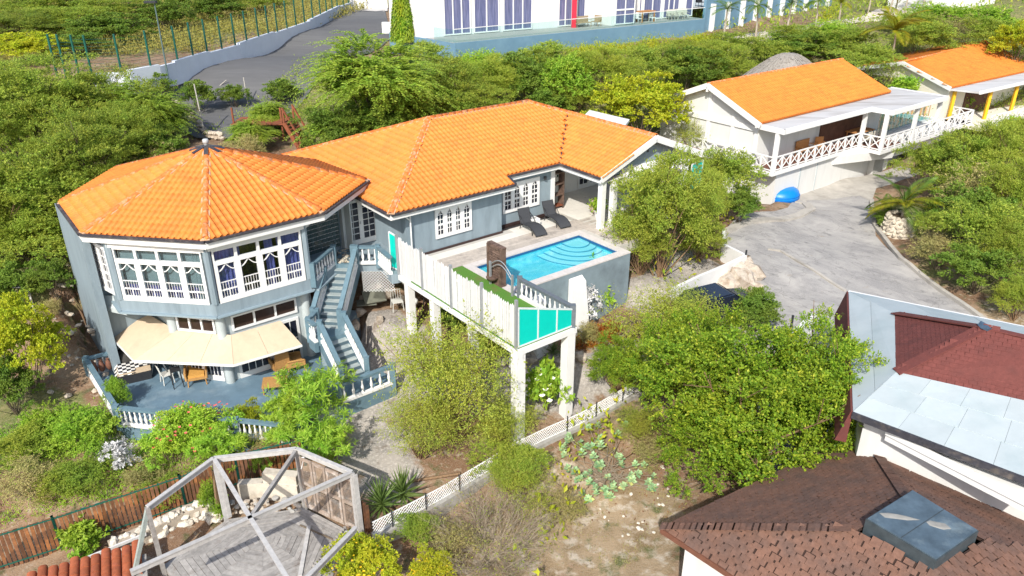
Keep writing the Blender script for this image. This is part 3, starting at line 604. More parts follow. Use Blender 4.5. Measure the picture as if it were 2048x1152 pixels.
for i in range(9):
    for j in range(12): inst(gb, 'glass_block', gme, Fb @ Matrix.Translation((.11 + i * .195, 0, .12 + j * .2)) if True else None)
ln = MB(); ln.beam(H(16.35, 28.2, 2.1), H(16.35, 28.2, .1), .06); ln.path([H(16.0, 27.95, 2.2), H(16.2, 28.1, 2.0), H(16.35, 28.2, 1.9)], .035); part(house, 'downpipe', ln, WHITE)
wlamp = MB(); wlamp.box(H(24.75, 28.86, 2.05), (.14, .12, .16)); part(house, 'wall_lamp', wlamp, DARKM)
# ================================================================== the octagonal house
octo = thing('octagonal_house', 'eight-sided two-storey blue-grey villa with orange pyramid roof and wide white bay windows', 'house', H(9.6, 33.6, -3.65), TH)
OC = (9.62, 33.6); AP = 4.85
def oc(i, ap=AP): a = math.radians(-90 + 22.5 + 45 * i); r = ap / math.cos(math.radians(22.5)); return OC[0] + r * math.cos(a), OC[1] + r * math.sin(a)
# corner order: 0 = right end of the front side, then counter-clockwise; 7 = left end of the front side
ZE = 3.1
rc = [P(x, y, ZE) for x, y in ((117, 405), (162, 466), (410, 481), (647, 424), (735, 360))]
AX = P(413, 294, 5.15); c2 = Vector((AX.x, AX.y, 0))
def opp(p): return Vector((2 * AX.x - p.x, 2 * AX.y - p.y, ZE))
RA, RB, RC, RD, RE = rc; RF = P(231, 336, ZE); RG = opp(RC); RH = opp(RB)
ring = [RA, RB, RC, RD, RE, RH, RG, RF]
of = [[ring[i], ring[(i + 1) % 8], AX] for i in range(8)]
oroof = roof_body(octo, of); TL = []
for f in of: TL += grid_pieces(f, .25, .36)
lay(oroof, 'roof_tile', TV, TFc, TL, TILE, 300, 'roof_tile_field')
mm = MB()
for p in ring: ridge_run(oroof, p + (AX - p) * .02, AX - (AX - p).normalized() * .25); mm.beam(p - UP * .02, AX - UP * .02, .34, .07)
part(oroof, 'mortar_bed', mm, MORTAR)
fl = MB()
for p in ring: d = (p - AX).normalized(); fl.beam(AX + UP * .1, AX + d * .75 + UP * .13, .17, .03)
part(oroof, 'lead_flashing', fl, GUTTER)
fn = MB(); fn.lathe([(.09, 0), (.09, .08), (.13, .1), (.13, .24), (.1, .27), (.02, .28)], 10, Matrix.Translation(AX + UP * .08)); part(oroof, 'roof_cap', fn, mat('cap_white', (.42, .44, .45), .6, .15, 9))
trims(octo, [ring[0], ring[1], ring[2], ring[3], ring[4]], fh=.30)
so_ = MB(); inner = [H(*oc(i, AP - .1), ZE - .42) for i in (5, 6, 7, 0, 1)]; outer = [Vector((p.x, p.y, ZE - .36)) for p in ring[:5]]
for i in range(4): so_.quad(outer[i], outer[i + 1], inner[i + 1], inner[i])
part(octo, 'soffit', so_, WHITE)
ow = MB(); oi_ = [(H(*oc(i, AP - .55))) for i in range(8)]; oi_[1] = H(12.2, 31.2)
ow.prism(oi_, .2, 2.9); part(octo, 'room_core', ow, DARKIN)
ob = MB(); p8 = [H(*oc(i, AP + .04)) for i in range(8)]; ob.prism(p8, -.40, .2); p8b = [H(*oc(i, AP - .08)) for i in range(8)]; ob.prism(p8b, -.50, -.40); ob.beam(H(*oc(0, AP - .2), 1.4), H(12.45, 31.05, 1.4), .12, 2.7)
for i in range(8): a = H(*oc(i, AP - .06)); ob.prism([(a.x + .15 * math.cos(t), a.y + .15 * math.sin(t)) for t in [k * math.pi / 4 for k in range(8)]], .2, 2.75)
for i in (1, 2, 3, 4, 5):
    a, b = H(*oc(i)), H(*oc(i + 1)); ob.beam(a + UP * 1.5, b + UP * 1.5, .2, 2.6)
part(octo, 'bay_wall', ob, GREYW)
lg = MB()
for i in range(8): lg.beam(H(*oc(i, AP + .1), -.33), H(*oc((i + 1) % 8, AP + .1), -.33), .14, .07)
part(octo, 'ledge_moulding', lg, mat('ledge_paint', (.24, .315, .36), .7, .06))
hd = MB()
for i in (5, 6, 7, 0): hd.beam(H(*oc(i, AP + .02), 2.66), H(*oc((i + 1) % 8, AP + .02), 2.66), .12, .38)
part(octo, 'window_header', hd, WHITE)
def bay_window(i, blind):
    a, b = Vector(H(*oc(i), .2)), Vector(H(*oc((i + 1) % 8), .2)); d = (b - a).normalized(); n = d.cross(UP).normalized()
    if n.dot(a - Vector(H(*OC))) < 0: n = -n
    L_ = (b - a).length; F = fr(a + d * .2, d, n); W_ = L_ - .4; h = 2.27; mb = MB(); bars = MB(); rail = MB()
    fb(mb, F, 0, W_, -.06, .06, 0, .2); fb(mb, F, 0, W_, -.06, .06, h - .06, h); fb(mb, F, 0, W_, -.06, .06, 1.62, 1.8)
    cw = W_ / 4; panes = []
    for k in range(5):
        x = k * cw; fb(mb, F, max(0, x - .125), min(W_, x + .125), -.055, .055, .2, 1.62); fb(mb, F, max(0, x - .055), min(W_, x + .055), -.055, .055, 1.8, h - .06)
    for k in range(4):
        x0, x1 = k * cw + .125, (k + 1) * cw - .125; xm = (x0 + x1) / 2
        for (u0, u1, z0, z1) in ((x0, x1, .19, 1.63), (k * cw + .05, (k + 1) * cw - .05, 1.79, h - .05)): pz = MB(); fb(pz, F, u0, u1, -.03, -.018, z0, z1); panes.append(pz)
        for z, t in ((.52, .03), (.86, .015)): fb(bars, F, x0, x1, -.01, .02, z - t, z + t)
        for j in range(1, 6): x = x0 + (x1 - x0) * j / 6; fb(bars, F, x - .007, x + .007, -.01, .012, .2, .86)
        fb(bars, F, xm - .02, xm + .02, -.01, .018, .2, .52)
        for s in (-1, 1):       # two sagging arcs meet at the top centre
            pts = []
            for j in range(6):
                t = j / 5; x = xm + s * t * (x1 - x0) / 2; z = 1.60 - .27 * math.sin(t * math.pi / 2); pts.append(F @ Vector((x, .0, z)))
            for p, q in zip(pts[:-1], pts[1:]): bars.beam(p, q, .035, .035)
    o = part(octo, 'bay_window', mb, WHITE2); part(o, 'glazing_bars', bars, WHITE2)
    for pz in panes: part(o, 'pane', pz, GLASS)
    cm = MB()
    if blind:
        fb(cm, F, 0, W_ - .5, -.24, -.23, .62, h); curtain(cm, F, W_ - .5, W_, -.2, .1, h); part(o, 'blind', cm, BLIND); c3 = MB(); curtain(c3, F, 0, W_, -.3, .1, h, .03, .13); part(o, 'curtain', c3, CURT)
    else:
        for a0, a1 in ((0, cw * 1.25), (cw * 2.35, cw * 2.75), (cw * 2.95, W_)): curtain(cm, F, a0, a1, -.2, .1, h)
        part(o, 'curtain', cm, CURT)
for i, bl in ((6, True), (7, False)): bay_window(i, bl)
# side block left of the bay with its tall fin wall and narrow window
sb = MB(); sb.hb(4.05, 4.35, 32.55, 37.6, -3.9, 2.75); sb.hb(4.35, 6.2, 33.1, 37.6, -3.9, 2.75); part(octo, 'side_block', sb, GREYW)
sl_ = MB(); sl_.hexa([H(4.36, 32.95, -.75), H(4.95, 32.0, -.75), H(5.1, 32.2, -.75), H(4.36, 33.2, -.75), H(4.36, 32.95, -.55), H(4.95, 32.0, -.55), H(5.1, 32.5, -.1), H(4.36, 33.15, -.1)]); part(octo, 'sloped_sill', sl_, PALEW)
a_ = Vector(H(4.42, 33.05, .3)); b_ = Vector(H(4.72, 31.85, .3)); d_ = (b_ - a_).normalized(); n_ = d_.cross(UP).normalized(); n_ = n_ if n_.dot(HU) < 0 else -n_
arched_window(octo, fr(a_, d_, n_), (b_ - a_).length, 2.1, 2, False, 'side_window')
# lower storey
LP = 4.42; LO = [oc(i, LP) for i in range(8)]; LO[6] = (6.35, 30.85); LO[5] = (6.1, 33.4); lo = MB(); p8 = [H(*k) for k in LO]; lo.prism(p8, -3.8, -.45); part(octo, 'lower_wall', lo, PALEW)
for i in (6, 7, 0, 1):
    c_ = H(*LO[i]); cm = MB(); cm.lathe([(.2, -3.75), (.2, -.46)], 14, Matrix.Translation((c_.x, c_.y, 0))); part(octo, 'round_column', cm, PALEW)
for i in (6, 7, 0):
    a, b = Vector(H(*LO[i], 0)), Vector(H(*LO[(i + 1) % 8], 0)); d = (b - a).normalized(); n = d.cross(UP); n = n if n.dot(a - Vector(H(*OC))) > 0 else -n; L_ = (b - a).length
    mg = .24 if i == 6 else .42; F = fr(a + d * mg + UP * -3.64 + n * .03, d, n); french_door(octo, F, L_ - 2 * mg, 2.05, 2 if i != 0 else 2, 4, 2, name='terrace_door')
    mg = .24 if i == 6 else .42; F = fr(a + d * mg + UP * -1.36 + n * .03, d, n); mb = MB(); W_ = L_ - 2 * mg; ps = []
    fb(mb, F, 0, W_, -.03, .05, 0, .09); fb(mb, F, 0, W_, -.03, .05, .62, .7)
    for k in range(4): x = (W_ - .08) * k / 3; fb(mb, F, x, x + .08, -.03, .05, .09, .62)
    o = part(octo, 'clerestory_window', mb, WHITE2)
    for k in range(3): pz = MB(); x = (W_ - .08) * k / 3; fb(pz, F, x + .07, x + .01 + (W_ - .08) / 3, -.02, -.01, .07, .64); part(o, 'pane', pz, mat('brown_pane', (.045, .028, .022), .1, .2, 3, spec=.5))
# balcony slab on the right side of the octagon with balusters
bs = MB(); D0, D1 = H(11.75, 28.7), H(13.35, 29.95)
nrm = (D1 - D0).normalized().cross(UP); nrm = nrm if nrm.y < 0 else -nrm
bs.prism([D0 + nrm * .1, D1 + nrm * .1, H(14.6, 31.4), H(12.4, 31.2)], -.5, 0); part(octo, 'balcony_slab', bs, GREYW)
bl_ = MB(); bl_.beam(D0 + nrm * .16 - UP * .35, D1 + nrm * .16 - UP * .35, .12, .07); part(octo, 'balcony_moulding', bl_, MATS['ledge_paint'])
balcony = thing('balcony_balustrade', 'short balustrade on the balcony between octagonal bay and top of the stairs', 'balustrade', (D0 + D1) / 2)
balustrade(balcony, D0 + UP * .0, D1, .85, 8)
under = MB(); under.hb(11.2, 13.0, 30.2, 30.5, -3.7, -.5); part(octo, 'recess_wall', under, mat('recess_render', (.30, .30, .26), .8, .1))  # grey-beige render on the wall below the balcony
# ================================================================== patio and pool
pt = MB(); pt.hb(15.2, 26.6, 26.25, 28.4, -.5, -.02); pt.hb(21.5, 32.2, 28.4, 31.1, -.5, -.02); pt.hb(26.6, 32.2, 25.6, 28.4, -.5, -.02); pt.hb(15.2, 16.3, 28.4, 31.4, -.45, -.02); pt.hb(24.85, 26.6, 23.6, 26.25, -.5, -.02)
patio = struct('pool_patio', pt, mat('pale_floor_screed', (.50, .48, .44), .6, .08, 3))
PLK = mat('weathered_patio_plank', (.46, .41, .36), .75, .16, 6, rnd=.1, col2=(.27, .24, .215), stain=(.5, .7), stain_scale=1.2)
PTL = mat('cream_patio_tile', (.68, .655, .60), .35, .06, 3, rnd=.035)
pm = MB(); pm.box((0, 0, 0), (1.19, .19, .024)); pme = pm.mesh('plank', PLK)
tm = MB(); tm.box((0, 0, 0), (.595, .595, .02)); tme = tm.mesh('floor_tile', PTL)
MT = Matrix.Rotation(TH, 4, 'Z')
k = 0
for j in range(6):
    for i in range(10):
        u_ = 16.2 + i * 1.2 + (j % 2) * .5; w_ = 26.35 + j * .2
        if u_ < 26.0: inst(patio, 'plank', pme, Matrix.Translation(H(u_, w_, -.005)) @ MT)
for j in range(13):
    for i in range(2): inst(patio, 'plank', pme, Matrix.Translation(H(25.5 + i * 1.2 - .1 + .3, 23.75 + j * .2, -.005)) @ MT) if i == 0 else None
for j in range(3):
    for i in range(19):
        u_ = 15.8 + i * .6; w_ = 27.75 + (j) * .6 - (.0)
        if w_ < 28.2 or u_ > 21.9:
            if u_ < 25.6 and (w_ < 28.4): inst(patio, 'floor_tile', tme, Matrix.Translation(H(u_, w_, -.007)) @ MT)
for i in range(12):
    for j in range(9):
        u_ = 25.7 + i * .6; w_ = 25.9 + j * .6
        if w_ > 27.4 or u_ > 26.9: inst(patio, 'floor_tile', tme, Matrix.Translation(H(u_, w_, -.007)) @ MT)
pool = thing('swimming_pool', 'raised rectangular swimming pool with bright blue water, pale stone coping and round corner steps', 'swimming pool', H(21.3, 24.5, -3), TH)
PU0, PU1, PW0, PW1 = 17.75, 24.82, 22.72, 26.28
sh = MB(); sh.hb(PU0 + .02, PU1 - .02, PW0 + .02, PW0 + .3, -3.4, -.06); sh.hb(PU1 - .32, PU1 - .02, PW0 + .3, PW1 - .1, -3.4, -.06); sh.hb(PU0 + .02, PU0 + .3, PW0 + .3, PW1 - .1, -3.4, -.06); sh.hb(PU0 + .3, PU1 - .32, PW1 - .4, PW1 - .1, -1.6, -.06); sh.hb(PU0 + .3, PU1 - .32, PW0 + .3, PW1 - .4, -2.3, -.6)
part(pool, 'pool_wall', sh, mat('pool_outer_render', (.20, .255, .285), .75, .12, 2, col2=(.15, .19, .215), stain=(.5, .7), stain_scale=.9))
POOLT = mat('pool_mosaic', (.10, .56, .68), .5, .12, 30, col2=(.17, .64, .72), stain=(.4, .6), stain_scale=3)
li = MB(); a, b, c, d = PU0 + .31, PU1 - .33, PW0 + .31, PW1 - .41
li.quad(H(a, c, -.55), H(b, c, -.55), H(b, d, -.55), H(a, d, -.55)); li.quad(H(a, c, -.55), H(a, c, -.07), H(b, c, -.07), H(b, c, -.55)); li.quad(H(a, d, -.55), H(a, d, -.07), H(b, d, -.07), H(b, d, -.55)); li.quad(H(a, c, -.55), H(a, c, -.07), H(a, d, -.07), H(a, d, -.55)); li.quad(H(b, c, -.55), H(b, c, -.07), H(b, d, -.07), H(b, d, -.55))
part(pool, 'pool_lining', li, POOLT)
STP = mat('pool_step_pale', (.34, .72, .78), .5, .08, 20)
for k, r in enumerate((.62, 1.0, 1.38, 1.76, 2.14)):
    mb = MB(); cu, cw = b - .55, d - .35; n = 18
    pts = [H(cu, d - .01)] + []
    arc = [(cu + r * math.cos(t), cw + r * math.sin(t)) for t in np.linspace(math.radians(178), math.radians(362), n)]
    poly = [H(min(x, b - .01), min(y, d - .01)) for x, y in arc] + [H(min(cu + r, b - .01), d - .01), H(cu - r, d - .01)]
    mb.prism(poly, -.545, -.185 - k * .065 - k * .001); part(pool, 'pool_step', mb, STP); arc2 = [(cu + (r + .035) * math.cos(t), cw + (r + .035) * math.sin(t)) for t in np.linspace(math.radians(178), math.radians(362), n)]; mb = MB(); mb.prism([H(min(x, b - .005), min(y, d - .005)) for x, y in arc2] + [H(min(cu + r + .035, b - .005), d - .005), H(cu - r - .035, d - .005)], -.185 - k * .065 - .05, -.185 - k * .065 - .012); part(pool, 'step_edge', mb, mat('step_edge_tile', (.03, .30, .46), .4, .2, 30))
wt = MB(); a2, b2, c2_, d2_ = a, b, c, d; nx, ny = 56, 28
wv = []; 
for j in range(ny + 1):
    for i in range(nx + 1):
        u_ = a + (b - a) * i / nx; w_ = c + (d - c) * j / ny; wv.append(H(u_, w_, -.16 + .006 * math.sin(u_ * 5 + 2 * math.sin(w_ * 3)) + .005 * math.sin(w_ * 7 + u_ * 3)))
wt.add(wv, [(j * (nx + 1) + i, j * (nx + 1) + i + 1, (j + 1) * (nx + 1) + i + 1, (j + 1) * (nx + 1) + i) for j in range(ny) for i in range(nx)], True)
def watermat():
    m = bpy.data.materials.new('pool_water'); m.use_nodes = True; t = m.node_tree; L = t.links.new; t.nodes.remove(t.nodes['Principled BSDF'])
    tp = _n(t, 'ShaderNodeBsdfTransparent'); tp.inputs[0].default_value = (.74, .97, .99, 1); gl = _n(t, 'ShaderNodeBsdfGlossy'); gl.inputs['Roughness'].default_value = .02
    geo = _n(t, 'ShaderNodeNewGeometry'); n1 = _n(t, 'ShaderNodeTexNoise'); n1.inputs['Scale'].default_value = 7; n1.inputs['Detail'].default_value = 3; L(geo.outputs['Position'], n1.inputs['Vector'])
    bp = _n(t, 'ShaderNodeBump'); bp.inputs['Strength'].default_value = .12; bp.inputs['Distance'].default_value = .05; L(n1.outputs['Fac'], bp.inputs['Height']); L(bp.outputs[0], gl.inputs['Normal'])
    lw = _n(t, 'ShaderNodeLayerWeight'); lw.inputs[0].default_value = .3; L(bp.outputs[0], lw.inputs['Normal']); fr_ = _n(t, 'ShaderNodeMapRange'); fr_.inputs['To Min'].default_value = .03; fr_.inputs['To Max'].default_value = .35; L(lw.outputs['Facing'], fr_.inputs['Value'])
    mx = _n(t, 'ShaderNodeMixShader'); L(fr_.outputs[0], mx.inputs[0]); L(tp.outputs[0], mx.inputs[1]); L(gl.outputs[0], mx.inputs[2]); L(mx.outputs[0], t.nodes['Material Output'].inputs['Surface']); return m
part(pool, 'water', wt, watermat())
COP = mat('pool_coping', (.58, .54, .515), .6, .08, 6, rnd=.04)
def coping(u0, u1, w0, w1, nu, nw):
    me_ = MB(); lu, lw = (u1 - u0) / nu, (w1 - w0) / nw; me_.box((0, 0, 0), (lu - .008, lw - .008, .06)); me = me_.mesh('coping_stone', COP)
    for i in range(nu):
        for j in range(nw): inst(pool, 'coping_stone', me, Matrix.Translation(H(u0 + (i + .5) * lu, w0 + (j + .5) * lw, -.03)) @ MT)
coping(PU0, PU1, PW0, PW0 + .42, 18, 1); coping(PU0, PU1, PW1 - .42, PW1, 18, 1); coping(PU0, PU0 + .4, PW0 + .42, PW1 - .42, 1, 7); coping(PU1 - .4, PU1, PW0 + .42, PW1 - .42, 1, 7)
bt = MB(); bt.hb(PU0 + .41, PU1 - .41, PW1 - .45, PW1 - .43, -.15, -.06); bt.hb(PU1 - .44, PU1 - .415, PW0 + .43, PW1 - .44, -.15, -.06); part(pool, 'waterline_tile', bt, mat('navy_waterline_tile', (.02, .10, .25), .3, .3, 40))
for u_, zt, zb, wd in ((19.05, -.55, -3.6, .62), (21.35, -.30, -4.0, .78)):
    mb = MB(); w0 = PW0; k = wd / 2; o = .62 if wd < .7 else .8
    mb.hexa([H(u_ - k * 1.1, w0 - o, zb), H(u_ + k * 1.1, w0 - o, zb), H(u_ + k * 1.1, w0, zb), H(u_ - k * 1.1, w0, zb), H(u_ - k, w0 - .28, zt - .2), H(u_ + k, w0 - .28, zt - .2), H(u_ + k, w0, zt), H(u_ - k, w0, zt)])
    part(pool, 'buttress', mb, WHITE)
# carved screen at the pool corner
cs = thing('carved_panel', 'tall brown carved stone panel standing on the pool corner', 'sculpture', H(18.1, 24.1, 0), TH)
cb = MB(); cb.hb(17.75, 17.97, 23.35, 24.35, 0, 1.72); part(cs, 'slab', cb, BROWNST)
fm = MB(); fm.hb(17.70, 17.76, 23.35, 23.45, 0, 1.72); fm.hb(17.70, 17.76, 24.25, 24.35, 0, 1.72); fm.hb(17.70, 17.76, 23.45, 24.25, 1.62, 1.72); fm.hb(17.70, 17.76, 23.45, 24.25, .0, .1); fm.hb(17.75, 17.98, 23.33, 24.37, 1.72, 1.76); part(cs, 'border', fm, BROWNST)
rr = random.Random(5); rl = MB(); rl.lathe([(.055, -.012), (.04, .018), (.012, .034)], 7); rlm = rl.mesh('carved_boss', BROWNST); RX = MT @ Matrix.Rotation(R(-90), 4, 'Y')
for k in range(70): inst(cs, 'carved_boss', rlm, Matrix.Translation(H(17.75, 23.5 + .7 * ((k % 7) + .5) / 7 + rr.uniform(-.02, .02), .45 + .12 * (k // 7) + rr.uniform(-.02, .02))) @ RX @ Matrix.Scale(rr.uniform(.6, 1.2), 4))
pd = MB(); pd.lathe([(.28, .35), (.24, .25), (.1, .2), (.05, .19)], 10, Matrix.Translation(H(17.62, 23.85, 0))); part(cs, 'basin', pd, BROWNST)
# ------------------------------------------------------------------ loungers and table
def lounger(name, u_, w_, label):
    t = thing(name, label, 'sun lounger', H(u_, w_, 0), TH + R(-90 - 8), 'pool loungers'); M = wm(t)
    prof = [(-.95, .62), (-.75, .50), (-.5, .40), (-.32, .34), (-.1, .36), (.15, .40), (.4, .40), (.65, .34), (.85, .24), (.98, .13)]
    prof[0] = (-.78, .98); prof[1] = (-.66, .72); prof[2] = (-.54, .47); prof[3] = (-.42, .33)
    s = MB(); n = len(prof)
    for (x0, z0), (x1, z1) in zip(prof[:-1], prof[1:]):
        s.hexa([M @ Vector(v) for v in ((x0, -.31, z0 - .03), (x1, -.31, z1 - .03), (x1, .31, z1 - .03), (x0, .31, z0 - .03), (x0, -.31, z0), (x1, -.31, z1), (x1, .31, z1), (x0, .31, z0))])
    part(t, 'seat', s, mat('charcoal_sling', (.045, .048, .055), .75, .2, 30))
    f = MB()
    for y in (-.32, .32): f.path([M @ Vector((x, y, z)) for x, z in prof], .022)
    part(t, 'frame', f, DARKM)
    for y in (-.3, .3):
        a = MB(); a.path([M @ Vector(v) for v in ((-.66, y * 1.05, .74), (-.35, y * 1.08, .6), (-.1, y * 1.05, .37))], .02); part(t, 'armrest', a, DARKM)
        for x in (-.45, .55): l = MB(); l.tube(M @ Vector((x, y, .34)), M @ Vector((x + (.06 if x > 0 else -.12), y, 0)), .02); part(t, 'leg', l, DARKM)
    return t
def pw(px, py, z=0): return UW(P(px, py, z))
u_, w_ = pw(1062, 462); lounger('sun_lounger', u_, w_, 'charcoal curved sun lounger nearer the carved panel, on the pool patio')
u_, w_ = pw(1110, 446); lounger('sun_lounger', u_, w_, 'charcoal curved sun lounger nearer the porch columns, on the pool patio')
u_, w_ = pw(1068, 452); cbx = MB(); cbx.hb(u_ - .22, u_ + .22, w_ - .22, w_ + .22, 0, .42)
sc_ = thing('side_table', 'small white cube table between the two charcoal loungers', 'side table', H(u_, w_, 0), TH); part(sc_, 'table_body', cbx, WHITE2); tp = MB(); tp.hb(u_ - .1, u_ + .1, w_ - .08, w_ + .08, .421, .44); part(sc_, 'tray', tp, mat('pewter', (.3, .3, .29), .4, .1))
# porch furniture
t = thing('display_shelf', 'dark brown carved wooden shelf under the porch behind the corner post', 'shelf', H(25.95, 29.4, 0), TH)
s = MB()
for u_ in (25.6, 26.35): s.hb(u_ - .04, u_ + .04, 29.2, 29.6, 0, 2.0)
part(t, 'side', s, BROWNST)
for z in (.15, .75, 1.35, 1.95): s = MB(); s.hb(25.56, 26.39, 29.2, 29.6, z, z + .05); part(t, 'shelf', s, REDW if z < .2 else BROWNST)
st_ = MB(); st_.rock(H(27.1, 27.6, .4), (1.1, .7, 1.0), 3); solid('boulder_seat', 'beige stone block on the porch floor beside the potted plant', 'stone', st_, mat('beige_stone', (.46, .37, .27), .8, .1, 5))
# ================================================================== elevated walkway (bridge deck)
bd = thing('walkway_deck', 'raised white walkway deck on tall white posts with green turf on top', 'walkway', H(16.4, 23, -3.7), TH)
s = MB(); s.hb(15.0, 17.9, 18.85, 26.2, -.26, -.03); s.hb(15.0, 17.7, 26.2, 27.3, -.26, -.03); part(bd, 'slab', s, WHITE)
s = MB(); s.hb(15.05, 17.72, 18.95, 26.24, -.03, .0); part(bd, 'turf', s, TURF)
for px, py, z in ((815, 657, -2.5), (874, 716, -3.15), (943, 795, -3.7)):
    p = P(px, py, z); u_, w_ = UW(p); c_ = H(15.25, w_); s = MB(); s.hb(15.1, 15.42, w_ - .16, w_ + .16, gz(c_.x, c_.y) - .3, -.26); part(bd, 'deck_post', s, WHITE)
for u_, w_ in ((15.2, 19.05), (17.65, 19.05), (17.65, 22.3)): s = MB(); c_ = H(u_, w_); s.hb(u_ - .19, u_ + .19, w_ - .19, w_ + .19, gz(c_.x, c_.y) - .3, -.26); part(bd, 'deck_post', s, WHITE)
pf = thing('picket_fence', 'white picket screen fence with grey posts along the raised walkway', 'fence', H(15.1, 23, 0), TH)
k = MB(); k.hexa([Vector(v) for v in ((-.012, -.051, 0), (.012, -.051, 0), (.012, .051, 0), (-.012, .051, 0), (-.012, -.051, 1.58), (.012, -.051, 1.58), (.012, .051, 1.58), (-.012, .051, 1.58))])
k.add([Vector(v) for v in ((-.012, -.051, 1.58), (-.012, .051, 1.58), (-.012, 0, 1.66), (.012, -.051, 1.58), (.012, .051, 1.58), (.012, 0, 1.66))], [(0, 1, 2), (5, 4, 3), (0, 2, 5, 3), (1, 4, 5, 2)]); kme = k.mesh('picket', mat('picket_white', (.62, .62, .615), .6, .06, 4, rnd=.07))
n = 64; rr = random.Random(2)
for i in range(n):
    w_ = 27.15 - (i + .5) * 8.1 / n; inst(pf, 'picket', kme, Matrix.Translation(H(15.08 + rr.uniform(-.008, .008), w_, .03)) @ MT @ Matrix.Scale(rr.uniform(.965, 1.03), 4, (0, 0, 1)) @ Matrix.Rotation(rr.uniform(-.012, .012), 4, 'X'))
for z in (.3, 1.25): s = MB(); s.hb(15.1, 15.14, 19.0, 27.2, z, z + .08); part(pf, 'rail', s, WHITE)
for w_ in (27.22, 25.25, 23.1, 21.05, 18.98): s = MB(); s.hb(15.0 if w_ < 26 else 15.0, 15.1, w_ - .05, w_ + .05, -.02, 1.86 if w_ > 19.5 else 1.95); part(pf, 'fence_post', s, ALU)
def teal(name, label, a, b, za, zb, n, z0=.06):
    t = thing(name, label, 'screen', (Vector(a) + Vector(b)) / 2, TH); a = Vector(a); b = Vector(b); f = MB(); d = (b - a)
    tops = lambda k: za + (zb - za) * k
    for i in range(n + 1): p = a + d * i / n; f.beam(p + UP * z0, p + UP * tops(i / n), .055, .055, d.normalized())
    f.beam(a + UP * z0, b + UP * z0, .05, .06); f.beam(a + UP * za, b + UP * zb, .05, .06); part(t, 'frame', f, mat('screen_frame', (.62, .66, .66), .5, .05))
    for i in range(n):
        p = a + d * (i / n) ; q = a + d * ((i + 1) / n); h0, h1 = tops(i / n), tops((i + 1) / n); nn = d.cross(UP).normalized() * .006
        s = MB(); s.hexa([p + UP * z0 - nn, q + UP * z0 - nn, q + UP * z0 + nn, p + UP * z0 + nn, p + UP * h0 - nn, q + UP * h1 - nn, q + UP * h1 + nn, p + UP * h0 + nn]); part(t, 'panel', s, TEAL)
teal('teal_screen', 'sloping three-panel turquoise screen across the end of the raised walkway', H(15.12, 18.95, 0), H(17.85, 18.95, 0), 1.62, .72, 3)
teal('teal_screen', 'single upright turquoise screen panel at the house end of the picket fence', P(783, 536, 0.0), P(806, 546, 0.0), 1.72, 1.60, 1)
teal('teal_screen', 'turquoise screen panel at the right end of the porch gable', H(32.35, 25.7, .2), H(33.5, 25.9, .2), 1.9, 1.9, 1)
wr = thing('walkway_balustrade', 'grey railed balustrade of white turned balusters on the pool side of the walkway', 'balustrade', H(17.8, 20.6, 0), TH)
balustrade(wr, H(17.78, 22.2, 0), H(17.78, 19.0, 0), .86, 11, (True, True), mat('graphite_rail', (.12, .14, .16), .5, .15, 6), gap=.28)
ga = thing('garden_gate', 'low arched metal gate rail by the brown carved panel', 'gate', H(17.6, 23.0, 0), TH)
for w_, h_ in ((23.95, 1.05), (22.45, .95)): s = MB(); s.hb(17.55, 17.63, w_ - .04, w_ + .04, 0, h_); part(ga, 'gate_post', s, ALU)
for o in (0, .18):
    s = MB(); s.path([H(17.6, 23.9 - 1.4 * k / 10, .95 - o + .38 * math.sin(math.pi * k / 10) - .1 * k / 10) for k in range(11)], .022); part(ga, 'arch_rail', s, ALU)
# link walkway between door landing and bridge
lw = MB(); Lp = [H(14.35, 31.4), H(13.98, 29.35), H(14.5, 29.15), H(15.0, 28.75), H(14.72, 27.3), H(15.0, 27.2), H(16.2, 27.3), H(16.2, 31.4)]; lw.prism(Lp, -.42, -.004); lk_ = struct('link_walkway', lw, GREYW)
lnd = MB(); lnd.prism([H(13.3, 29.9), H(14.0, 29.33), H(15.2, 31.3), H(13.6, 31.3)], -.5, .012); landing = struct('door_landing', lnd, GREYD)
pebA = mat('pebble_cream', (.50, .45, .36), .6, .2, 9, rnd=.3); pebB = mat('pebble_dark', (.08, .065, .05), .6, .2, 9, rnd=.3)
rr = random.Random(9); pmA = MB(); pmA.rock((0, 0, 0), (.17, .12, .05), 1); pmB = MB(); pmB.rock((0, 0, 0), (.15, .1, .05), 4)
ma, mb_ = pmA.mesh('pebble', pebA), pmB.mesh('pebble', pebB)
for i in range(110):
    a = rr.random(); b = rr.random(); p = H(13.45, 29.95).lerp(H(13.98, 29.5), a).lerp(H(13.8, 31.2).lerp(H(15.0, 31.2), a), b); inst(landing, 'pebble', ma if rr.random() < .6 else mb_, Matrix.Translation(p + UP * .02) @ Matrix.Rotation(rr.random() * 6, 4, 'Z'))
lb = thing('landing_balustrade', 'angled white balustrade around the door landing left of the turquoise panel', 'balustrade', H(14.7, 28.8, 0), TH)
balustrade(lb, H(14.02, 29.38, 0), H(14.92, 28.75, 0), .86, 4, (True, True)); balustrade(lb, H(14.92, 28.75, 0), H(14.75, 27.35, 0), .86, 7, (False, False))
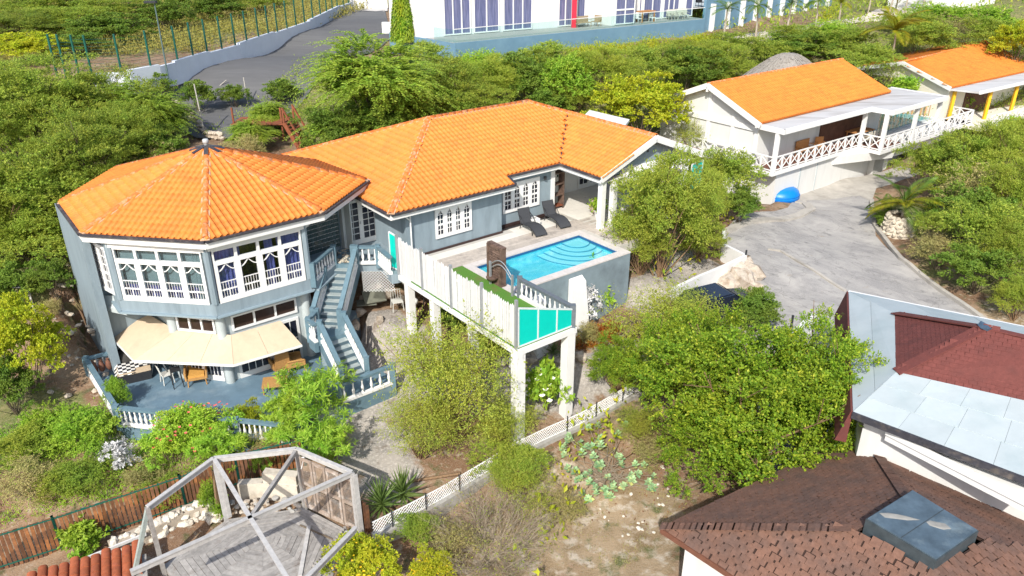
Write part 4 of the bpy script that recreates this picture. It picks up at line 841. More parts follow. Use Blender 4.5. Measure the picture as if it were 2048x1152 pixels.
# ================================================================== outdoor stair
stair = thing('outdoor_staircase', 'blue-grey outdoor staircase with white balusters turning down from the landing to the terrace', 'staircase', H(12, 27, -3.65), TH)
TD = mat('stair_tread', (.33, .385, .39), .6, .14, 3, col2=(.42, .45, .43), stain=(.5, .68), stain_scale=3)
RIS = mat('riser_shade', (.085, .13, .16), .6, .15, 4); n1 = 10; d1 = H(-1, -1).normalized(); s0 = H(13.66, 29.62); sx = H(1, -1).normalized(); hw = .5; rz = .175; tr = .275  # riser colour set dark to stand in for the shade lines between treads
for i in range(n1):
    z = -rz * (i + 1); a = s0 + d1 * tr * i; b = a + d1 * (tr + .02); mb = MB(); mb.prism([a - sx * hw, a + sx * hw, b + sx * hw, b - sx * hw], z - .5, z); part(stair, 'step', mb, TD); rs = MB(); f_ = b; rs.beam(b - sx * hw - d1 * .018 + UP * (z - .09), b + sx * hw - d1 * .018 + UP * (z - .09), .008, .15); rs = MB(); rs.beam(b - sx * (hw - .01) + d1 * .006 + UP * (z - .1), b + sx * (hw - .01) + d1 * .006 + UP * (z - .1), .012, .14); part(stair, 'riser', rs, RIS)
m0 = s0 + d1 * tr * n1; zm = -rz * n1 - .002
mu, mw = UW(m0); mb = MB(); ml = [m0 + sx * hw, m0 - sx * hw, H(mu - .95, mw - .25), H(mu - .95, mw - .85), H(mu + .35, mw - .85)]; mb.prism(ml, zm - .5, zm); part(stair, 'mid_landing', mb, GREYD)
n2 = 7; ca, cb_ = mu - .62, mu + .36; rz2 = .195; ZF = zm - rz2 * n2
for i in range(n2):
    z = zm - rz2 * (i + 1); w0 = mw - .85 - i * .235; mb = MB(); mb.hb(ca, cb_, w0 - .275, w0, z - .5, z); part(stair, 'step', mb, TD); rs = MB(); rs.hb(ca + .01, cb_ - .01, w0 - .287, w0 - .276, z - .165, z - .03); part(stair, 'riser', rs, RIS)
wend = mw - .85 - n2 * .235
for nm, p, q, n in (('a', s0 + sx * (hw + .08), m0 + sx * (hw + .08) + UP * zm, 13), ('b', s0 - sx * (hw + .08) + d1 * 1.0 - UP * .65, m0 - sx * (hw + .08) + UP * zm, 9), ('c', H(cb_ + .08, mw - .75, zm), H(cb_ + .08, wend, ZF), 9), ('d', H(ca - .08, mw - .85, zm), H(ca - .08, wend, ZF), 9), ('e', H(mu - .95, mw - .3, zm), H(mu - .95, mw - .9, zm), 3), ('f', H(mu - .95, mw - .3, zm), H(mu - .35, mw + .2, zm), 3)):
    st = MB(); st.beam(p - UP * .22, q - UP * .22, .17, .46); part(stair, 'stringer', st, GREYD); balustrade(stair, p, q, .88, n, (nm not in 'f', nm != 'e'))
lo_ = MB(); lo_.hb(ca - .9, cb_ + .75, wend - 1.15, wend - .02, -4.9, ZF - .001); part(stair, 'foot_landing', lo_, GREYD)
balustrade(stair, H(ca - .75, wend - 1.1, ZF), H(cb_ + .65, wend - 1.1, ZF), .88, 6)
for i in range(3): mb = MB(); mb.hb(ca - 1.2 - .28 * i, ca - .9 - .28 * i, wend - 1.1, wend - .05, -4.6, ZF - .15 * (i + 1)); part(stair, 'step', mb, TD)
uw_ = MB(); uw_.prism([s0 + sx * hw * .9, s0 - sx * hw * .9, m0 - sx * hw * .9, m0 + sx * hw * .9], -3.7, -2.3); part(stair, 'support_wall', uw_, GREYW)
# ================================================================== terrace, balustrade and awning
ZT = -3.65
tc = [P(x, y, ZT + .85) for x, y in ((222, 703), (171, 716), (231, 813), (470, 838), (600, 852))]; tcf = [Vector((p.x, p.y, ZT)) for p in tc]
tp = MB(); tp.prism(tcf + [H(ca - .5, wend - 1.2), H(12.3, 27), H(12.6, 30.5), H(8, 33), H(4.4, 33.2)], -5.0, ZT); struct('terrace', tp, FLOORB)
tb = thing('terrace_balustrade', 'long white balustrade with blue-grey rail around the terrace under the awning', 'balustrade', tcf[2])
balustrade(tb, tcf[0], tcf[1], .85, 4, gap=.22); balustrade(tb, tcf[1], tcf[2], .85, None, (False, True), gap=.21); balustrade(tb, tcf[2], tcf[3], .85, None, (False, True), gap=.21); balustrade(tb, tcf[3], tcf[4], .85, None, (False, False), gap=.21)
clay = mat('dark_clay', (.19, .085, .055), .8, .15, 9)
for i in range(3):
    p = tcf[0].lerp(tcf[1], .2 + .28 * i) + Vector((.12, -.22, .16)); mb = MB(); mb.lathe([(.05, 0), (.11, .08), (.13, .25), (.09, .42), (.05, .5), (.07, .54)], 10, Matrix.Translation(p)); solid('clay_jar', 'dark clay jar inside the short balustrade at the terrace corner', 'jar', mb, clay, 'clay jars at the terrace corner')
aw = thing('awning', 'broad cream canvas awning sloping out over the terrace doors', 'awning', P(430, 690, -1.9))
zt_, zf_ = -1.38, -2.12
top = [P(x, y, zt_) for x, y in ((298, 629), (353, 661), (462, 670), (561, 641))]; frt = [P(x, y, zf_) for x, y in ((216, 666), (267, 720), (467, 729), (604, 689))]
segs = [(top[0], top[1], frt[0], frt[1], 1), (top[1], top[2], frt[1], frt[2], 3), (top[2], top[3], frt[2], frt[3], 2)]
for a, b, c, d, n in segs:
    for i in range(n):
        p, q, r_, s_ = a.lerp(b, i / n), a.lerp(b, (i + 1) / n), c.lerp(d, (i + 1) / n), c.lerp(d, i / n); e = (q - p).normalized() * .006; z = UP * .02
        mb = MB(); mb.hexa([p + e - z, q - e - z, r_ - e - z, s_ + e - z, p + e, q - e, r_ - e, s_ + e]); part(aw, 'canvas_panel', mb, BEIGE)
vb_ = MB()
for p, q in zip(frt[:-1], frt[1:]): vb_.beam(p - UP * .05, q - UP * .05, .05, .1)
part(aw, 'front_bar', vb_, WHITE)
for p, q in zip((top[0], top[1], top[2], top[3]), frt): mb = MB(); mb.beam(p - UP * .06, q - UP * .07, .04, .05); part(aw, 'support_arm', mb, ALU)
# ------------------------------------------------------------------ terrace furniture
def at_t(px, py): return P(px, py, ZT)
def wicker(label, p, rot, sc_=1.0, back=.75, lie=.12, group=None, seatcol=CUSHION):
    t = thing('wicker_chair', label, 'armchair', p, rot, group); M = wm(t) @ Matrix.Scale(sc_, 4)
    def bx(x0, x1, y0, y1, z0, z1): mb = MB(); mb.hexa([M @ Vector(v) for v in ((x0, y0, z0), (x1, y0, z0), (x1, y1, z0), (x0, y1, z0), (x0, y0, z1), (x1, y0, z1), (x1, y1, z1), (x0, y1, z1))]); return mb
    part(t, 'seat', bx(-.32, .32, -.38, .36, .26, .36), RATTAN); part(t, 'cushion', bx(-.29, .29, -.34, .32, .36, .46), seatcol)
    mb = MB(); mb.hexa([M @ Vector(v) for v in ((-.32, .28, .36), (.32, .28, .36), (.32, .4, .36), (-.32, .4, .36), (-.28, .28 + lie * 3, .36 + back), (.28, .28 + lie * 3, .36 + back), (.28, .38 + lie * 3, .36 + back), (-.28, .38 + lie * 3, .36 + back))]); part(t, 'backrest', mb, seatcol)
    for s in (-1, 1):
        mb = MB(); mb.path([M @ Vector((s * .36, -.38, .3)), M @ Vector((s * .38, -.36, .56)), M @ Vector((s * .38, 0, .6)), M @ Vector((s * .36, .36, .62))], .05, 7); mb.hexa([M @ Vector((s * .36 + a, b, c)) for c in (.3, .56) for a, b in ((-.03, -.36), (.03, -.36), (.03, .34), (-.03, .34))]); part(t, 'armrest', mb, RATTAN)
        for y in (-.34, .32): mb = MB(); mb.tube(M @ Vector((s * .31, y, .28)), M @ Vector((s * .33, y * 1.08, 0)), .028); part(t, 'leg', mb, RATTAN)
    return t
wicker('reclining rattan armchair with tall ochre cushion left of the terrace doors', at_t(396, 762), R(20), 1.1, .95, .18)
wicker('rattan armchair with ochre back turned towards the staircase', at_t(563, 742), R(-150), 1.0, .8, .06, None, RATTAN)
wicker('second rattan armchair under the awning edge, closest to the stair wall', at_t(590, 738), R(120), 1.0, .8, .1, None, RATTAN)
t = thing('low_table', 'low square rattan table on the terrace half behind the oleander', 'table', at_t(552, 778), .2); M = wm(t)
mb = MB(); mb.hexa([M @ Vector(v) for v in ((-.5, -.4, .32), (.5, -.4, .32), (.5, .4, .32), (-.5, .4, .32), (-.5, -.4, .38), (.5, -.4, .38), (.5, .4, .38), (-.5, .4, .38))]); part(t, 'table_top', mb, RATTAN)
for x in (-.45, .45):
    for y in (-.35, .35): mb = MB(); mb.tube(M @ Vector((x, y, 0)), M @ Vector((x, y, .33)), .03); part(t, 'leg', mb, RATTAN)
t = thing('storage_bench', 'beige storage bench half covered by a black and white checked cloth', 'bench', at_t(272, 757), R(28)); M = wm(t)
def mbx(M, x0, x1, y0, y1, z0, z1, mb=None): mb = mb or MB(); return mb.hexa([M @ Vector(v) for v in ((x0, y0, z0), (x1, y0, z0), (x1, y1, z0), (x0, y1, z0), (x0, y0, z1), (x1, y0, z1), (x1, y1, z1), (x0, y1, z1))])
part(t, 'bench_body', mbx(M, -.62, .62, -.32, .32, 0, .42), DARKM); part(t, 'seat_cushion', mbx(M, -.64, -.01, -.34, .34, .42, .53), BEIGE); part(t, 'seat_cushion', mbx(M, .01, .64, -.34, .34, .42, .53), BEIGE)
cw = thing('checked_cloth', 'black and white checked cloth draped over the storage bench', 'cloth', at_t(272, 757) + UP * .54, R(28)); M = wm(cw)
cA, cB = mat('cloth_white', (.72, .71, .68), .9, .05), mat('cloth_black', (.012, .014, .022), .9, .1); A_, B_ = MB(), MB()
for i in range(9):
    for j in range(6):
        if i > 4 and j < 2: continue
        def pp(a, b):
            x = -.74 + a * .16; y = -.42 + b * .16; z = .03 + .012 * math.sin(a * 1.7 + b); 
            if y < -.36: z -= (-.36 - y) * 2; y = -.36
            if x < -.64: z -= (-.64 - x) * 1.6
            return M @ Vector((x, y, z))
        (A_ if (i + j) % 2 else B_).quad(pp(i, j), pp(i + 1, j), pp(i + 1, j + 1), pp(i, j + 1))
part(cw, 'white_square', A_, cA); part(cw, 'black_square', B_, cB)
gcv = MB(); c_ = at_t(254, 737); gcv.lathe([(.42, 0), (.46, .3), (.42, .62), (.28, .85), (.08, .95)], 12, Matrix.Translation(c_) @ Matrix.Scale(1.3, 4, (1, .4, 0))); solid('grill_cover', 'dark covered barbecue standing against the side wall of the terrace', 'barbecue', gcv, mat('dark_cover', (.05, .048, .045), .8, .2, 5))
t = thing('garden_table', 'small round mosaic table under the awning behind the white chair', 'table', at_t(318, 741)); M = wm(t)
mb = MB(); mb.lathe([(.45, .70), (.46, .74), (0.01, .745)], 16, M); part(t, 'table_top', mb, mat('mosaic_top', (.42, .40, .34), .7, .35, 22))
for k in range(3): a = k * 2.09; mb = MB(); mb.tube(M @ Vector((.1 * math.cos(a), .1 * math.sin(a), .7)), M @ Vector((.36 * math.cos(a), .36 * math.sin(a), 0)), .025); part(t, 'leg', mb, WHITE)
def slat_chair(name, label, p, rot, m, seat=.43, back=.42, wd=.44, cat='chair'):
    t = thing(name, label, cat, p, rot); M = wm(t); h = wd / 2
    part(t, 'seat', mbx(M, -h, h, -h, h, seat - .03, seat), m)
    for x in (-h + .03, h - .03):
        for y in (-h + .03, h - .03): mb = MB(); mb.tube(M @ Vector((x, y, seat)), M @ Vector((x * 1.15, y * 1.15, 0)), .02); part(t, 'leg', mb, m)
    if back:
        mb = MB()
        for k in range(5): x = -h + .03 + (wd - .06) * k / 4; mb.tube(M @ Vector((x, h - .02, seat)), M @ Vector((x, h + .08, seat + back)), .015)
        mb.tube(M @ Vector((-h, h + .08, seat + back)), M @ Vector((h, h + .08, seat + back)), .025); part(t, 'backrest', mb, m)
    return t
slat_chair('garden_chair', 'white plastic garden chair on the terrace between bench and black stool', at_t(336, 764), R(130), mat('white_plastic', (.66, .66, .62), .4, .05))
slat_chair('bar_stool', 'tall black metal bar stool beside the ochre cushioned recliner', at_t(357, 772), R(30), DARKM, .82, .25, .4, 'stool')
# ================================================================== white neighbour house with the crossed railing
def xrail(root, pts, h=.95, bay=.95, m=WHITE2, post=.09):
    for p, q in zip(pts[:-1], pts[1:]):
        p = Vector(p); q = Vector(q); L_ = (q - p).length; n = max(1, round(L_ / bay)); a = MB(); a.beam(p + UP * h, q + UP * h, .09, .07); part(root, 'handrail', a, m); a = MB(); a.beam(p + UP * .1, q + UP * .1, .06, .06); part(root, 'bottom_rail', a, m)
        for i in range(n):
            a = p.lerp(q, i / n); b = p.lerp(q, (i + 1) / n); x = MB(); x.beam(a + UP * .12, b + UP * (h - .04), .035, .06); part(root, 'crossed_slat', x, m); x = MB(); x.beam(a + UP * (h - .04), b + UP * .12, .036, .06); part(root, 'crossed_slat', x, m)
            x = MB(); x.beam(a, a + UP * h, post, post, HU); part(root, 'rail_post', x, m)
nh = thing('white_villa', 'white two-storey villa with orange roof and crossed white railing above the driveway', 'house', H(50, 32, -3), TH)
WVW = mat('villa_white_render', (.64, .64, .625), .75, .04, 2, col2=(.54, .54, .52), stain=(.55, .78), stain_scale=.9, stretch=(1.5, 1.5, .3))
a, b = 41.8, 57.8; ew, rw, bw = 28.3, 32.6, 37.0; ez, rzz = 2.42, 4.2
def zr_(w_): return ez + (rzz - ez) * (1 - abs(w_ - rw) / (rw - ew))
fcs = [[H(a, ew, ez), H(b, ew, ez), H(b, rw, rzz), H(a, rw, rzz)], [H(b, bw, ez), H(a, bw, ez), H(a, rw, rzz), H(b, rw, rzz)]]
r1 = roof_body(nh, fcs); TL = grid_pieces(fcs[0], .25, .36) + grid_pieces(fcs[1], .25, .36)
lay(r1, 'roof_tile', TVs, TFs, TL, TILE, 300, 'roof_tile_field'); ridge_run(r1, H(a, rw, rzz), H(b, rw, rzz))
mb = MB()
for p, q in ((H(a - .02, ew - .1, ez - .15), H(a - .02, rw, rzz - .1)), (H(a - .02, rw, rzz - .1), H(a - .02, bw, ez - .15))): mb.beam(p, q, .1, .34)
part(nh, 'rake_board', mb, WHITE)
mb = MB(); mb.hb(42.3, 57.5, 28.6, 36.8, -.55, 2.4); mb.add([H(42.3, 28.6, 2.4), H(42.3, 36.8, 2.4), H(42.3, 32.6, 4.0), H(42.5, 28.6, 2.4), H(42.5, 36.8, 2.4), H(42.5, 32.6, 4.0)], [(0, 1, 2), (3, 4, 5)]); part(nh, 'upper_wall', mb, WVW)
mb = MB()
for w_ in (28.75, 30.6, 32.6, 34.6): mb.hb(42.22, 42.3, w_ - .12, w_ + .12, -.5, 2.4 if w_ != 32.6 else 3.9)
mb.hb(42.2, 42.3, 28.6, 36.8, 1.75, 2.1); part(nh, 'wall_batten', mb, WHITE)
for w_ in (28.5, 32.6): mb = MB(); mb.beam(H(41.75, w_, 2.3 if w_ < 30 else 3.9), H(42.4, w_, 2.3 if w_ < 30 else 3.9), .14, .4, UP); part(nh, 'roof_bracket', mb, WHITE)
mb = MB(); mb.hb(42.9, 54.6, 27.3, 36, -3.6, -.75); mb.hb(54.6, 56.6, 26.9, 36, -3.6, -1.2); mb.hb(56.6, 65, 27.6, 36, -3.6, -.75); part(nh, 'lower_wall', mb, WVW)
mb = MB(); mb.hb(54.62, 55.9, 26.86, 26.9, -3.1, -1.25); part(nh, 'storage_door', mb, mat('concrete_door', (.33, .33, .30), .8, .12)); mb = MB(); mb.hb(45.6, 45.7, 27.26, 27.3, -3.1, -.8); mb.hb(47.6, 47.66, 27.26, 27.3, -3.1, -.8); part(nh, 'wall_joint', mb, PALEW)
mb = MB(); mb.hb(42.0, 52.1, 27.0, 28.6, -.75, -.5); mb.hb(42.0, 42.4, 28.6, 34, -.75, -.5); mb.hb(52.1, 66, 25.4, 27.6, -.75, -.5); mb.hb(52.1, 66, 27.6, 33, -.8, -.52); part(nh, 'deck_slab', mb, WHITE)
mb = MB(); mb.hb(42.1, 52.2, 27.1, 28.55, -.5, -.485); mb.hb(52.2, 55.5, 25.5, 31, -.5, -.484); part(nh, 'deck_boards', mb, mat('brown_deck', (.22, .10, .07), .7, .15, 6))
mb = MB(); mb.hexa([H(49.5, 27.2, -1.4), H(54.4, 25.6, -1.4), H(54.4, 27.3, -1.4), H(49.5, 27.3, -1.4), H(49.5, 27.05, -.76), H(54.4, 25.45, -.76), H(54.4, 27.3, -.76), H(49.5, 27.3, -.76)]); part(nh, 'deck_corbel', mb, WHITE)
mb = MB(); mb.hb(55.2, 64.8, 26.2, 27.6, -1.7, -.76); part(nh, 'planter_ledge', mb, WVW)
FLR = mat('flat_roof_grey', (.50, .50, .50), .8, .1, 2, col2=(.36, .35, .34), stain=(.5, .66), stain_scale=.7, stretch=(.2, 1, 1))
mb = MB(); mb.hb(42.15, 52.3, 26.75, 28.6, 2.12, 2.27); mb.hb(52.3, 60, 25.3, 29.5, 2.12, 2.27); part(nh, 'flat_roof', mb, FLR)
mb = MB(); mb.hb(42.05, 52.2, 26.6, 26.75, 2.0, 2.31); mb.hb(52.2, 52.3, 25.2, 26.75, 2.0, 2.31); mb.hb(52.3, 60.1, 25.15, 25.3, 2.0, 2.31); mb.hb(42.0, 42.15, 26.6, 28.4, 2.0, 2.31); mb.hb(60.0, 60.12, 25.3, 29.5, 2.0, 2.31); part(nh, 'roof_edge', mb, WHITE)
for u_, w_ in ((42.15, 27.1), (52.2, 27.0), (52.25, 25.5), (56.4, 25.5), (60.0, 25.6)): mb = MB(); mb.hb(u_ - .12, u_ + .12, w_ - .12, w_ + .12, -.5, 2.1); part(nh, 'veranda_column', mb, WHITE)
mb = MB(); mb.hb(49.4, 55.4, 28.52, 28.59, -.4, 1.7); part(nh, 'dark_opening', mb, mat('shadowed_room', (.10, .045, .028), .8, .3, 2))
mb = MB(); mb.hb(55.5, 64.5, 27.8, 31.5, -.5, -.42); part(nh, 'pool_rim', mb, PALEW); mb = MB(); mb.hb(55.8, 64.2, 28.0, 31.2, -.5, -.40); part(nh, 'pool_water', mb, mat('sheltered_pool_water', (.10, .36, .40), .08, .1, 3, spec=.6))
mb = MB(); mb.hb(55.5, 57.4, 31.5, 36, -.5, 2.3); part(nh, 'rear_wall', mb, WVW)
xr = thing('crossed_railing', 'long white railing of crossed slats along the villa deck over the driveway', 'railing', H(47, 27.05, -.5), TH)
xrail(xr, [H(42.05, 33.6, -.5), H(42.05, 27.06, -.5), H(52.1, 27.06, -.5), H(52.1, 25.46, -.5), H(65.8, 25.46, -.5), H(65.8, 27.5, -.5)])
ts = thing('timber_screen', 'curved screen of upright tan timber slats at the far end of the villa deck', 'screen', H(63, 29, -.5), TH)
sm_ = MB(); sm_.box((0, 0, .75), (.14, .04, 1.5)); sme = sm_.mesh('slat', mat('tan_slat', (.42, .25, .13), .75, .15, 6, rnd=.12))
for i in range(34): t_ = i / 33; inst(ts, 'slat', sme, Matrix.Translation(H(58.6 + 7.4 * t_, 32.6 - 4.9 * t_ + 1.2 * math.sin(t_ * 3.1), -.5)) @ Matrix.Rotation(TH - .55, 4, 'Z'))
def chair_simple(nm, label, p, rot, m, w_=.55, group=None, cat='chair'):
    t = thing(nm, label, cat, p, rot, group); M = wm(t); h = w_ / 2
    part(t, 'seat', mbx(M, -h, h, -.25, .25, .36, .42), m); part(t, 'backrest', mbx(M, -h, h, .23, .28, .42, .95), m)
    for x in (-h + .03, h - .03):
        for y in (-.22, .22): mb = MB(); mb.tube(M @ Vector((x, y, 0)), M @ Vector((x, y, .38)), .025); part(t, 'leg', mb, m)
        mb = MB(); mb.beam(M @ Vector((x, -.25, .62)), M @ Vector((x, .25, .62)), .05, .04); part(t, 'armrest', mb, m)
    return t
OAK = mat('honey_wood', (.42, .20, .07), .6, .15, 8)
chair_simple('garden_bench', 'honey coloured wooden bench on the villa deck against the white wall', H(47.3, 28.2, -.48), TH, OAK, 1.5, cat='bench')
chair_simple('garden_chair', 'honey coloured wooden armchair beside the bench on the villa deck', H(48.8, 28.0, -.48), TH - .5, OAK, .6)
t = thing('dining_table', 'long brown dining table on the villa veranda beside the sheltered pool', 'table', H(53.6, 27.9, -.48), TH); M = wm(t); part(t, 'table_top', mbx(M, -1.1, 1.1, -.5, .5, .7, .76), OAK)
for x in (-1, 1):
    for y in (-.4, .4): mb = MB(); mb.tube(M @ Vector((x, y, 0)), M @ Vector((x, y, .72)), .04); part(t, 'leg', mb, OAK)
for i in range(3): chair_simple('dining_chair', 'pale dining chair on the near side of the veranda dining table', H(52.9 + i * .75, 27.0, -.48), TH + R(180), mat('pale_chair', (.5, .47, .4), .7, .1), .5, 'dining chairs at the villa table')
# ------------------------------------------------------------------ second neighbour with yellow columns
n2 = thing('cream_villa', 'cream villa with orange roof and yellow columns at the right edge', 'house', P(1960, 190, -.4), TH)
CRM = mat('cream_render', (.72, .68, .58), .75, .05); YEL = mat('yellow_paint', (.75, .42, .02), .6, .05)
RL, RR, EL, ER = P(1806, 124, 3.3), P(1970, 86, 3.3), P(1902, 175, 2.1), P(2075, 137, 2.1); 
BLk = RL * 2 - EL; BLk.z = 2.1; BRk = RR * 2 - ER; BRk.z = 2.1
fcs = [[EL, ER, RR, RL], [BRk, BLk, RL, RR]]; r2_ = roof_body(n2, fcs); TL = grid_pieces(fcs[0], .25, .36) + grid_pieces(fcs[1], .25, .36); lay(r2_, 'roof_tile', TVs, TFs, TL, TILE, 300, 'roof_tile_field'); ridge_run(r2_, RL, RR)
mb = MB(); mb.beam(EL - UP * .12, RL - UP * .1, .1, .32); mb.beam(RL - UP * .1, BLk - UP * .12, .1, .32); part(n2, 'rake_board', mb, WHITE)
dl = (ER - EL).normalized(); dn = dl.cross(UP).normalized()
wl0, wl1, wb0, wb1 = EL + dl * .4 - dn * .2, ER - dn * .2, BLk + dl * .4, BRk
mb = MB(); mb.prism([wl0, wl1, wb1, wb0], -2.6, 2.0); mb.add([Vector((wl0.x, wl0.y, 2.0)), Vector((wb0.x, wb0.y, 2.0)), RL + dl * .4 - UP * .15], [(0, 1, 2)]); part(n2, 'wall', mb, CRM)
mb = MB(); mb.prism([EL, ER, ER + dn * 2.1, EL + dn * 1.9 + dl * .6], 1.86, 1.98); part(n2, 'flat_roof', mb, FLR); mb = MB(); mb.beam(EL + dn * 1.95 + dl * .6 - UP * .16, ER + dn * 2.1 - UP * .16, .1, .26); part(n2, 'roof_edge', mb, WHITE)
mb = MB(); mb.prism([EL + dn * -.2, ER, ER + dn * 3.6, EL + dn * 3.4], -.75, -.5); part(n2, 'deck_slab', mb, CRM)
for k in (.6, 3.2, 7.6): mb = MB(); p = EL + dl * k + dn * (1.6 if k > 1 else .1); mb.box(Vector((p.x, p.y, .7)), (.22, .22, 2.5)); part(n2, 'yellow_column', mb, YEL)
mb = MB(); mb.beam(Vector((EL.x, EL.y, -.9)) + dn * 3.45, Vector((ER.x, ER.y, -.9)) + dn * 3.6, .12, .3); part(n2, 'yellow_band', mb, YEL)
mb = MB(); p, q = wl0 + dl * 2.6 + dn * .06, wl0 + dl * 7 + dn * .06; mb.hexa([Vector((x.x, x.y, z)) for z in (-.4, 1.5) for x in (p, q, q - dn * .05, p - dn * .05)]); part(n2, 'dark_opening', mb, MATS['shadowed_room'])
xr = thing('crossed_railing', 'white crossed railing on the deck of the cream villa', 'railing', P(1960, 225, -.5), TH); xrail(xr, [Vector((EL.x, EL.y, -.5)) + dn * 3.35 + dl * .4, Vector((ER.x, ER.y, -.5)) + dn * 3.5])
# palm-thatch shelter behind the villa
th_ = MB(); c_ = P(1573, 150, 3.2); rr = random.Random(4); V = []
mb = MB(); mb.lathe([(3.7, -.9), (3.75, -.8), (2.6, .25), (1.5, 1.05), (.75, 1.5), (.3, 1.6), (.05, 1.62)], 28, Matrix.Translation(c_)); tt = thing('thatched_shelter', 'grey palm thatch roof rising behind the white villa', 'shelter', c_ - UP * 2.4)
THM = mat('grey_thatch', (.33, .305, .27), .95, .3, 30, col2=(.22, .20, .18), stain=(.45, .65), stain_scale=3, stretch=(3, 3, .6), bump=.8, bscale=30); part(tt, 'thatch', mb, THM); fr_ = MB()
for k in range(320):
    a = rr.random() * 6.283; r0 = rr.uniform(.5, 3.4); z0 = np.interp(r0, [.3, .75, 1.5, 2.6, 3.75], [1.6, 1.5, 1.05, .25, -.8]); r1_ = r0 + .55; z1 = np.interp(r1_, [.3, .75, 1.5, 2.6, 3.75, 4.2], [1.6, 1.5, 1.05, .25, -.8, -1.3]); fr_.beam(c_ + Vector((r0 * math.cos(a), r0 * math.sin(a), z0 + .03)), c_ + Vector((r1_ * math.cos(a + .05), r1_ * math.sin(a + .05), z1 + .06)), .07, .03)
part(tt, 'thatch_bundle', fr_, THM)
for k in range(6): a = k * 1.05; mb = MB(); p = c_ + Vector((2.6 * math.cos(a), 2.6 * math.sin(a), 0)); mb.tube(Vector((p.x, p.y, gz(p.x, p.y) - .2)), p + UP * .2, .1); part(tt, 'post', mb, BARK)
# ================================================================== blue and white apartment building
bb = thing('apartment_building', 'white apartment block on a long blue plinth with tall curtained windows up the hill', 'apartment building', P(1140, 100, 2.9))
BLUE = mat('plinth_blue', (.13, .24, .335), .75, .06, 1.2, col2=(.155, .27, .36), stain=(.5, .7), stain_scale=.3); BWH = mat('apartment_white', (.66, .66, .66), .7, .03, 2)
ZB = 4.8; A0, A1, A2 = P(910, 87, ZB), P(1410, 38, ZB), P(778, 67, ZB); da = (A1 - A0).normalized(); dn_ = da.cross(UP).normalized(); db = (A2 - A0).normalized(); back = -dn_ * 14
mb = MB(); vw_ = Vector((A2.x, A2.y, 0)).normalized() * 12 + Vector((1.2, 0, 0)); mb.prism([A0, A1, A1 + back, A2 + vw_, A2], 2.0, ZB); part(bb, 'plinth', mb, BLUE)
mb = MB(); mb.prism([A0 + db * .1 - dn_ * .12, A1 - dn_ * .12, A1 - dn_ * 2.1, A0 - dn_ * 2.1 + db * 2], ZB, ZB + .02); part(bb, 'terrace_floor', mb, mat('terrace_grey', (.36, .36, .34), .7, .05))
f0 = P(868, 83, ZB); f0 = A0 - dn_ * 2.0 + db * 2.2; f1 = A1 - dn_ * 2.2
mb = MB(); mb.prism([f0, f1, f1 + back, A2 + vw_ - db * .3, A2 - db * .3 - dn_ * .1], ZB + .005, 14); part(bb, 'facade', mb, BWH)
df = (f1 - f0).normalized()
def on_facade(px, off=.0):
    o = f0 + dn_ * off; k = (px - 1024) / FPX; d0 = depth(Vector((o.x, o.y, 6))); 
    lo, hi = -5.0, 60.0
    for _ in range(50):
        m_ = (lo + hi) / 2; q = o + df * m_; dd = depth(Vector((q.x, q.y, 6)))
        if q.x / dd < k: lo = m_
        else: hi = m_
    return o + df * lo
CUR2 = mat('building_curtain', (.14, .16, .31), .85, .2, 1.5); PAN2 = mat('curtained_pane', (.17, .18, .30), .12, .3, 2.5, spec=.5, stretch=(9, 9, .4), col2=(.10, .115, .23), stain=(.42, .6), stain_scale=1.2)
def bwin(x0, x1, n, z0=ZB + .08, z1=8.4, off=.05, mid=None):
    a, b = on_facade(x0, off), on_facade(x1, off); W_ = (b - a).length; d = (b - a).normalized(); F = fr(Vector((a.x, a.y, z0)), d, dn_); h = z1 - z0; mb = MB()
    fb(mb, F, 0, W_, 0, .08, 0, .1); fb(mb, F, 0, W_, 0, .08, h - .1, h)
    for k in range(n + 1): x = (W_ - .1) * k / n; fb(mb, F, x, x + .1, 0, .08, .1, h - .1)
    if mid: fb(mb, F, 0, W_, 0, .085, mid, mid + .14)
    o = part(bb, 'window', mb, WHITE2)
    for k in range(n): pz = MB(); x = (W_ - .1) * k / n; fb(pz, F, x + .09, x + .01 + (W_ - .1) / n, .01, .03, .09, h - .09); part(o, 'pane', pz, PAN2)
for x0, x1, n in ((887, 941, 3), (947, 998, 2), (1006, 1064, 3), (1116, 1144, 2), (1153, 1170, 1), (1277, 1283, 1), (1286, 1322, 2), (1326, 1358, 3), (1370, 1385, 1)): bwin(x0, x1, n)
pj0, pj1 = on_facade(1224, 1.7), on_facade(1270, 1.7); mb = MB(); mb.prism([pj0 + dn_ * -.02, pj1 + dn_ * -.02, pj1 - dn_ * 1.7, pj0 - dn_ * 1.7], ZB + .01, 14); part(bb, 'bay_block', mb, BWH); bwin(1230, 1269, 2, off=1.75, mid=1.25)
rdp = on_facade(1148, .9); mb = MB(); mb.box(Vector((rdp.x, rdp.y, ZB + 4)), (.42, .42, 8)); part(bb, 'red_column', mb, mat('red_paint', (.62, .02, .05), .5, .05))
for k, z in enumerate((4.4, 5.7, 7.0, 8.3)):
    q0 = (A2 - db * .6 - dn_ * .5); q = q0.lerp(f0, .52); dd = (f0 - q0).normalized(); nn = dd.cross(UP).normalized(); nn = nn if nn.y < 0 else -nn; F = fr(Vector((q.x, q.y, z)) , dd, nn); mb = MB(); fb(mb, F, -.5, .5, -.02, .05, 0, 1.0); o = part(bb, 'side_window', mb, WHITE2); mb = MB(); fb(mb, F, -.42, .42, .05, .07, .08, .92); part(o, 'pane', mb, PAN2)
gl = glassmat('balustrade_glass', (.86, .96, .955), .08); gp0 = A0 + db * .5
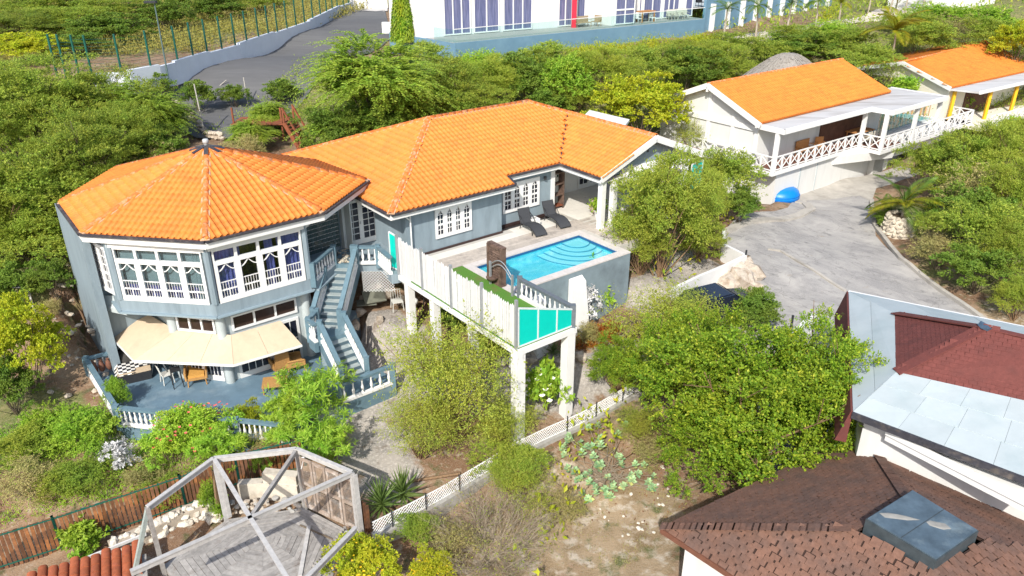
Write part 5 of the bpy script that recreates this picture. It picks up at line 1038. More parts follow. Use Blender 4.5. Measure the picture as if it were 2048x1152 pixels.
for p, q, n in ((A0 - dn_ * .15, A1 - dn_ * .15, 24),):
    p.z = q.z = ZB
    for i in range(n):
        s, e = p.lerp(q, i / n), p.lerp(q, (i + 1) / n); x = MB(); x.beam(s + UP * .55, e + UP * .55, .03, 1.0); part(bb, 'glass_panel', x, gl)
    x = MB(); x.beam(p + UP * 1.08, q + UP * 1.08, .06, .05); part(bb, 'top_rail', x, WHITE2)
s, e = A0 - dn_ * .15, A0 + db * 2.4 - dn_ * .2; s.z = e.z = ZB; x = MB(); x.beam(s + UP * .55, e + UP * .55, .03, 1.0); part(bb, 'glass_panel', x, gl)
TAN = mat('tan_wicker', (.34, .26, .17), .8, .15, 8); PAL = mat('pale_wicker', (.50, .48, .42), .8, .1, 8)
def tpos(px, back_): p = on_facade(px, back_); return Vector((p.x, p.y, ZB + .02))
chair_simple('terrace_sofa', 'tan wicker terrace sofa behind the glass rail beside the red column', tpos(1166, 1.1), R(35), TAN, 1.7, cat='sofa'); chair_simple('terrace_armchair', 'tan wicker armchair facing the sofa on the apartment terrace', tpos(1193, 1.1), R(-50), TAN, .9, cat='armchair')
t = thing('terrace_table', 'wooden bar table with white stools on the apartment terrace', 'table', tpos(1292, 1.0), R(35)); M = wm(t); part(t, 'table_top', mbx(M, -.9, .9, -.45, .45, .95, 1.03), OAK)
for x in (-.8, .8):
    for y in (-.38, .38): part(t, 'leg', mbx(M, x - .05, x + .05, y - .05, y + .05, 0, .95), OAK)
for px in (1278, 1306): chair_simple('terrace_stool', 'white chair at the wooden table on the apartment terrace', tpos(px, 1.2), R(35), WHITE2, .5, 'white chairs at the apartment table')
for px in (1343, 1349, 1363, 1371): chair_simple('terrace_armchair', 'pale wicker armchair near the right end of the apartment terrace', tpos(px, 1.0), R(20), PAL, .75, 'pale armchairs on the apartment terrace', 'armchair')
acp = P(776, 68, ZB - .3); mb = MB(); mb.box(acp + UP * .55, (.95, .45, .95)); mb.box(acp + UP * .55 - Vector((0, .24, 0)), (.8, .02, .8)); solid('air_conditioner', 'white air conditioner unit at the left corner of the apartment block', 'air conditioner', mb, WHITE)
# boundary wall with white piers to the right of the apartment block
bw_ = thing('boundary_wall', 'blue boundary wall with white piers behind the palm row', 'wall', P(1520, 45, 3.6))
b0, b1 = P(1405, 60, 3.6), P(1660, 16, 3.6); mb = MB(); b2 = b0.lerp(b1, .5); mb.beam(b0 + UP * 1.4, b1 + UP * 1.4, .3, 3.4); part(bw_, 'wall_face', mb, BLUE)
for i in range(10): p = b0.lerp(b1, (i + .35) / 10); mb = MB(); mb.beam(p - UP * .2 + dn_ * .22, p + UP * 2.5 + dn_ * .22, .9, .25, da); part(bw_, 'pier', mb, WHITE)
# terrace furniture and awning beyond the wall
mb = MB(); q0, q1 = P(1385, 12, 5.6), P(1600, -20, 5.6); mb.prism([q0, q1, q1 - dn_ * 10, q0 - dn_ * 10], 5.3, 5.45); struct('far_terrace', mb, PALEW)
for i in range(5): p = P(1400 + i * 22, 12 - i * 2, 5.5); chair_simple('far_chair', 'dark chair on the far terrace above the blue boundary wall', p, R(30 + i * 40), DARKM, .9, 'dark chairs on the far terrace')
fw = MB(); q0, q1 = P(1360, -8, 5.6), P(1760, -45, 5.6); fw.prism([q0, q1, q1 - dn_ * 8, q0 - dn_ * 8], 5, 12); solid('far_building', 'white building beyond the far terrace at the top edge', 'building', fw, BWH)
wb_ = MB(); q0, q1 = P(1868, 8, 4.6), P(1990, 2, 4.6); wb_.prism([q0, q1, q1 - dn_ * 6, q0 - dn_ * 6], 3.6, 7.5); solid('far_white_house', 'low white house behind the green hedge at the top right', 'house', wb_, BWH)
# sandy bed with boulders and palms in front of the boundary wall is part of the ground; its surface:
bed = [P(x, y, 3.7) for x, y in ((1440, 72), (1500, 62), (1600, 52), (1720, 36), (1760, 22), (1900, 10), (1900, 22), (1720, 48), (1620, 62), (1540, 74), (1460, 84))]
sheet('sand_bed', [(p.x, p.y) for p in bed], mat('pale_sand', (.62, .55, .47), .95, .1, 3), .1, 2)
# ================================================================== upper road wall, fence, lamp
rw_ = thing('road_wall', 'long white stepped wall along the asphalt road at the upper left', 'wall', P(500, 105, 3.8))
ctl = [(190, 176), (262, 172), (322, 160), (352, 152), (420, 131), (480, 113), (550, 88), (620, 62), (680, 30), (705, 20)]
wp = [P(x, y, 3.7) for x, y in ctl]; mb = MB()
for i, (p, q) in enumerate(zip(wp[:-1], wp[1:])): h_ = .95 + (.12 if i % 2 else 0); mb.beam(p + UP * (h_ / 2 - .3), q + UP * (h_ / 2 - .3), .3, h_ + .6)
part(rw_, 'wall_face', mb, mat('road_wall_white', (.66, .70, .76), .7, .05, 1)); cp_ = MB()
q0, q1 = P(700, 12, 4.2), P(775, 10, 4.2); cp_.beam(q0, q1, .3, 1.6); part(rw_, 'end_wall', cp_, BWH)
rf = thing('road_fence', 'green wire fence on posts standing on the white road wall', 'fence', P(420, 125, 4.6))
fpx = [112, 130, 157, 182, 241, 299, 352, 382, 411, 439, 466, 488, 511, 531, 549, 567, 585, 603, 619, 633, 645, 657, 668, 680, 690, 698]
allp = [P(x, y, 3.7) for x, y in [(100, 172)] + ctl]
def road_at(px):
    for a, b, (xa, _), (xb, _) in zip(allp[:-1], allp[1:], ([(100, 172)] + ctl)[:-1], ([(100, 172)] + ctl)[1:]):
        if xa <= px <= xb: return a.lerp(b, (px - xa) / (xb - xa))
    return allp[-1]
prev = None
for x in fpx:
    p = road_at(x + 8) + UP * .5; mb = MB(); mb.tube(p, p + UP * 2.9, .075, n=6); part(rf, 'fence_post', mb, GREENP)
    if prev:
        w_ = MB()
        for z in np.arange(.2, 2.8, .22): w_.tube(prev + UP * z, p + UP * z, .012, n=3)
        part(rf, 'wire', w_, GREENP)
    prev = p
lp = thing('street_lamp', 'tall thin grey street lamp by the white road wall', 'street lamp', P(336, 152, 3.9)); b_ = P(336, 152, 3.9); mb = MB(); mb.tube(b_ - UP * .2, b_ + UP * 4.9, .065, .045, 8); part(lp, 'pole', mb, mat('lamp_green_grey', (.10, .15, .15), .5, .1)); mb = MB(); mb.box(b_ + UP * 4.95 + Vector((-.2, -.1, 0)), (.8, .35, .14)); part(lp, 'lamp_head', mb, DARKM)
for (x0, y0, x1, y1, lab) in ((410, 181, 453, 160, 'slanting white pole leaning over the road end'), (494, 195, 487, 155, 'upright weathered white pole beside the tree at the road end'), (404, 240, 388, 168, 'leaning grey fence post above the sandy path'), (335, 192, 329, 148, 'thin grey post in front of the white road wall'), (331, 218, 323, 187, 'short stout grey post at the top of the sandy path')):
    p = P(x0, y0, 2.6); k = depth(p); d = ray(x1, y1); q = Vector((0, 0, CAMZ)) + d * (k / (d.y * math.cos(PITCH) - d.z * math.sin(PITCH))); mb = MB(); mb.tube(p - UP * .5, q, .05, .04, 7); solid('pole', lab, 'pole', mb, mat('weathered_post', (.34, .32, .29), .8, .2, 6))
# retaining wall along the sandy path, timber stair
rt = thing('retaining_wall', 'rubble retaining wall beside the sandy path behind the octagon roof', 'wall', P(390, 250, 1.4)); rr = random.Random(11)
pts_ = [P(x, y, 1.5) for x, y in ((345, 222), (372, 240), (400, 262), (425, 278), (450, 290))]
for p, q in zip(pts_[:-1], pts_[1:]):
    for k in range(5):
        for z in (0, .24): c_ = p.lerp(q, (k + rr.random() * .4) / 5); mb = MB(); mb.rock(Vector((c_.x, c_.y, gz(c_.x, c_.y) + .15 + z)), (.5, .4, .34), rr.randint(0, 999)); part(rt, 'stone', mb, STONE)
wst = thing('timber_stair', 'red-brown timber garden stair behind the long roof', 'stair', P(590, 285, 1.2)); a0, a1 = P(578, 243, 2.6), P(612, 300, .9); sd = (a1 - a0).normalized().cross(UP).normalized() * .5
for s in (-1, 1): mb = MB(); mb.beam(a0 + sd * s, a1 + sd * s, .1, .25); part(wst, 'stringer', mb, REDW); mb = MB(); mb.beam(a0 + sd * s + UP * .9, a1 + sd * s + UP * .9, .09, .09); mb.beam(a0 + sd * s, a0 + sd * s + UP * .95, .09, .09); mb.beam(a1 + sd * s - UP * .4, a1 + sd * s + UP * .95, .09, .09); part(wst, 'handrail', mb, REDW)
for i in range(9): p = a0.lerp(a1, (i + .5) / 9); mb = MB(); mb.beam(p - sd + UP * .08, p + sd + UP * .08, .26, .05, UP); part(wst, 'step', mb, REDW)
dk = MB(); c_ = P(525, 240, 2.4)
for s in range(4): dk.beam(c_ + Vector((-1.6, s * .5 - 1, 0)), c_ + Vector((1.6, s * .5 - 1, 0)), .45, .06)
for x in (-1.5, 1.5): dk.beam(c_ + Vector((x, -1, -1)), c_ + Vector((x, -1, 1)), .1)
solid('timber_deck', 'small red-brown timber deck among the trees behind the octagon roof', 'deck', dk, REDW)
# ================================================================== red-hipped building with pale roof sheets
rb = thing('red_roof_building', 'building with pale sheet roof and a dark red shingle hip in the middle', 'building', P(1800, 800, -3.5))
o1, o2, o3, o4 = P(1697, 582, 1.0), P(1664, 806, 1.0), None, None
e = P(2048, 950, 1.0) - P(1728, 831, 1.0); o2 = P(1706, 823, 1.0); o3 = P(2200, 1010, 1.0); o4 = P(2200, 684, 1.0)
i1, i2, i3, i4 = P(1790, 627, 1.55), P(1792, 745, 1.55), P(2200, 836, 1.55), P(2200, 706, 1.55); ap = P(1968, 656, 2.9); ap2 = P(2230, 716, 2.9)
SHT = mat('pale_roof_sheet', (.40, .455, .475), .55, .05, 1.5, rnd=.05, col2=(.34, .41, .43), stain=(.5, .7), stain_scale=.5)
def sheets(a, b, c, d, nu, nv):       # a-b outer edge, d-c inner edge
    for j in range(nv):
        ks = [0] + sorted(random.Random(j + nu).uniform((i + .8) / nu, (i + 1.2) / nu) for i in range(nu - 1)) + [1]
        for k0, k1 in zip(ks[:-1], ks[1:]):
            t0, t1 = j / nv, (j + 1) / nv; L0 = lambda k, t: a.lerp(b, k).lerp(d.lerp(c, k), t); q = [L0(k0, t0), L0(k1, t0), L0(k1, t1), L0(k0, t1)]; cc = sum(q, Vector()) / 4; q = [cc + (p - cc) * .994 + UP * (.012 * j + random.uniform(0, .006)) for p in q]
            mb = MB(); mb.hexa([p - UP * .025 for p in q] + q); part(rb, 'roof_sheet', mb, SHT)
sheets(o1, o2, i2, i1, 1, 2); sheets(o2, o3, i3, i2, 5, 3); sheets(o4, o1, i1, i4, 4, 1)
mb = MB(); mb.add([o1 - UP * .05, o2 - UP * .05, o3 - UP * .05, o4 - UP * .05, i1 - UP * .05, i2 - UP * .05, i3 - UP * .05, i4 - UP * .05], [(0, 1, 5, 4), (1, 2, 6, 5), (2, 3, 7, 6), (3, 0, 4, 7)]); part(rb, 'roof_underlay', mb, mat('sheet_joint', (.25, .27, .27), .8, .1))
SHR = mat('red_shingle', (.135, .040, .034), .85, .16, 10, rnd=.07, col2=(.105, .034, .03), stain=(.5, .7), stain_scale=2.5, bump=.3, bscale=60)
def shingle(w_, l, t=.018): return np.array([(-w_ / 2, 0, t), (w_ / 2, 0, t), (w_ / 2, l, .003), (-w_ / 2, l, .003), (-w_ / 2, 0, -.01), (w_ / 2, 0, -.01), (w_ / 2, l, -.01), (-w_ / 2, l, -.01)]), np.array([(0, 1, 2, 3), (4, 5, 1, 0), (5, 6, 2, 1), (7, 4, 0, 3)])
fcs = [[i1, i2, ap], [i2, i3, ap2, ap], [i4, i1, ap, ap2]]; rr_ = roof_body(rb, fcs, 'shingle_roof', SHR)
SV, SF = shingle(.215, .2); TL = []
for f in fcs: TL += grid_pieces(f, .225, .135, .5, .004)
lay(rr_, 'shingle', SV, SF, TL, SHR, 300, 'shingle_field', False)
mb = MB()
for p in (i1, i2): mb.beam(p + UP * .03, ap + UP * .04, .36, .04)
mb.beam(ap + UP * .03, ap2 + UP * .03, .22, .03); part(rb, 'hip_cap', mb, SHR); mb = MB(); mb.rock(ap + UP * .05, (.5, .4, .2), 3); part(rb, 'apex_patch', mb, mat('bitumen_patch', (.06, .10, .15), .6, .2))
mb = MB(); dd = (o2 - o1).normalized(); nn = dd.cross(UP).normalized(); nn = nn if nn.x < 0 else -nn; mb.hexa([o1 + nn * .32 - UP * 1.1, o2 + nn * .32 - UP * 1.1, o2 - UP * 1.1, o1 - UP * 1.1, o1 + nn * .06 - UP * .02, o2 + nn * .06 - UP * .02, o2 - UP * .02, o1 - UP * .02]); part(rb, 'mansard_side', mb, SHR)
mb = MB(); mb.prism([o1.lerp(ap, .12), o2.lerp(ap, .12), o3.lerp(ap2, .12), o4.lerp(ap2, .12)], -4.5, .9); part(rb, 'wall', mb, WVW)
mb = MB(); mb.beam(o2 - UP * .1, o3 - UP * .1, .14, .2); part(rb, 'gutter', mb, GUTTER); mb = MB(); mb.beam(o4 - UP * .1, o1 - UP * .1, .1, .22); part(rb, 'fascia', mb, WHITE)
# ================================================================== brown shingle building with skylight
bh = thing('brown_roof_house', 'house with brown shingle pyramid roof and a blue-grey skylight box at its top', 'house', P(1700, 1100, -4.6))
ZEv = -1.3; Wc, Nc = P(1322, 1055, ZEv), P(1724, 864, ZEv); ev = Nc - Wc; pv = Vector((ev.y, -ev.x, 0)); pv = (P(2048, 1012, ZEv) - Nc).normalized() * 9.9; Sc, Ec = Wc + pv, Nc + pv; top_ = (Wc + Ec) / 2 + UP * 2.25
KZ = .84; K = [P(1731, 1040, KZ), P(1824, 982, KZ), P(1957, 1064, KZ), P(1872, 1124, KZ)]; kc = sum(K, Vector()) / 4
e1, e2 = ev.normalized(), pv.normalized(); kb = kc - UP * .28; T4 = [kb - e1 * 1.02 - e2 * .92, kb + e1 * 1.02 - e2 * .92, kb + e1 * 1.02 + e2 * .92, kb - e1 * 1.02 + e2 * .92]; fcs = [[Wc, Nc, T4[1], T4[0]], [Sc, Wc, T4[0], T4[3]], [Nc, Ec, T4[2], T4[1]], [Ec, Sc, T4[3], T4[2]]]
SHB = mat('brown_shingle', (.165, .088, .062), .85, .2, 8, rnd=.085, col2=(.125, .076, .06), stain=(.42, .62), stain_scale=1.4, bump=.35, bscale=60); SHB2 = mat('underlay_gap_shade', (.035, .02, .016), .9, .1)  # near-black underlay shows through shingle gaps as their painted shadow lines
rr_ = roof_body(bh, fcs, 'shingle_roof', SHB2)
SV, SF = shingle(.25, .23, .03); TL = []
for f in fcs: TL += [M for M in grid_pieces(f, .265, .150, .43, .012)]
TL = [M @ Matrix.Scale(random.uniform(.80, 1.03), 4, (1, 0, 0)) @ Matrix.Scale(random.choice((.61, 1, 1, 1)), 4, (0, 1, 0)) for M in TL]
lay(rr_, 'shingle', SV, SF, TL, SHB, 300, 'shingle_field', False)
hp = MB()
hv = MB(); hv.box((0, .11, .03), (.30, .22, .018)); hme = hv.mesh('hip_shingle', SHB)
for p, tp4 in ((Wc, T4[0]), (Nc, T4[1])):
    d = (tp4 - p); n = int(d.length / .17); d.normalize(); x = d.cross(UP).normalized(); z = x.cross(d)
    for i in range(n):
        M = Matrix.Identity(4); c_ = p + d * i * .17 + z * .02
        for k in range(3): M[k][0] = x[k]; M[k][1] = d[k]; M[k][2] = z[k]; M[k][3] = c_[k]
        inst(rr_, 'hip_shingle', hme, M)
mb = MB(); mb.prism([Wc.lerp(top_, .1), Sc.lerp(top_, .1), Ec.lerp(top_, .1), Nc.lerp(top_, .1)], -5.5, ZEv + .12); part(bh, 'wall', mb, WVW)
mb = MB()
for p, q in ((Wc, Nc), (Sc, Wc), (Nc, Ec)): mb.beam(p - UP * .1, q - UP * .1, .06, .16)
part(bh, 'eave_board', mb, mat('brown_trim', (.16, .07, .045), .7, .15))
mb = MB(); mb.prism(K, KZ - .9, KZ + .03); part(bh, 'skylight_curb', mb, mat('bitumen_sheet', (.05, .065, .075), .55, .25, 5))
mb = MB(); cc = sum(K, Vector()) / 4; K2 = [cc + (p - cc) * .97 for p in K]; mb.prism(K2, KZ + .02, KZ + .06); part(bh, 'skylight_cover', mb, mat('blue_grey_membrane', (.075, .11, .14), .4, .3, 2.5, col2=(.14, .185, .21), stain=(.56, .68), stain_scale=1.3, spec=.5, bump=.3, bscale=6))
rr = random.Random(3); mb = MB(); mb2 = MB()
for k in range(2): a, b = K2[k], K2[k + 1]
mb.beam(K2[0].lerp(K2[3], .5) + UP * .063, K2[1].lerp(K2[2], .5) + UP * .063, .02, .008); part(bh, 'cover_seam', mb, MATS['bitumen_sheet'])
for (a, b, s) in ((.22, .35, (1.1, .3)), (.62, .62, (.7, .35))): c_ = K2[0].lerp(K2[1], b).lerp(K2[3].lerp(K2[2], b), a) + UP * .06; mb2.rock(c_, (s[0] * .9, s[1] * .8, .03), int(a * 100))
part(bh, 'dry_silt_patch', mb2, mat('dry_silt', (.27, .265, .245), .9, .15, 5))
ww = thing('white_parapet', 'white rendered parapet strip between the brown roof and the pale sheet roof', 'wall', P(1900, 940, .55)); q = [P(x, y, .55) for x, y in ((1772, 868), (2060, 1015), (2060, 962), (1772, 850))]
mb = MB(); mb.prism(q, .33, .55); part(ww, 'wall_top', mb, WHITE); mb = MB(); mb.beam(q[0] + UP * .08, q[1] + UP * .08, .12, .16); part(ww, 'upstand', mb, WHITE); mb = MB(); mb.hexa([Vector((p.x, p.y, z)) for z in (-4, .34) for p in (q[3], q[2], q[2] + Vector((.1, .3, 0)), q[3] + Vector((.1, .3, 0)))]); part(ww, 'wall_face', mb, WHITE); mb = MB(); mb.beam(q[3] + UP * .1, q[2] + UP * .1, .1, .2); part(ww, 'dark_drain', mb, GUTTER)
# ================================================================== open timber gazebo at the lower left
gz_t, gz_d = -2.08, -4.52
gzb = thing('gazebo_frame', 'roofless six-sided gazebo frame of silvered timber over a plank floor', 'gazebo', P(500, 1080, gz_d))
T = {k: P(x, y, gz_t) for k, (x, y) in {'a': (295, 1018), 'b': (428, 920), 'c': (593, 901), 'd': (704, 948)}.items()}
hub = P(500, 1038, gz_t); T['e'] = hub * 2 - T['b']; T['f'] = P(262, 1147, gz_t); T['g'] = hub * 2 - T['a']
def down(p, z=gz_d): return Vector((p.x, p.y, z))
for p, q, m, s in (('a', 'b', WOODP, .15), ('b', 'c', WOODP, .15), ('c', 'd', WOODP, .15), ('b', 'e', WOODP, .14), ('f', 'd', WOODP, .14), ('g', 'e', WOODP, .14)):
    mb = MB(); mb.beam(T[p], T[q], .05, s * 1.3); part(gzb, 'top_beam', mb, m); mb = MB(); mb.beam(T[p] + UP * (s * .66), T[q] + UP * (s * .66), .13, .035); part(gzb, 'top_plate', mb, m)
mb = MB(); mb.beam(T['c'], hub, .11, .15); part(gzb, 'top_beam', mb, WOODG)
for k in 'abcd':
    b_ = down(T[k]); mb = MB(); mb.beam(b_ - UP * .4, T[k] + UP * .05, .13, .13, HU); part(gzb, 'post', mb, WOODP if k in 'bd' else WOODG)
mb = MB(); mb.beam(T['a'], P(270, 1140, -4.0), .1, .12); part(gzb, 'brace', mb, mat('grey_green_timber', (.28, .32, .30), .8, .2, 7)); mb = MB(); mb.beam(T['b'] + Vector((.12, .02, 0)), down(T['b']) + Vector((.14, .02, 0)), .05, .12, HU); part(gzb, 'post', mb, WOODP)
mb = MB(); mb.beam(T['b'] + Vector((-.12, .1, -.5)), down(T['b']) + Vector((-.35, .25, -.3)), .12, .09); part(gzb, 'post', mb, BARKB)
mb = MB(); mb.beam(T['d'] + Vector((.10, -.05, 0)), down(T['d']) + Vector((.12, -.05, -.1)), .16, .05, HN); part(gzb, 'post', mb, WOODP)
# floor: planks mitred in sectors around the hub
D = {'b': P(455, 1040, gz_d), 'c': P(607, 1017, gz_d), 'd': P(697, 1064, gz_d)}; hd_ = down(hub); hd_ = P(528, 1075, gz_d); D['e'] = P(660, 1160, gz_d); D['f'] = P(330, 1130, gz_d); D['g'] = P(520, 1230, gz_d); D['h'] = P(380, 1200, gz_d)
def sector(a, b, par, n=9):
    """planks filling a triangle hub-a-b, running parallel to the outer edge"""
    for i in range(n):
        t0, t1 = (i + .03) / n, (i + .97) / n; q = [hd_.lerp(a, t0), hd_.lerp(b, t0), hd_.lerp(b, t1), hd_.lerp(a, t1)]; zz = random.uniform(-.012, .012); e = (q[1] - q[0]); mb = MB(); ins = .006
        q = [p + UP * (zz + random.uniform(-.006, .006)) for p in q]; mb.hexa([p - UP * .035 for p in q] + q); part(gzb, 'plank', mb, WOODG)
for a, b in (('b', 'c'), ('c', 'd'), ('d', 'e'), ('e', 'g'), ('g', 'h'), ('h', 'f'), ('f', 'b')): sector(D[a], D[b], 0, 15)
mb = MB()
for k in 'bcdefgh': mb.beam(hd_ - UP * .08, D[k] - UP * .08, .1, .08)
kk = 'bcdeghf'
for p, q in zip(kk, kk[1:] + kk[0]): mb.beam(D[p] - UP * .1, D[q] - UP * .1, .08, .2)
part(gzb, 'joist', mb, WOODG)
mb = MB(); mb.beam(P(618, 1052, gz_d + .03), P(600, 1152, gz_d + .03), .13, .05); part(gzb, 'loose_board', mb, WOODP); mb = MB(); mb.beam(P(600, 1050, gz_d + .03), P(680, 1085, gz_d + .04), .05, .03); part(gzb, 'loose_board', mb, BARK)
mb = MB(); mb.beam(P(694, 1066, gz_d + .5), P(625, 1152, gz_d + .5), .08, .2); part(gzb, 'kick_rail', mb, WOODP)
for i in range(16): p = P(694, 1070, gz_d).lerp(P(628, 1152, gz_d), (i + .5) / 16); mb = MB(); mb.beam(p - UP * .5, p + UP * .42, .10, .025, (P(694, 1070, gz_d) - P(628, 1152, gz_d)).normalized()); part(gzb, 'side_board', mb, WOODG)
# louvred shutters along the right side
sh_ = thing('louvred_screen', 'screen of weathered brown louvred shutters on the right side of the gazebo', 'screen', P(655, 1040, gz_d)); c0, c1 = down(T['c'], -4.5), down(T['d'], -4.5); c0 = c0.lerp(c1, .02); L_ = (c1 - c0).length; d = (c1 - c0).normalized(); nn = d.cross(UP); F = fr(c0, d, nn); LV = mat('weathered_louvre', (.30, .235, .19), .85, .25, 8, rnd=.12, col2=(.42, .38, .35), stain=(.5, .66), stain_scale=3); n = 4
for i in range(n):
    x0, x1 = L_ * i / n + .02, L_ * (i + 1) / n - .02; mb = MB(); 
    for (a, b, z0, z1) in ((x0, x0 + .09, .05, 2.2), (x1 - .09, x1, .05, 2.2), (x0 + .09, x1 - .09, .05, .2), (x0 + .09, x1 - .09, 2.08, 2.2), (x0 + .09, x1 - .09, 1.05, 1.17)): fb(mb, F, a, b, -.025, .025, z0, z1)
    o = part(sh_, 'shutter_frame', mb, LV); sv = MB(); sv.hexa([Vector(v) for v in ((0, -.03, -.03), (x1 - x0 - .18, -.03, -.03), (x1 - x0 - .18, -.02, -.035), (0, -.02, -.035), (0, .02, .03), (x1 - x0 - .18, .02, .03), (x1 - x0 - .18, .03, .025), (0, .03, .025))]); sme = sv.mesh('louvre', LV)
    for k in range(38): 
        z = .24 + k * .048; 
        if .98 < z < 1.2: continue
        inst(o, 'louvre', sme, F @ Matrix.Translation((x0 + .09, 0, z)))
wc = MB(); p = T['c'] - UP * .3; wc.path([p, p + Vector((.25, -.1, .1)), p + Vector((.12, -.1, -.35)), p + Vector((.02, 0, -.5))], .02); solid('white_cable', 'loop of white cable hanging from the far gazebo post', 'cable', wc, WHITE2)
ob_ = thing('board_panel', 'short brown board fence to the right of the gazebo beside the spiky plant', 'fence', P(728, 1030, -4.5))
for i in range(6): p = P(714 + i * 5, 1052 + i * 2.5, -4.5); mb = MB(); mb.beam(p - UP * .2, p + UP * (1.35 - .04 * i), .11, .03, HN); part(ob_, 'slat', mb, WOODB)
# ------------------------------------------------------------------ brown slat fence with green steel frame
sf_ = thing('slat_fence', 'brown slatted garden fence with green steel posts running behind the gazebo', 'fence', P(240, 1060, -4.8)); rr = random.Random(6)
fp = [P(-20, 1149, -5.02), P(126, 1102, -4.95), P(373, 1017, -4.75), P(480, 972, -4.62), P(612, 940, -4.5)]
sm_ = MB(); sm_.box((0, 0, .71), (.102, .03, 1.42)); sme = sm_.mesh('slat', WOODB)
for p, q in zip(fp[:-1], fp[1:]):
    d = q - p; n = int(d.length / .135); an = math.atan2(d.y, d.x)
    for i in range(n): c_ = p.lerp(q, (i + .5) / n); inst(sf_, 'slat', sme, Matrix.Translation(c_ + UP * rr.uniform(-.02, .03)) @ Matrix.Rotation(an + rr.uniform(-.12, .12), 4, 'Z') @ Matrix.Rotation(rr.uniform(-.015, .015), 4, 'Y'))
    for z in (.18, 1.38): mb = MB(); mb.beam(p + UP * z, q + UP * z, .05, .05); part(sf_, 'rail', mb, GREENP)
    for i in range(max(1, int(d.length / 2.3)) + 1): c_ = p.lerp(q, i / max(1, int(d.length / 2.3))); mb = MB(); mb.beam(c_ - UP * .1, c_ + UP * 1.5, .08, .08, HU); part(sf_, 'fence_post', mb, GREENP)
# rubble retaining wall and the plastered wall behind the gazebo floor
rbw = thing('rubble_wall', 'low white coral rubble wall curving along the left of the gazebo', 'wall', P(340, 1070, -4.9)); 
for (x0, y0), (x1, y1) in zip(((225, 1112), (300, 1078), (370, 1042), (415, 1030)), ((300, 1078), (370, 1042), (415, 1030), (450, 1035))):
    a, b = P(x0, y0, -4.85), P(x1, y1, -4.85)
    mb = MB(); mb.beam(a + UP * .2, b + UP * .2, .42, .62); part(rbw, 'mortar_core', mb, mat('rubble_mortar', (.40, .345, .275), .9, .2, 6, bump=.4, bscale=20))
    for k in range(7):
        for j in range(3): c_ = a.lerp(b, (k + rr.random() * .6) / 7) + UP * (.12 + .2 * j) + Vector((rr.uniform(-.1, .1), rr.uniform(-.1, .1) - .12 * (2 - j), 0)); s = rr.uniform(.22, .42); mb = MB(); mb.rock(c_, (s, s * .8, s * .75), rr.randint(0, 9999)); part(rbw, 'stone', mb, STONEW)
pz = MB(); q = [P(480, 985, -4.5), P(530, 982, -4.5), P(600, 990, -4.5)]
for a, b in zip(q[:-1], q[1:]): pz.beam(a + UP * .1, b + UP * .1, .3, .75)
pz.beam(P(533, 975, -4.4) + UP * .3, P(600, 982, -4.4) + UP * .3, .35, .9); solid('plaster_wall', 'low cream plastered wall between slat fence and gazebo floor', 'wall', pz, mat('cream_plaster', (.55, .50, .42), .85, .12, 4, col2=(.42, .36, .29), stain=(.5, .66), stain_scale=2.5))
hp_ = thing('rubble_heap', 'heap of dark broken stones between plaster wall and gazebo floor', 'rubble', P(540, 1005, -4.6))
for k in range(46): c_ = P(rr.uniform(462, 600), rr.uniform(995, 1025), -4.55); s = rr.uniform(.14, .34); mb = MB(); mb.rock(c_, (s, s, s * .6), k); part(hp_, 'stone', mb, STONE if k % 3 else CONC)
# corner of a tiled roof at the lower left edge
tr_ = thing('low_tiled_roof', 'corner of a low terracotta tiled roof beside the gazebo', 'roof', P(190, 1140, -4.2)); c0, c1 = P(55, 1172, -4.0), P(292, 1106, -4.0); TCT = mat('terracotta', (.30, .085, .036), .7, .2, 9, rnd=.14, col2=(.30, .085, .045), stain=(.5, .68), stain_scale=3); dd = (c1 - c0).normalized(); ss = Vector((dd.y, -dd.x, 0)); ss = (ss - UP * .12).normalized()
bm_ = MB()
for (y0, r) in ((0, .115),):
    V = []; 
tt_ = MB(); Vt = []
for yy in (0, .42):
    for i in range(9): t_ = math.pi * i / 8; Vt.append(Vector((.135 * math.cos(t_), yy, .10 * math.sin(t_) + (.02 if yy == 0 else 0))))
tt_.add(Vt, [(i, i + 1, 10 + i, 9 + i) for i in range(8)], True); tt_.add([Vector((v.x * .8, v.y - .002, v.z * .8 - .01)) for v in Vt[:9]] + Vt[:9], [(i, i + 1, 10 + i, 9 + i) for i in range(8)]); tme = tt_.mesh('terracotta_tile', TCT)
cols = int((c1 - c0).length / .29)
for i in range(cols):
    for j in range(4 if i not in (4, 6) else 3):
        for k in range(2):
            o = c0 + dd * (i * .29 + .1) - ss * -.02 + ss * (j * .30 - (.12 if i % 3 == 1 else 0)) + UP * (.05 * k - .0); M = Matrix.Identity(4); z = ss.cross(dd); z = -z if z.z < 0 else z; xx = (-ss).cross(z)
            for r_ in range(3): M[r_][0] = xx[r_]; M[r_][1] = -ss[r_]; M[r_][2] = z[r_]; M[r_][3] = o[r_]
            inst(tr_, 'terracotta_tile', tme, M)
mb = MB(); mb.beam(c0 - ss * .15, P(292, 1068, -4.35), .06, .1); part(tr_, 'edge_strip', mb, WHITE); mb = MB(); mb.hexa([c0 - UP * .2, c1 - UP * .2, c1 + ss * 1.3 - UP * .2, c0 + ss * 1.3 - UP * .2, c0 - UP * .03, c1 - UP * .03, c1 + ss * 1.3 - UP * .03, c0 + ss * 1.3 - UP * .03]); part(tr_, 'roof_deck', mb, WOODG)
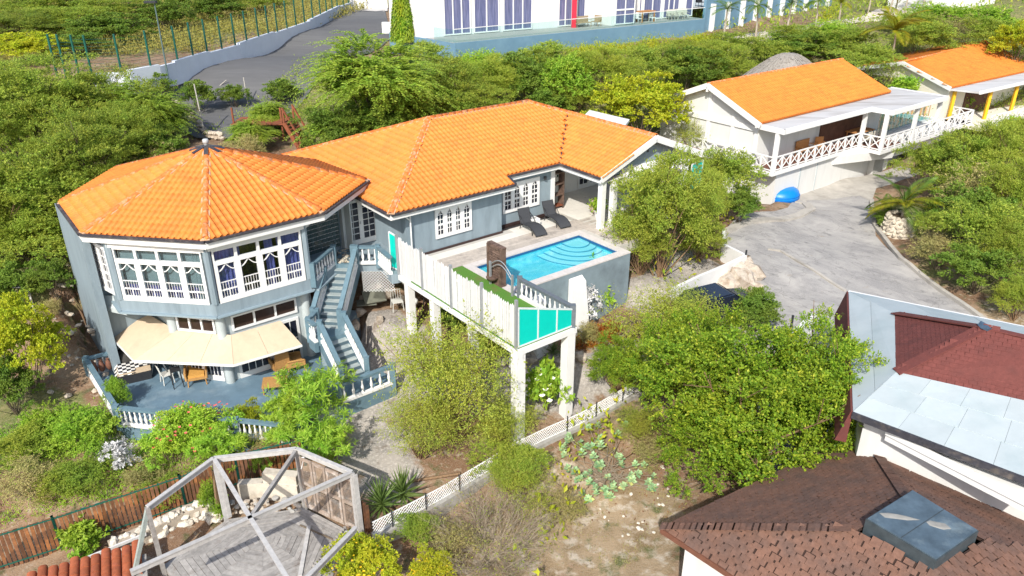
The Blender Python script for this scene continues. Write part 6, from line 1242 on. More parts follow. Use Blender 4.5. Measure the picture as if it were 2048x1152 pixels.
# ------------------------------------------------------------------ white lattice fence on its low wall
lt_ = thing('lattice_fence', 'white diagonal lattice fence on a low concrete wall across the lower garden', 'fence', P(900, 1000, -4.5)); lw_ = thing('garden_wall', 'low stained concrete wall under the white lattice', 'wall', P(900, 1010, -4.5))
lp_ = [(747, 1069, -4.1), (812, 1036, -4.08), (880, 1000, -4.05), (945, 961, -4.0), (1033, 907, -3.95), (1096, 876, -3.9), (1160, 848, -3.85), (1212, 818, -3.8), (1266, 786, -3.75)]
LQ = [P(*k) for k in lp_]
for i, (p, q) in enumerate(zip(LQ[:-1], LQ[1:])):
    d = q - p; L_ = d.length; d.normalize(); nn = d.cross(UP); h = .52; F = fr(p, d, nn); mb = MB(); st_ = .13; fb(mb, F, 0, L_, -.015, .015, 0, .03); fb(mb, F, 0, L_, -.015, .015, h - .03, h)
    for s in (1, -1):
        x = -h
        while x < L_:
            a0, b0 = (x, 0), (x + h, h)
            xa, za, xb, zb = a0[0], a0[1], b0[0], b0[1]
            if xa < 0: za -= xa; xa = 0
            if xb > L_: zb -= xb - L_; xb = L_
            if xb > xa:
                if s < 0: za, zb = h - za, h - zb
                mb.beam(F @ Vector((xa, .008 * s, za)), F @ Vector((xb, .008 * s, zb)), .01, .025, nn)
            x += st_
    part(lt_, 'lattice_panel', mb, WHITE2)
    mb = MB(); mb.beam(p - UP * .45 + nn * .02, q - UP * .45 + nn * .02, .3, .88); part(lw_, 'wall_section', mb, CONC)
    if i in (0, 1, 2, 3, 5, 6, 7): mb = MB(); c_ = F @ Vector((L_ * .55, .08, -.05)); mb.tube(c_, c_ + UP * .75, .022); part(lt_, 'stake', mb, DARKM)
# second lattice under the link walkway
l2 = thing('lattice_screen', 'white lattice panel closing the gap under the landing above the rocks', 'lattice', H(15.6, 28.6, -1.2)); p, q = P(727, 583, -1.0), P(790, 583, -1.0); d = q - p; L_ = d.length; d.normalize(); nn = d.cross(UP); F = fr(p, d, nn); mb = MB(); h = 1.0
for s in (1, -1):
    x = -h
    while x < L_:
        xa, za, xb, zb = x, 0, x + h, h
        if xa < 0: za -= xa; xa = 0
        if xb > L_: zb -= xb - L_; xb = L_
        if xb > xa:
            if s < 0: za, zb = h - za, h - zb
            mb.beam(F @ Vector((xa, .008 * s, za)), F @ Vector((xb, .008 * s, zb)), .012, .035, nn)
        x += .14
part(l2, 'lattice', mb, WHITE2)
# ------------------------------------------------------------------ under the walkway: rocks, slabs, pipe, plastic chairs
for i, (px, py, z, s, m) in enumerate(((752, 575, -1.9, 1.0, STONE), (778, 588, -2.0, .8, STONE), (735, 600, -2.2, .9, STONE), (800, 600, -2.3, .8, STONE), (720, 625, -2.4, .7, STONE), (708, 650, -2.5, .8, STONE), (760, 640, -2.4, .6, STONE))):
    mb = MB(); mb.rock(P(px, py, z), (s, s * .8, s * .7), i + 20); solid('rock', 'tan rock in the bank under the link walkway', 'rock', mb, m, 'rocks in the bank under the walkway')
mb = MB(); a = P(748, 592, -1.75); M = Matrix.Translation(a) @ Matrix.Rotation(.4, 4, 'Z') @ Matrix.Rotation(.5, 4, 'X'); mb.box((0, 0, 0), (1.0, .75, .06), M); solid('stone_slab', 'grey-green slab leaning on the rocks under the walkway', 'slab', mb, mat('slate', (.16, .165, .13), .8, .2, 5)); mb = MB(); mb.box((0, 0, 0), (.9, .6, .05), Matrix.Translation(P(733, 605, -2.05)) @ Matrix.Rotation(.2, 4, 'Z')); solid('stone_slab', 'flat dark slab lying below the leaning slab', 'slab', mb, MATS['slate'])
slat_chair('garden_chair', 'upturned white plastic chair standing under the walkway posts', P(795, 618, -2.35), R(20), MATS['white_plastic'], .45, .4, .5); mb = MB(); c_ = P(830, 628, -2.75); mb.lathe([(.1, 0), (.1, .55), (.17, .56), (.18, .75), (.08, .82), (.02, .83)], 10, Matrix.Translation(c_)); solid('vent_pipe', 'white capped vent pipe standing below the walkway', 'pipe', mb, WHITE); mb = MB(); mb.path([P(825, 560, -.4), P(850, 585, -1.0), P(845, 620, -2.4), P(838, 650, -2.9)], .03); solid('black_hose', 'black hose hanging below the walkway beside the vent pipe', 'hose', mb, DARKM)
rg = random.Random(31)
for i in range(26):
    t_ = i / 25; px = 925 + 240 * t_ + rg.uniform(-8, 8); py = 735 - 22 * math.sin(t_ * 3) + rg.uniform(-14, 12); z = -3.35 + rg.uniform(-.05, .1); p = P(px, py, z); s = rg.uniform(.35, .75); mb = MB(); mb.rock(Vector((p.x, p.y, gz(p.x, p.y) + s * .18)), (s * 1.1, s * .8, s * .7), i + 50); solid('garden_rock', 'pale boulder edging the planting bed behind the walkway posts', 'rock', mb, STONE, 'boulders edging the bed below the pool')
# rocks to the right of the pool, white wall, car, blue cover, planter
for i, (px, py, z, s) in enumerate(((1480, 560, -2.4, 2.0), (1500, 548, -2.4, 1.5), (1455, 572, -2.5, 1.4), (1508, 575, -2.6, 1.1))):
    mb = MB(); mb.rock(P(px, py, z), (s, s * .9, s * .85), i + 90, 1); mb.rock(P(px - 8, py - 10, z) + UP * .3, (s * .7, s * .6, s * .5), i + 95); solid('big_rock', 'large tan limestone outcrop behind the parked car', 'rock', mb, STONE, 'outcrop rocks behind the car')
wl_ = thing('white_garden_wall', 'low white wall on the outcrop behind the parked car', 'wall', P(1420, 550, -2.2)); mb = MB(); q = [P(1344, 590, -1.9), P(1400, 563, -1.9), P(1452, 541, -1.9), P(1490, 522, -1.9), P(1446, 500, -1.9), P(1446, 470, -1.7)]
for a, b in zip(q[:-1], q[1:]): mb.beam(a - UP * .15, b - UP * .15, .16, 1.0)
part(wl_, 'wall_face', mb, WHITE); mb = MB(); mb.tube(q[3] + UP * .35, q[3] + UP * .6, .05); part(wl_, 'lamp_stub', mb, DARKM)
w2 = thing('white_gate_wall', 'curved white wall stub by the drive left of the red roof building', 'wall', P(1590, 670, -3)); mb = MB(); q = [P(1568, 690, -2.5), P(1590, 668, -2.4), P(1612, 648, -2.35), P(1630, 636, -2.3)]
for a, b in zip(q[:-1], q[1:]): mb.beam(a - UP * .3, b - UP * .3, .2, 1.0)
part(w2, 'wall_face', mb, WHITE); mb = MB(); mb.beam(P(1582, 655, -2.2) - UP * .3, P(1582, 655, -2.2) + UP * .6, .08, .08); part(w2, 'gate_post', mb, DARKM)
cu = MB(); a, b = P(1604, 690, -3.3), P(1668, 672, -3.3); cu.beam(a, b, .5, .9); solid('concrete_culvert', 'grey concrete block ledge beside the curved white wall', 'ledge', cu, CONC)
car = thing('parked_car', 'dark blue-black car parked under the bright green tree', 'car', P(1430, 640, -2.9), R(24)); M = wm(car); CARP = mat('car_paint', (.012, .016, .03), .18, .1, 3, spec=.7); prof = [(-2.1, .35), (-2.12, .75), (-2.0, .92), (-1.75, .98), (-1.35, 1.5), (.35, 1.55), (1.0, 1.05), (1.95, .9), (2.1, .7), (2.1, .35)]
mb = MB(); n = len(prof)
for s in (-1, 1): pass
Vv = [M @ Vector((x, -.86 + (.14 if z > 1.1 else 0), z)) for x, z in prof] + [M @ Vector((x, .86 - (.14 if z > 1.1 else 0), z)) for x, z in prof]
mb.add(Vv, [tuple(range(n)), tuple(range(2 * n - 1, n - 1, -1))] + [(i, i + n, (i + 1) % n + n, (i + 1) % n) for i in range(n)]); part(car, 'body', mb, CARP)
mb = MB(); mb.hexa([M @ Vector(v) for v in ((-1.2, -.62, 1.52), (.3, -.62, 1.57), (.3, .62, 1.57), (-1.2, .62, 1.52), (-1.15, -.6, 1.56), (.25, -.6, 1.585), (.25, .6, 1.585), (-1.15, .6, 1.56))]); part(car, 'roof_panel', mb, CARP)
for y in (-.735, .735): mb = MB(); mb.hexa([M @ Vector((x, y + (.02 if y > 0 else -.02) * k + (-.0), z)) for k in (0, 1) for x, z in ((-1.5, 1.05), (.7, 1.08), (.25, 1.46), (-1.25, 1.44))]); part(car, 'side_window', mb, DARKGL)
mb = MB(); mb.hexa([M @ Vector(v) for v in ((.42, -.66, 1.52), (.98, -.7, 1.09), (.98, .7, 1.09), (.42, .66, 1.52), (.45, -.66, 1.54), (1.01, -.7, 1.11), (1.01, .7, 1.11), (.45, .66, 1.54))]); part(car, 'windscreen', mb, DARKGL)
for x in (-1.3, 1.3):
    for y in (-.8, .8): mb = MB(); mb.tube(M @ Vector((x, y - .1, .32)), M @ Vector((x, y + .1, .32)), .32, n=14); o = part(car, 'wheel', mb, mat('tyre', (.015, .015, .015), .8, .1)); mb = MB(); mb.tube(M @ Vector((x, y - .11, .32)), M @ Vector((x, y + .11, .32)), .18, n=10); part(o, 'rim', mb, ALU)
for y in (-.6, .6): mb = MB(); mb.box((2.09, y, .74), (.06, .34, .14), M); part(car, 'headlight', mb, ALU)
bc = thing('blue_covered_boat', 'rounded bundle under a bright blue cover beside the villa garage wall', 'covered boat', P(1557, 404, -2.95)); BLUEC = mat('blue_tarpaulin', (.0, .19, .62), .4, .1, 4, bump=.3, bscale=8, spec=.5); b0 = P(1557, 398, -2.95); mb = MB()
mb.lathe([(1.05, 0), (1.28, .1), (1.3, .4), (1.2, .68), (.9, .85), (.4, .93), (.02, .95)], 20, Matrix.Translation(b0)); part(bc, 'cover', mb, BLUEC); mb = MB(); mb.lathe([(.6, .0), (.66, .9), (.55, 1.4), (.2, 1.58), (.02, 1.6)], 14, Matrix.Translation(b0 + Vector((-.95, .1, 0)))); part(bc, 'cover_hump', mb, BLUEC); mb = MB()
for z, r in ((.3, 1.09), (.55, 1.09)): mb.path([b0 + Vector((r * 1.19 * math.cos(a), r * 1.19 * math.sin(a), z * .8)) for a in np.linspace(0, 6.283, 25)], .02, 5)
part(bc, 'lashing', mb, mat('cover_hem', (.0, .12, .42), .6, .1))
STONEP = mat('planter_stone', (.48, .43, .35), .9, .2, 7, rnd=.14, col2=(.33, .28, .22), stain=(.5, .66), stain_scale=3, bump=.6, bscale=14); pl = thing('stone_planter', 'round white rubble stone planter with a small palm at the drive edge', 'planter', P(1795, 482, -2.9)); c_ = P(1795, 466, -2.9)
rr = random.Random(8)
for j in range(5):
    for i in range(17): a = (i + .5 * (j % 2)) * 6.283 / 17; r = .86 - .035 * j + rr.uniform(-.03, .03); mb = MB(); mb.rock(c_ + Vector((r * math.cos(a), r * math.sin(a), .12 + .24 * j)), (.42, .30, .30), rr.randint(0, 9999)); part(pl, 'stone', mb, STONEP)
mb = MB(); mb.lathe([(.9, -.1), (.82, 1.1), (.7, 1.1), (.7, .9)], 20, Matrix.Translation(c_), False); part(pl, 'mortar_core', mb, STONEP); mb = MB(); mb.lathe([(.7, 0), (.7, 1.02), (.02, 1.05)], 14, Matrix.Translation(c_)); part(pl, 'soil', mb, mat('planter_soil', (.12, .085, .055), .95, .2, 8)); PLANTER = c_ + UP * 1.05
sl2 = thing('solar_lamp', 'leaning solar garden lamp with white panel at the left edge', 'lamp', P(70, 632, -2.5)); b_ = P(72, 632, -2.5); mb = MB(); mb.tube(b_, b_ + UP * 1.5, .05, .045, 8); part(sl2, 'pole', mb, WHITE); mb = MB(); tp_ = b_ + UP * 1.5; mb.beam(tp_ + Vector((-.55, -.1, .06)), tp_ + Vector((.05, .05, .0)), .3, .04); part(sl2, 'solar_panel', mb, ALU); mb = MB(); mb.tube(tp_, tp_ + Vector((.08, .05, .35)), .04); part(sl2, 'lamp_arm', mb, WHITE)
# loose stones on the bare slopes
for i in range(70):
    px, py = (rg.uniform(95, 225), rg.uniform(520, 800)) if i < 44 else (rg.uniform(1190, 1350), rg.uniform(930, 1080)); p = G(px, py); s = rg.uniform(.12, .42) if i < 44 else rg.uniform(.07, .2); mb = MB(); mb.rock(p + UP * s * .2, (s, s * .8, s * .6), i + 300)
    if i < 44: solid('slope_stone', 'loose stone on the red-brown slope left of the octagonal house', 'stone', mb, STONE, 'loose stones on the left slope')
    else: solid('pale_stone', 'small pale stone on the dry soil by the brown roof', 'stone', mb, STONEW, 'small stones on the dry soil')
for (x0, y0, x1, y1, lab) in ((818, 967, 920, 951, 'old brown timber beam lying behind the lattice fence'), (1108, 1010, 1150, 975, 'thin dark branch lying on the dry soil'), (1180, 965, 1330, 865, 'long grey pole lying on the soil under the green tree')):
    a, b = G(x0, y0), G(x1, y1); mb = MB(); mb.tube(a + UP * .08, b + UP * .08, .06 if x0 < 900 else .03); solid('fallen_timber', lab, 'timber', mb, BARKB)

# ---- small extras by the long house
mb = MB(); q = [P(1168, 231, 2.5), P(1250, 251, 2.5)]; mb.prism([q[0], q[1], q[1] + Vector((.5, 1.6, 0)), q[0] + Vector((.5, 1.6, 0))], 2.35, 2.5); solid('flat_shed_roof', 'small white flat roof slab just behind the hip of the long orange roof', 'roof', mb, WHITE)
pp_ = thing('potted_plant', 'leafy green plant in a white pot beside the first porch column', 'potted plant', P(1196, 434, 0)); c_ = P(1196, 434, 0); mb = MB(); mb.lathe([(.16, 0), (.22, .35), (.24, .38), (.2, .38), (.19, .33), (.02, .33)], 12, Matrix.Translation(c_)); part(pp_, 'pot', mb, WHITE2); POTP = c_; POTT = pp_
# ================================================================== vegetation
def nrm_(a): return a / (np.linalg.norm(a, axis=1, keepdims=True) + 1e-9)
def leaves_mesh(name, c, ax, nr, L, W, m):
    """one four-cornered leaf per row: base c, axis ax, facing nr"""
    ax = nrm_(ax); s = nrm_(np.cross(ax, nr)); L = np.broadcast_to(np.asarray(L, float).reshape(-1, 1), (len(c), 1)); W = np.broadcast_to(np.asarray(W, float).reshape(-1, 1), (len(c), 1)); n = nrm_(np.cross(s, ax))
    V = np.stack([c, c + ax * L * .5 + s * W * .5 + n * L * .08, c + ax * L, c + ax * L * .5 - s * W * .5 + n * L * .08], 1).reshape(-1, 3)
    return np_mesh(name, V, np.arange(len(V)).reshape(-1, 4), m)
def sph(r, n): return nrm_(r.normal(size=(n, 3)))
def lobes(r, n, lr, zlo, flat, top=.78):
    d = sph(r, n); d[:, 2] = np.abs(d[:, 2]) * 1.0 - .25 * r.random(n); rad = .5 - lr * .75
    c = d * np.array([rad, rad, (top - zlo) * .5 + .08]) * (r.random((n, 1)) ** .35); c[:, 2] += zlo + (top - zlo) * .42
    az = np.arctan2(d[:, 1], d[:, 0]); ph = r.random(3) * 6.28; k = 1 + .20 * np.sin(2 * az + ph[0]) + .14 * np.sin(5 * az + ph[1]); c[:, :2] *= np.clip(k, .6, 1.3)[:, None]; c[:, 2] += .09 * np.sin(3 * az + ph[2])
    c[:, 2] = np.clip(c[:, 2], zlo + lr * .3 * flat, top - lr * .3 * flat); return c, lr * r.uniform(.5, 1.35, n)
def blob(name, seed, m, nl=34, lr=.17, twigs=60, lv=11, L=.024, W=.013, zlo=.08, flat=.8, up=.55, tl=.07, droop=0.0, gap=.0):
    r = np.random.default_rng(seed); c, rad = lobes(r, nl, lr, zlo, flat); n = nl * twigs; li = np.repeat(np.arange(nl), twigs)
    d = sph(r, n); d[:, 2] = np.where(d[:, 2] < -.2, d[:, 2] * .5, d[:, 2]); p = c[li] + d * rad[li, None] * np.array([1, 1, flat]) * (.5 + .55 * r.random((n, 1)) ** .6) * np.where(r.random((n, 1)) < .10, r.uniform(1.1, 1.5, (n, 1)), 1)
    t = nrm_(d + .6 * r.normal(size=(n, 3)) + np.array([0, 0, .25 - droop])); k = n * lv; ti = np.repeat(np.arange(n), lv); off = r.random((k, 1)) * tl
    q = p[ti] + t[ti] * off + r.normal(size=(k, 3)) * .007; ax = t[ti] * .7 + r.normal(size=(k, 3)) * .75 + np.array([0, 0, -droop]); nr = d[ti] * .6 + np.array([0, 0, up]) + r.normal(size=(k, 3)) * .5
    s = r.uniform(.6, 1.25, k); return leaves_mesh(name, q, ax, nr, L * s, W * s, m), c
def tiers(name, seed, m, nl=150, lr=.06, twigs=30, lv=15, L=.014, W=.009, zlo=.1, flat=.6, tl=.045, inner=.45, up=.7, ph=1.0):
    """many separate leaf clumps at the branch ends, with dark gaps between them"""
    r = np.random.default_rng(seed); d = sph(r, nl); d[:, 2] = np.where(d[:, 2] < -.35, -d[:, 2], d[:, 2]); az = np.arctan2(d[:, 1], d[:, 0]); p0 = r.random(3) * 6.28
    k = 1 + ph * (.17 * np.sin(2 * az + p0[0]) + .12 * np.sin(5 * az + p0[1])); rad = np.where(r.random(nl) < inner, r.uniform(.35, .8, nl), r.uniform(.85, 1.08, nl)) * k
    c = d * rad[:, None] * np.array([.44, .44, .40]) + np.array([0, 0, .42 + zlo * .3]); c[:, 2] = np.clip(c[:, 2], zlo, .84); rl = lr * r.uniform(.55, 1.5, nl); n = nl * twigs; li = np.repeat(np.arange(nl), twigs); e = sph(r, n); e[:, 2] = np.where(e[:, 2] < -.1, -e[:, 2] * .6, e[:, 2])
    p = c[li] + e * rl[li, None] * np.array([1.25, 1.25, flat]) * r.random((n, 1)) ** .45; t = nrm_(e * .8 + d[li] * .7 + .5 * r.normal(size=(n, 3))); kk = n * lv; ti = np.repeat(np.arange(n), lv)
    q = p[ti] + t[ti] * r.random((kk, 1)) * tl + r.normal(size=(kk, 3)) * .004; ax = t[ti] * .7 + r.normal(size=(kk, 3)) * .7; nr = d[li][ti] * .35 + np.array([0, -.1, up]) + r.normal(size=(kk, 3)) * .45; sc_ = r.uniform(.6, 1.25, kk); return leaves_mesh(name, q, ax, nr, L * sc_, W * sc_, m), c[::3]
def spray(name, seed, m, n=420, lv=46, L=.03, W=.007, zlo=.15, ln=.30, droop=.9):
    """long feathered drooping twigs"""
    r = np.random.default_rng(seed); c, rad = lobes(r, 44, .15, zlo, .9); li = r.integers(0, 44, n); d = sph(r, n); d[:, 2] = np.abs(d[:, 2]) * .9; p = c[li] + d * rad[li, None] * .8
    out = nrm_(p - np.array([0, 0, .3]) + r.normal(size=(n, 3)) * .12); out[:, 2] = out[:, 2] * .35 + .1; out = nrm_(out); tt = np.tile(np.linspace(0, 1, lv), n); ti = np.repeat(np.arange(n), lv); l = ln * r.uniform(.5, 1.1, n)[ti]
    q = p[ti] + out[ti] * (tt * l)[:, None] + np.array([0, 0, -1]) * (droop * l * tt ** 2 * .55)[:, None]; tan = out[ti] + np.array([0, 0, -1]) * (droop * 1.1 * tt)[:, None]; side = nrm_(np.cross(tan, np.array([0, 0, 1.0]))) * np.where(np.arange(len(tt)) % 2, 1, -1)[:, None]
    ax = side + tan * .55 + r.normal(size=(len(tt), 3)) * .18; nr = np.array([0, 0, 1.0]) + r.normal(size=(len(tt), 3)) * .3; s = r.uniform(.7, 1.2, len(tt)) * (1 - .5 * tt); return leaves_mesh(name, q, ax, nr, L * s, W * s * 1.3, m), c
def whorl(name, seed, m, n=230, lv=22, L=.085, W=.013, zlo=.1):
    """rosettes of narrow leaves at the shoot ends"""
    r = np.random.default_rng(seed); c, rad = lobes(r, 26, .17, zlo, .8); li = r.integers(0, 26, n); d = sph(r, n); d[:, 2] = np.abs(d[:, 2]); p = c[li] + d * rad[li, None] * (.6 + .4 * r.random((n, 1))); t = nrm_(d + np.array([0, 0, .9])); ti = np.repeat(np.arange(n), lv); k = len(ti)
    rnd = r.normal(size=(k, 3)); rnd -= (rnd * t[ti]).sum(1, keepdims=True) * t[ti]; ax = nrm_(rnd) + t[ti] * r.uniform(-.15, .9, (k, 1)); q = p[ti] + t[ti] * r.uniform(-.07, .02, (k, 1)); s = r.uniform(.6, 1.15, k); return leaves_mesh(name, q, ax, t[ti] + r.normal(size=(k, 3)) * .3, L * s, W * s, m), c
def woody(name, c, m, seed, stems=1, r0=.022, zlo=0.0, lean=.03):
    """trunk and limbs that reach into the lobes of a crown"""
    rr = random.Random(seed); mb = MB(); fork = Vector((rr.uniform(-lean, lean), rr.uniform(-lean, lean), max(.10, zlo * .8)))
    if stems == 1:
        mb.path([Vector((0, 0, -.06)), Vector((lean * .6, -lean * .4, fork.z * .5)), fork], r0, 7, r0 * .75)
    for i, k in enumerate(c):
        k = Vector(k); b = fork if stems == 1 else Vector((rr.uniform(-.03, .03), rr.uniform(-.03, .03), -.04))
        if i % 2 and len(c) > 20: continue
        mid = b.lerp(k, .5) + Vector((rr.uniform(-.05, .05), rr.uniform(-.05, .05), rr.uniform(-.02, .06))); rb = r0 * (.5 if stems == 1 else .42)
        mb.tube(b, mid, rb, rb * .6, 5); mb.tube(mid, k, rb * .6, rb * .22, 5)
        for _ in range(2): e = k + Vector((rr.uniform(-.12, .12), rr.uniform(-.12, .12), rr.uniform(-.02, .12))); mb.tube(mid.lerp(k, .7), e, rb * .3, rb * .12, 4)
    return mb.mesh(name, m)
LM = {
 'lime': leafmat('leaf_lime', (.11, .235, .018), (.335, .475, .035), .42, (.56, .60, .07)),
 'olive': leafmat('leaf_olive', (0.171, 0.268, 0.034), (0.378, 0.476, 0.063), .4, (0.500, 0.549, 0.098)),
 'deep': leafmat('leaf_deep', (0.104, 0.189, 0.024), (0.232, 0.348, 0.049), .32),
 'gold': leafmat('leaf_gold', (0.293, 0.390, 0.024), (0.537, 0.573, 0.034), .4, (0.620, 0.610, 0.043)),
 'wispy': leafmat('leaf_wispy', (.26, .33, .045), (.43, .49, .075), .44, (.54, .53, .10)),
 'dry': leafmat('leaf_dry', (0.311, 0.275, 0.110), (0.439, 0.403, 0.146), .3, (0.256, 0.311, 0.073)),
 'feather': leafmat('leaf_feather', (0.207, 0.348, 0.037), (0.403, 0.555, 0.067), .35, (0.439, 0.531, 0.110)),
 'fresh': leafmat('leaf_fresh', (0.220, 0.412, 0.037), (0.366, 0.567, 0.055), .4, (0.512, 0.620, 0.128)),
 'silver': leafmat('leaf_silver', (0.620, 0.620, 0.620), (0.620, 0.620, 0.620), .2),
 'succulent': leafmat('leaf_succulent', (0.238, 0.429, 0.220), (0.439, 0.620, 0.329), .25, (0.620, 0.604, 0.183)),
}
KD = {}
def kind(nm, mk, n, bark, **kw):
    KD[nm] = []
    for i in range(n):
        me, c = mk(nm + '_crown', 100 + len(KD) * 17 + i, **kw.get('g', {})); KD[nm].append((me, woody(nm + '_trunk', c, bark, i, kw.get('stems', 1), kw.get('r0', .022), kw.get('g', {}).get('zlo', .08))))
kind('lime', tiers, 3, BARKB, g=dict(m=LM['lime'], nl=175, lr=.05, twigs=25, lv=14, L=.0150, W=.0095, zlo=.06, flat=.6, tl=.06, inner=.5, ph=1.25))
kind('acacia', tiers, 3, BARK, g=dict(m=LM['olive'], nl=110, lr=.082, twigs=34, lv=15, L=.016, W=.0075, zlo=.16, flat=.26, up=1.2, tl=.055, inner=.35))
kind('feather', spray, 2, BARK, g=dict(m=LM['feather'], n=1300, lv=46, L=.036, W=.011, zlo=.0))
kind('bush', tiers, 3, BARK, stems=5, r0=.016, g=dict(m=LM['deep'], nl=95, lr=.08, twigs=24, lv=10, L=.030, W=.016, zlo=.04, flat=.75))
kind('scrub', tiers, 3, BARK, stems=5, r0=.014, g=dict(m=LM['olive'], nl=90, lr=.085, twigs=22, lv=10, L=.027, W=.012, zlo=.03, flat=.7, tl=.06))
kind('fresh', blob, 3, BARK, stems=5, r0=.014, g=dict(m=LM['fresh'], nl=32, lr=.165, twigs=44, lv=10, L=.036, W=.016, zlo=.03, flat=.75))
kind('gold', tiers, 2, BARK, stems=5, r0=.016, g=dict(m=LM['gold'], nl=110, lr=.075, twigs=24, lv=10, L=.026, W=.017, zlo=.04, flat=.7))
kind('wispy', blob, 2, BARKB, r0=.016, stems=4, g=dict(m=LM['wispy'], nl=64, lr=.15, twigs=32, lv=10, L=.018, W=.008, zlo=.10, flat=.8, tl=.12, droop=.1))
LM['airy'] = leafmat('leaf_airy', (.23, .32, .04), (.40, .49, .065), .45, (.50, .51, .10))
kind('airy', tiers, 2, BARKB, r0=.018, stems=3, g=dict(m=LM['airy'], nl=150, lr=.06, twigs=26, lv=13, L=.0165, W=.0085, zlo=.04, flat=.8, tl=.075))
kind('dry', blob, 2, BARK, stems=6, r0=.013, g=dict(m=LM['dry'], nl=30, lr=.16, twigs=34, lv=8, L=.028, W=.012, zlo=.03, flat=.7))
kind('whorl', whorl, 2, BARK, stems=5, r0=.013, g=dict(m=LM['fresh']))
kind('silver', whorl, 1, BARK, stems=5, r0=.013, g=dict(m=LM['silver'], n=110, lv=12, L=.10, W=.045))
kind('broad', blob, 2, BARK, stems=4, r0=.013, g=dict(m=LM['fresh'], nl=20, lr=.17, twigs=16, lv=7, L=.11, W=.055, zlo=.05, flat=.8))
NSEED = [0]
def veg(k, px, py, wpx, hpx, label, name='shrub', cat='shrub', group=None, fl=None, sink_=.0, zc=.5):
    d = ray(px, py); g0 = G(px, py); D = max(6, depth(g0)); o = Vector((0, 0, CAMZ))
    for _ in range(6):
        W = wpx * D / FPX; Hh = hpx * D / FPX / 1.0
        t = (D) ; q = o + d * D; lo_, hi_ = D * .4, D * 1.3
        for _ in range(26):
            t = (lo_ + hi_) / 2; q = o + d * t
            if q.z > gz(q.x, q.y) + zc * Hh: lo_ = t
            else: hi_ = t
        D = depth(q)
    z = gz(q.x, q.y) - sink_; W = wpx * D / FPX; Hh = hpx * D / FPX * .95; NSEED[0] += 1; rr = random.Random(NSEED[0]); v = KD[k][NSEED[0] % len(KD[k])]
    t = thing(name, label, cat, (q.x, q.y, z), rr.random() * 6.28, group); S = Matrix.Diagonal((W, W * rr.uniform(.9, 1.05), Hh / .80, 1))
    for nm, me in (('crown', v[0]), ('trunk' if name.endswith('tree') else 'stems', v[1])):
        c = bpy.data.objects.new(nm, me); C.objects.link(c); c.parent = t; c.matrix_basis = S
    if fl:
        col, n, s = fl; r = np.random.default_rng(NSEED[0]); dd = sph(r, n); dd[:, 2] = np.abs(dd[:, 2]); pp = dd * np.array([W * .47, W * .47, Hh * .5]) * r.uniform(.75, 1.05, (n, 1)) + np.array([0, 0, Hh * .48]); kk = 5; a = np.tile(np.arange(kk) * 6.283 / kk, n); ti = np.repeat(np.arange(n), kk)
        ax = np.stack([np.cos(a), np.sin(a), np.full(len(a), .25)], 1) + dd[ti] * .4; me = leaves_mesh('flower', pp[ti], ax, dd[ti] + np.array([0, -.3, .6]), s, s * .8, col); c = bpy.data.objects.new('flowers', me); C.objects.link(c); c.parent = t
    return t
PINK = mat('pink_petal', (.62, .12, .11), .6, .1, rnd=.1); WHT = mat('white_petal', (.82, .82, .76), .6, .03); YLF = mat('yellow_petal', (.75, .50, .01), .6, .05, rnd=.1)
# ---- left side
LA = ['olive acacia at the left edge just below the green fence end', 'flat topped olive acacia below the white road wall end', 'olive acacia at the left edge halfway up the slope', 'broad layered acacia midway between left edge and octagon roof', 'olive acacia at the left edge level with the octagon roof peak', 'layered acacia touching the left corner of the octagon roof', 'acacia cut by the left edge above the solar lamp', 'lowest olive acacia of the slope, above the solar lamp tree', 'acacia with its crown right behind the octagon roof ridge', 'small acacia at the left edge beside the green road fence']
LB = ['scrub tree directly behind the left part of the long roof ridge', 'scrub tree behind the middle of the long roof ridge', 'dark bushy tree just above the peak of the long roof', 'fresh green scrub tree right of the long roof peak', 'scrub tree between the blue plinth and the golden-green tree', 'scrub tree above the golden-green tree', 'dark bushy tree left of the white villa roof', 'scrub tree touching the white villa ridge', 'light green shrubby tree at the foot of the blue plinth, left part', 'scrub tree at the foot of the blue plinth, middle part', 'light green shrubby tree at the foot of the blue plinth, right part', 'scrub tree below the right end of the blue plinth', 'dark bush at the shady foot of the large feathery tree', 'small scrub tree left of the golden-green tree', 'dry brownish scrub below the middle of the blue plinth', 'scrub tree under the left corner of the blue plinth', 'small fresh green bush behind the white villa gable', 'dark bush directly behind the long roof right hip', 'low scrub tree hugging the back of the long roof']
LC = ['scrub tree left of the thatched shelter', 'dark bushy tree right behind the thatched shelter', 'scrub tree above the far end of the white villa roof', 'scrub tree between the two orange villas', 'fresh green bush below the palm row', 'scrub tree above the cream villa roof', 'dry scrub tree at the top right above the cream villa', 'light green bush at the top right edge', 'scrub tree at the right edge beside the yellow-green tree', 'scrub tree beside the bright yellow palm', 'bright hedge-like bush along the top right edge', 'low scrub bush at the end of the sandy bed']
LD = ['topmost olive bush of the right slope below the crossed railing', 'olive bush at the right edge below the cream villa deck', 'dry olive bush in the middle of the right slope', 'olive bush close to the villa garage corner', 'olive bush cut by the right edge of the picture', 'darker bush right of the stone planter', 'large olive bush halfway down the right slope', 'dark bush at the right edge above the drive kerb', 'dry brown bush beside the drive kerb below the planter', 'dark green bush low on the slope by the drive kerb', 'lowest bush at the right edge by the drive', 'small olive bush touching the stone planter palm', 'olive bush at the right edge under the flowering shrub']
LE = ['spreading tree at the top left corner', 'spreading tree at the top edge left of the street lamp', 'low spreading tree above the golden yellow bush', 'dark bush between the golden bush and the road fence', 'dark tree behind the street lamp head', 'spreading tree between corner tree and lamp', 'dark tree beyond the middle of the road fence', 'scrub tree beyond the far end of the road fence', 'small dark bush right of the golden yellow bush']
gA = 'layered acacias on the left slope'
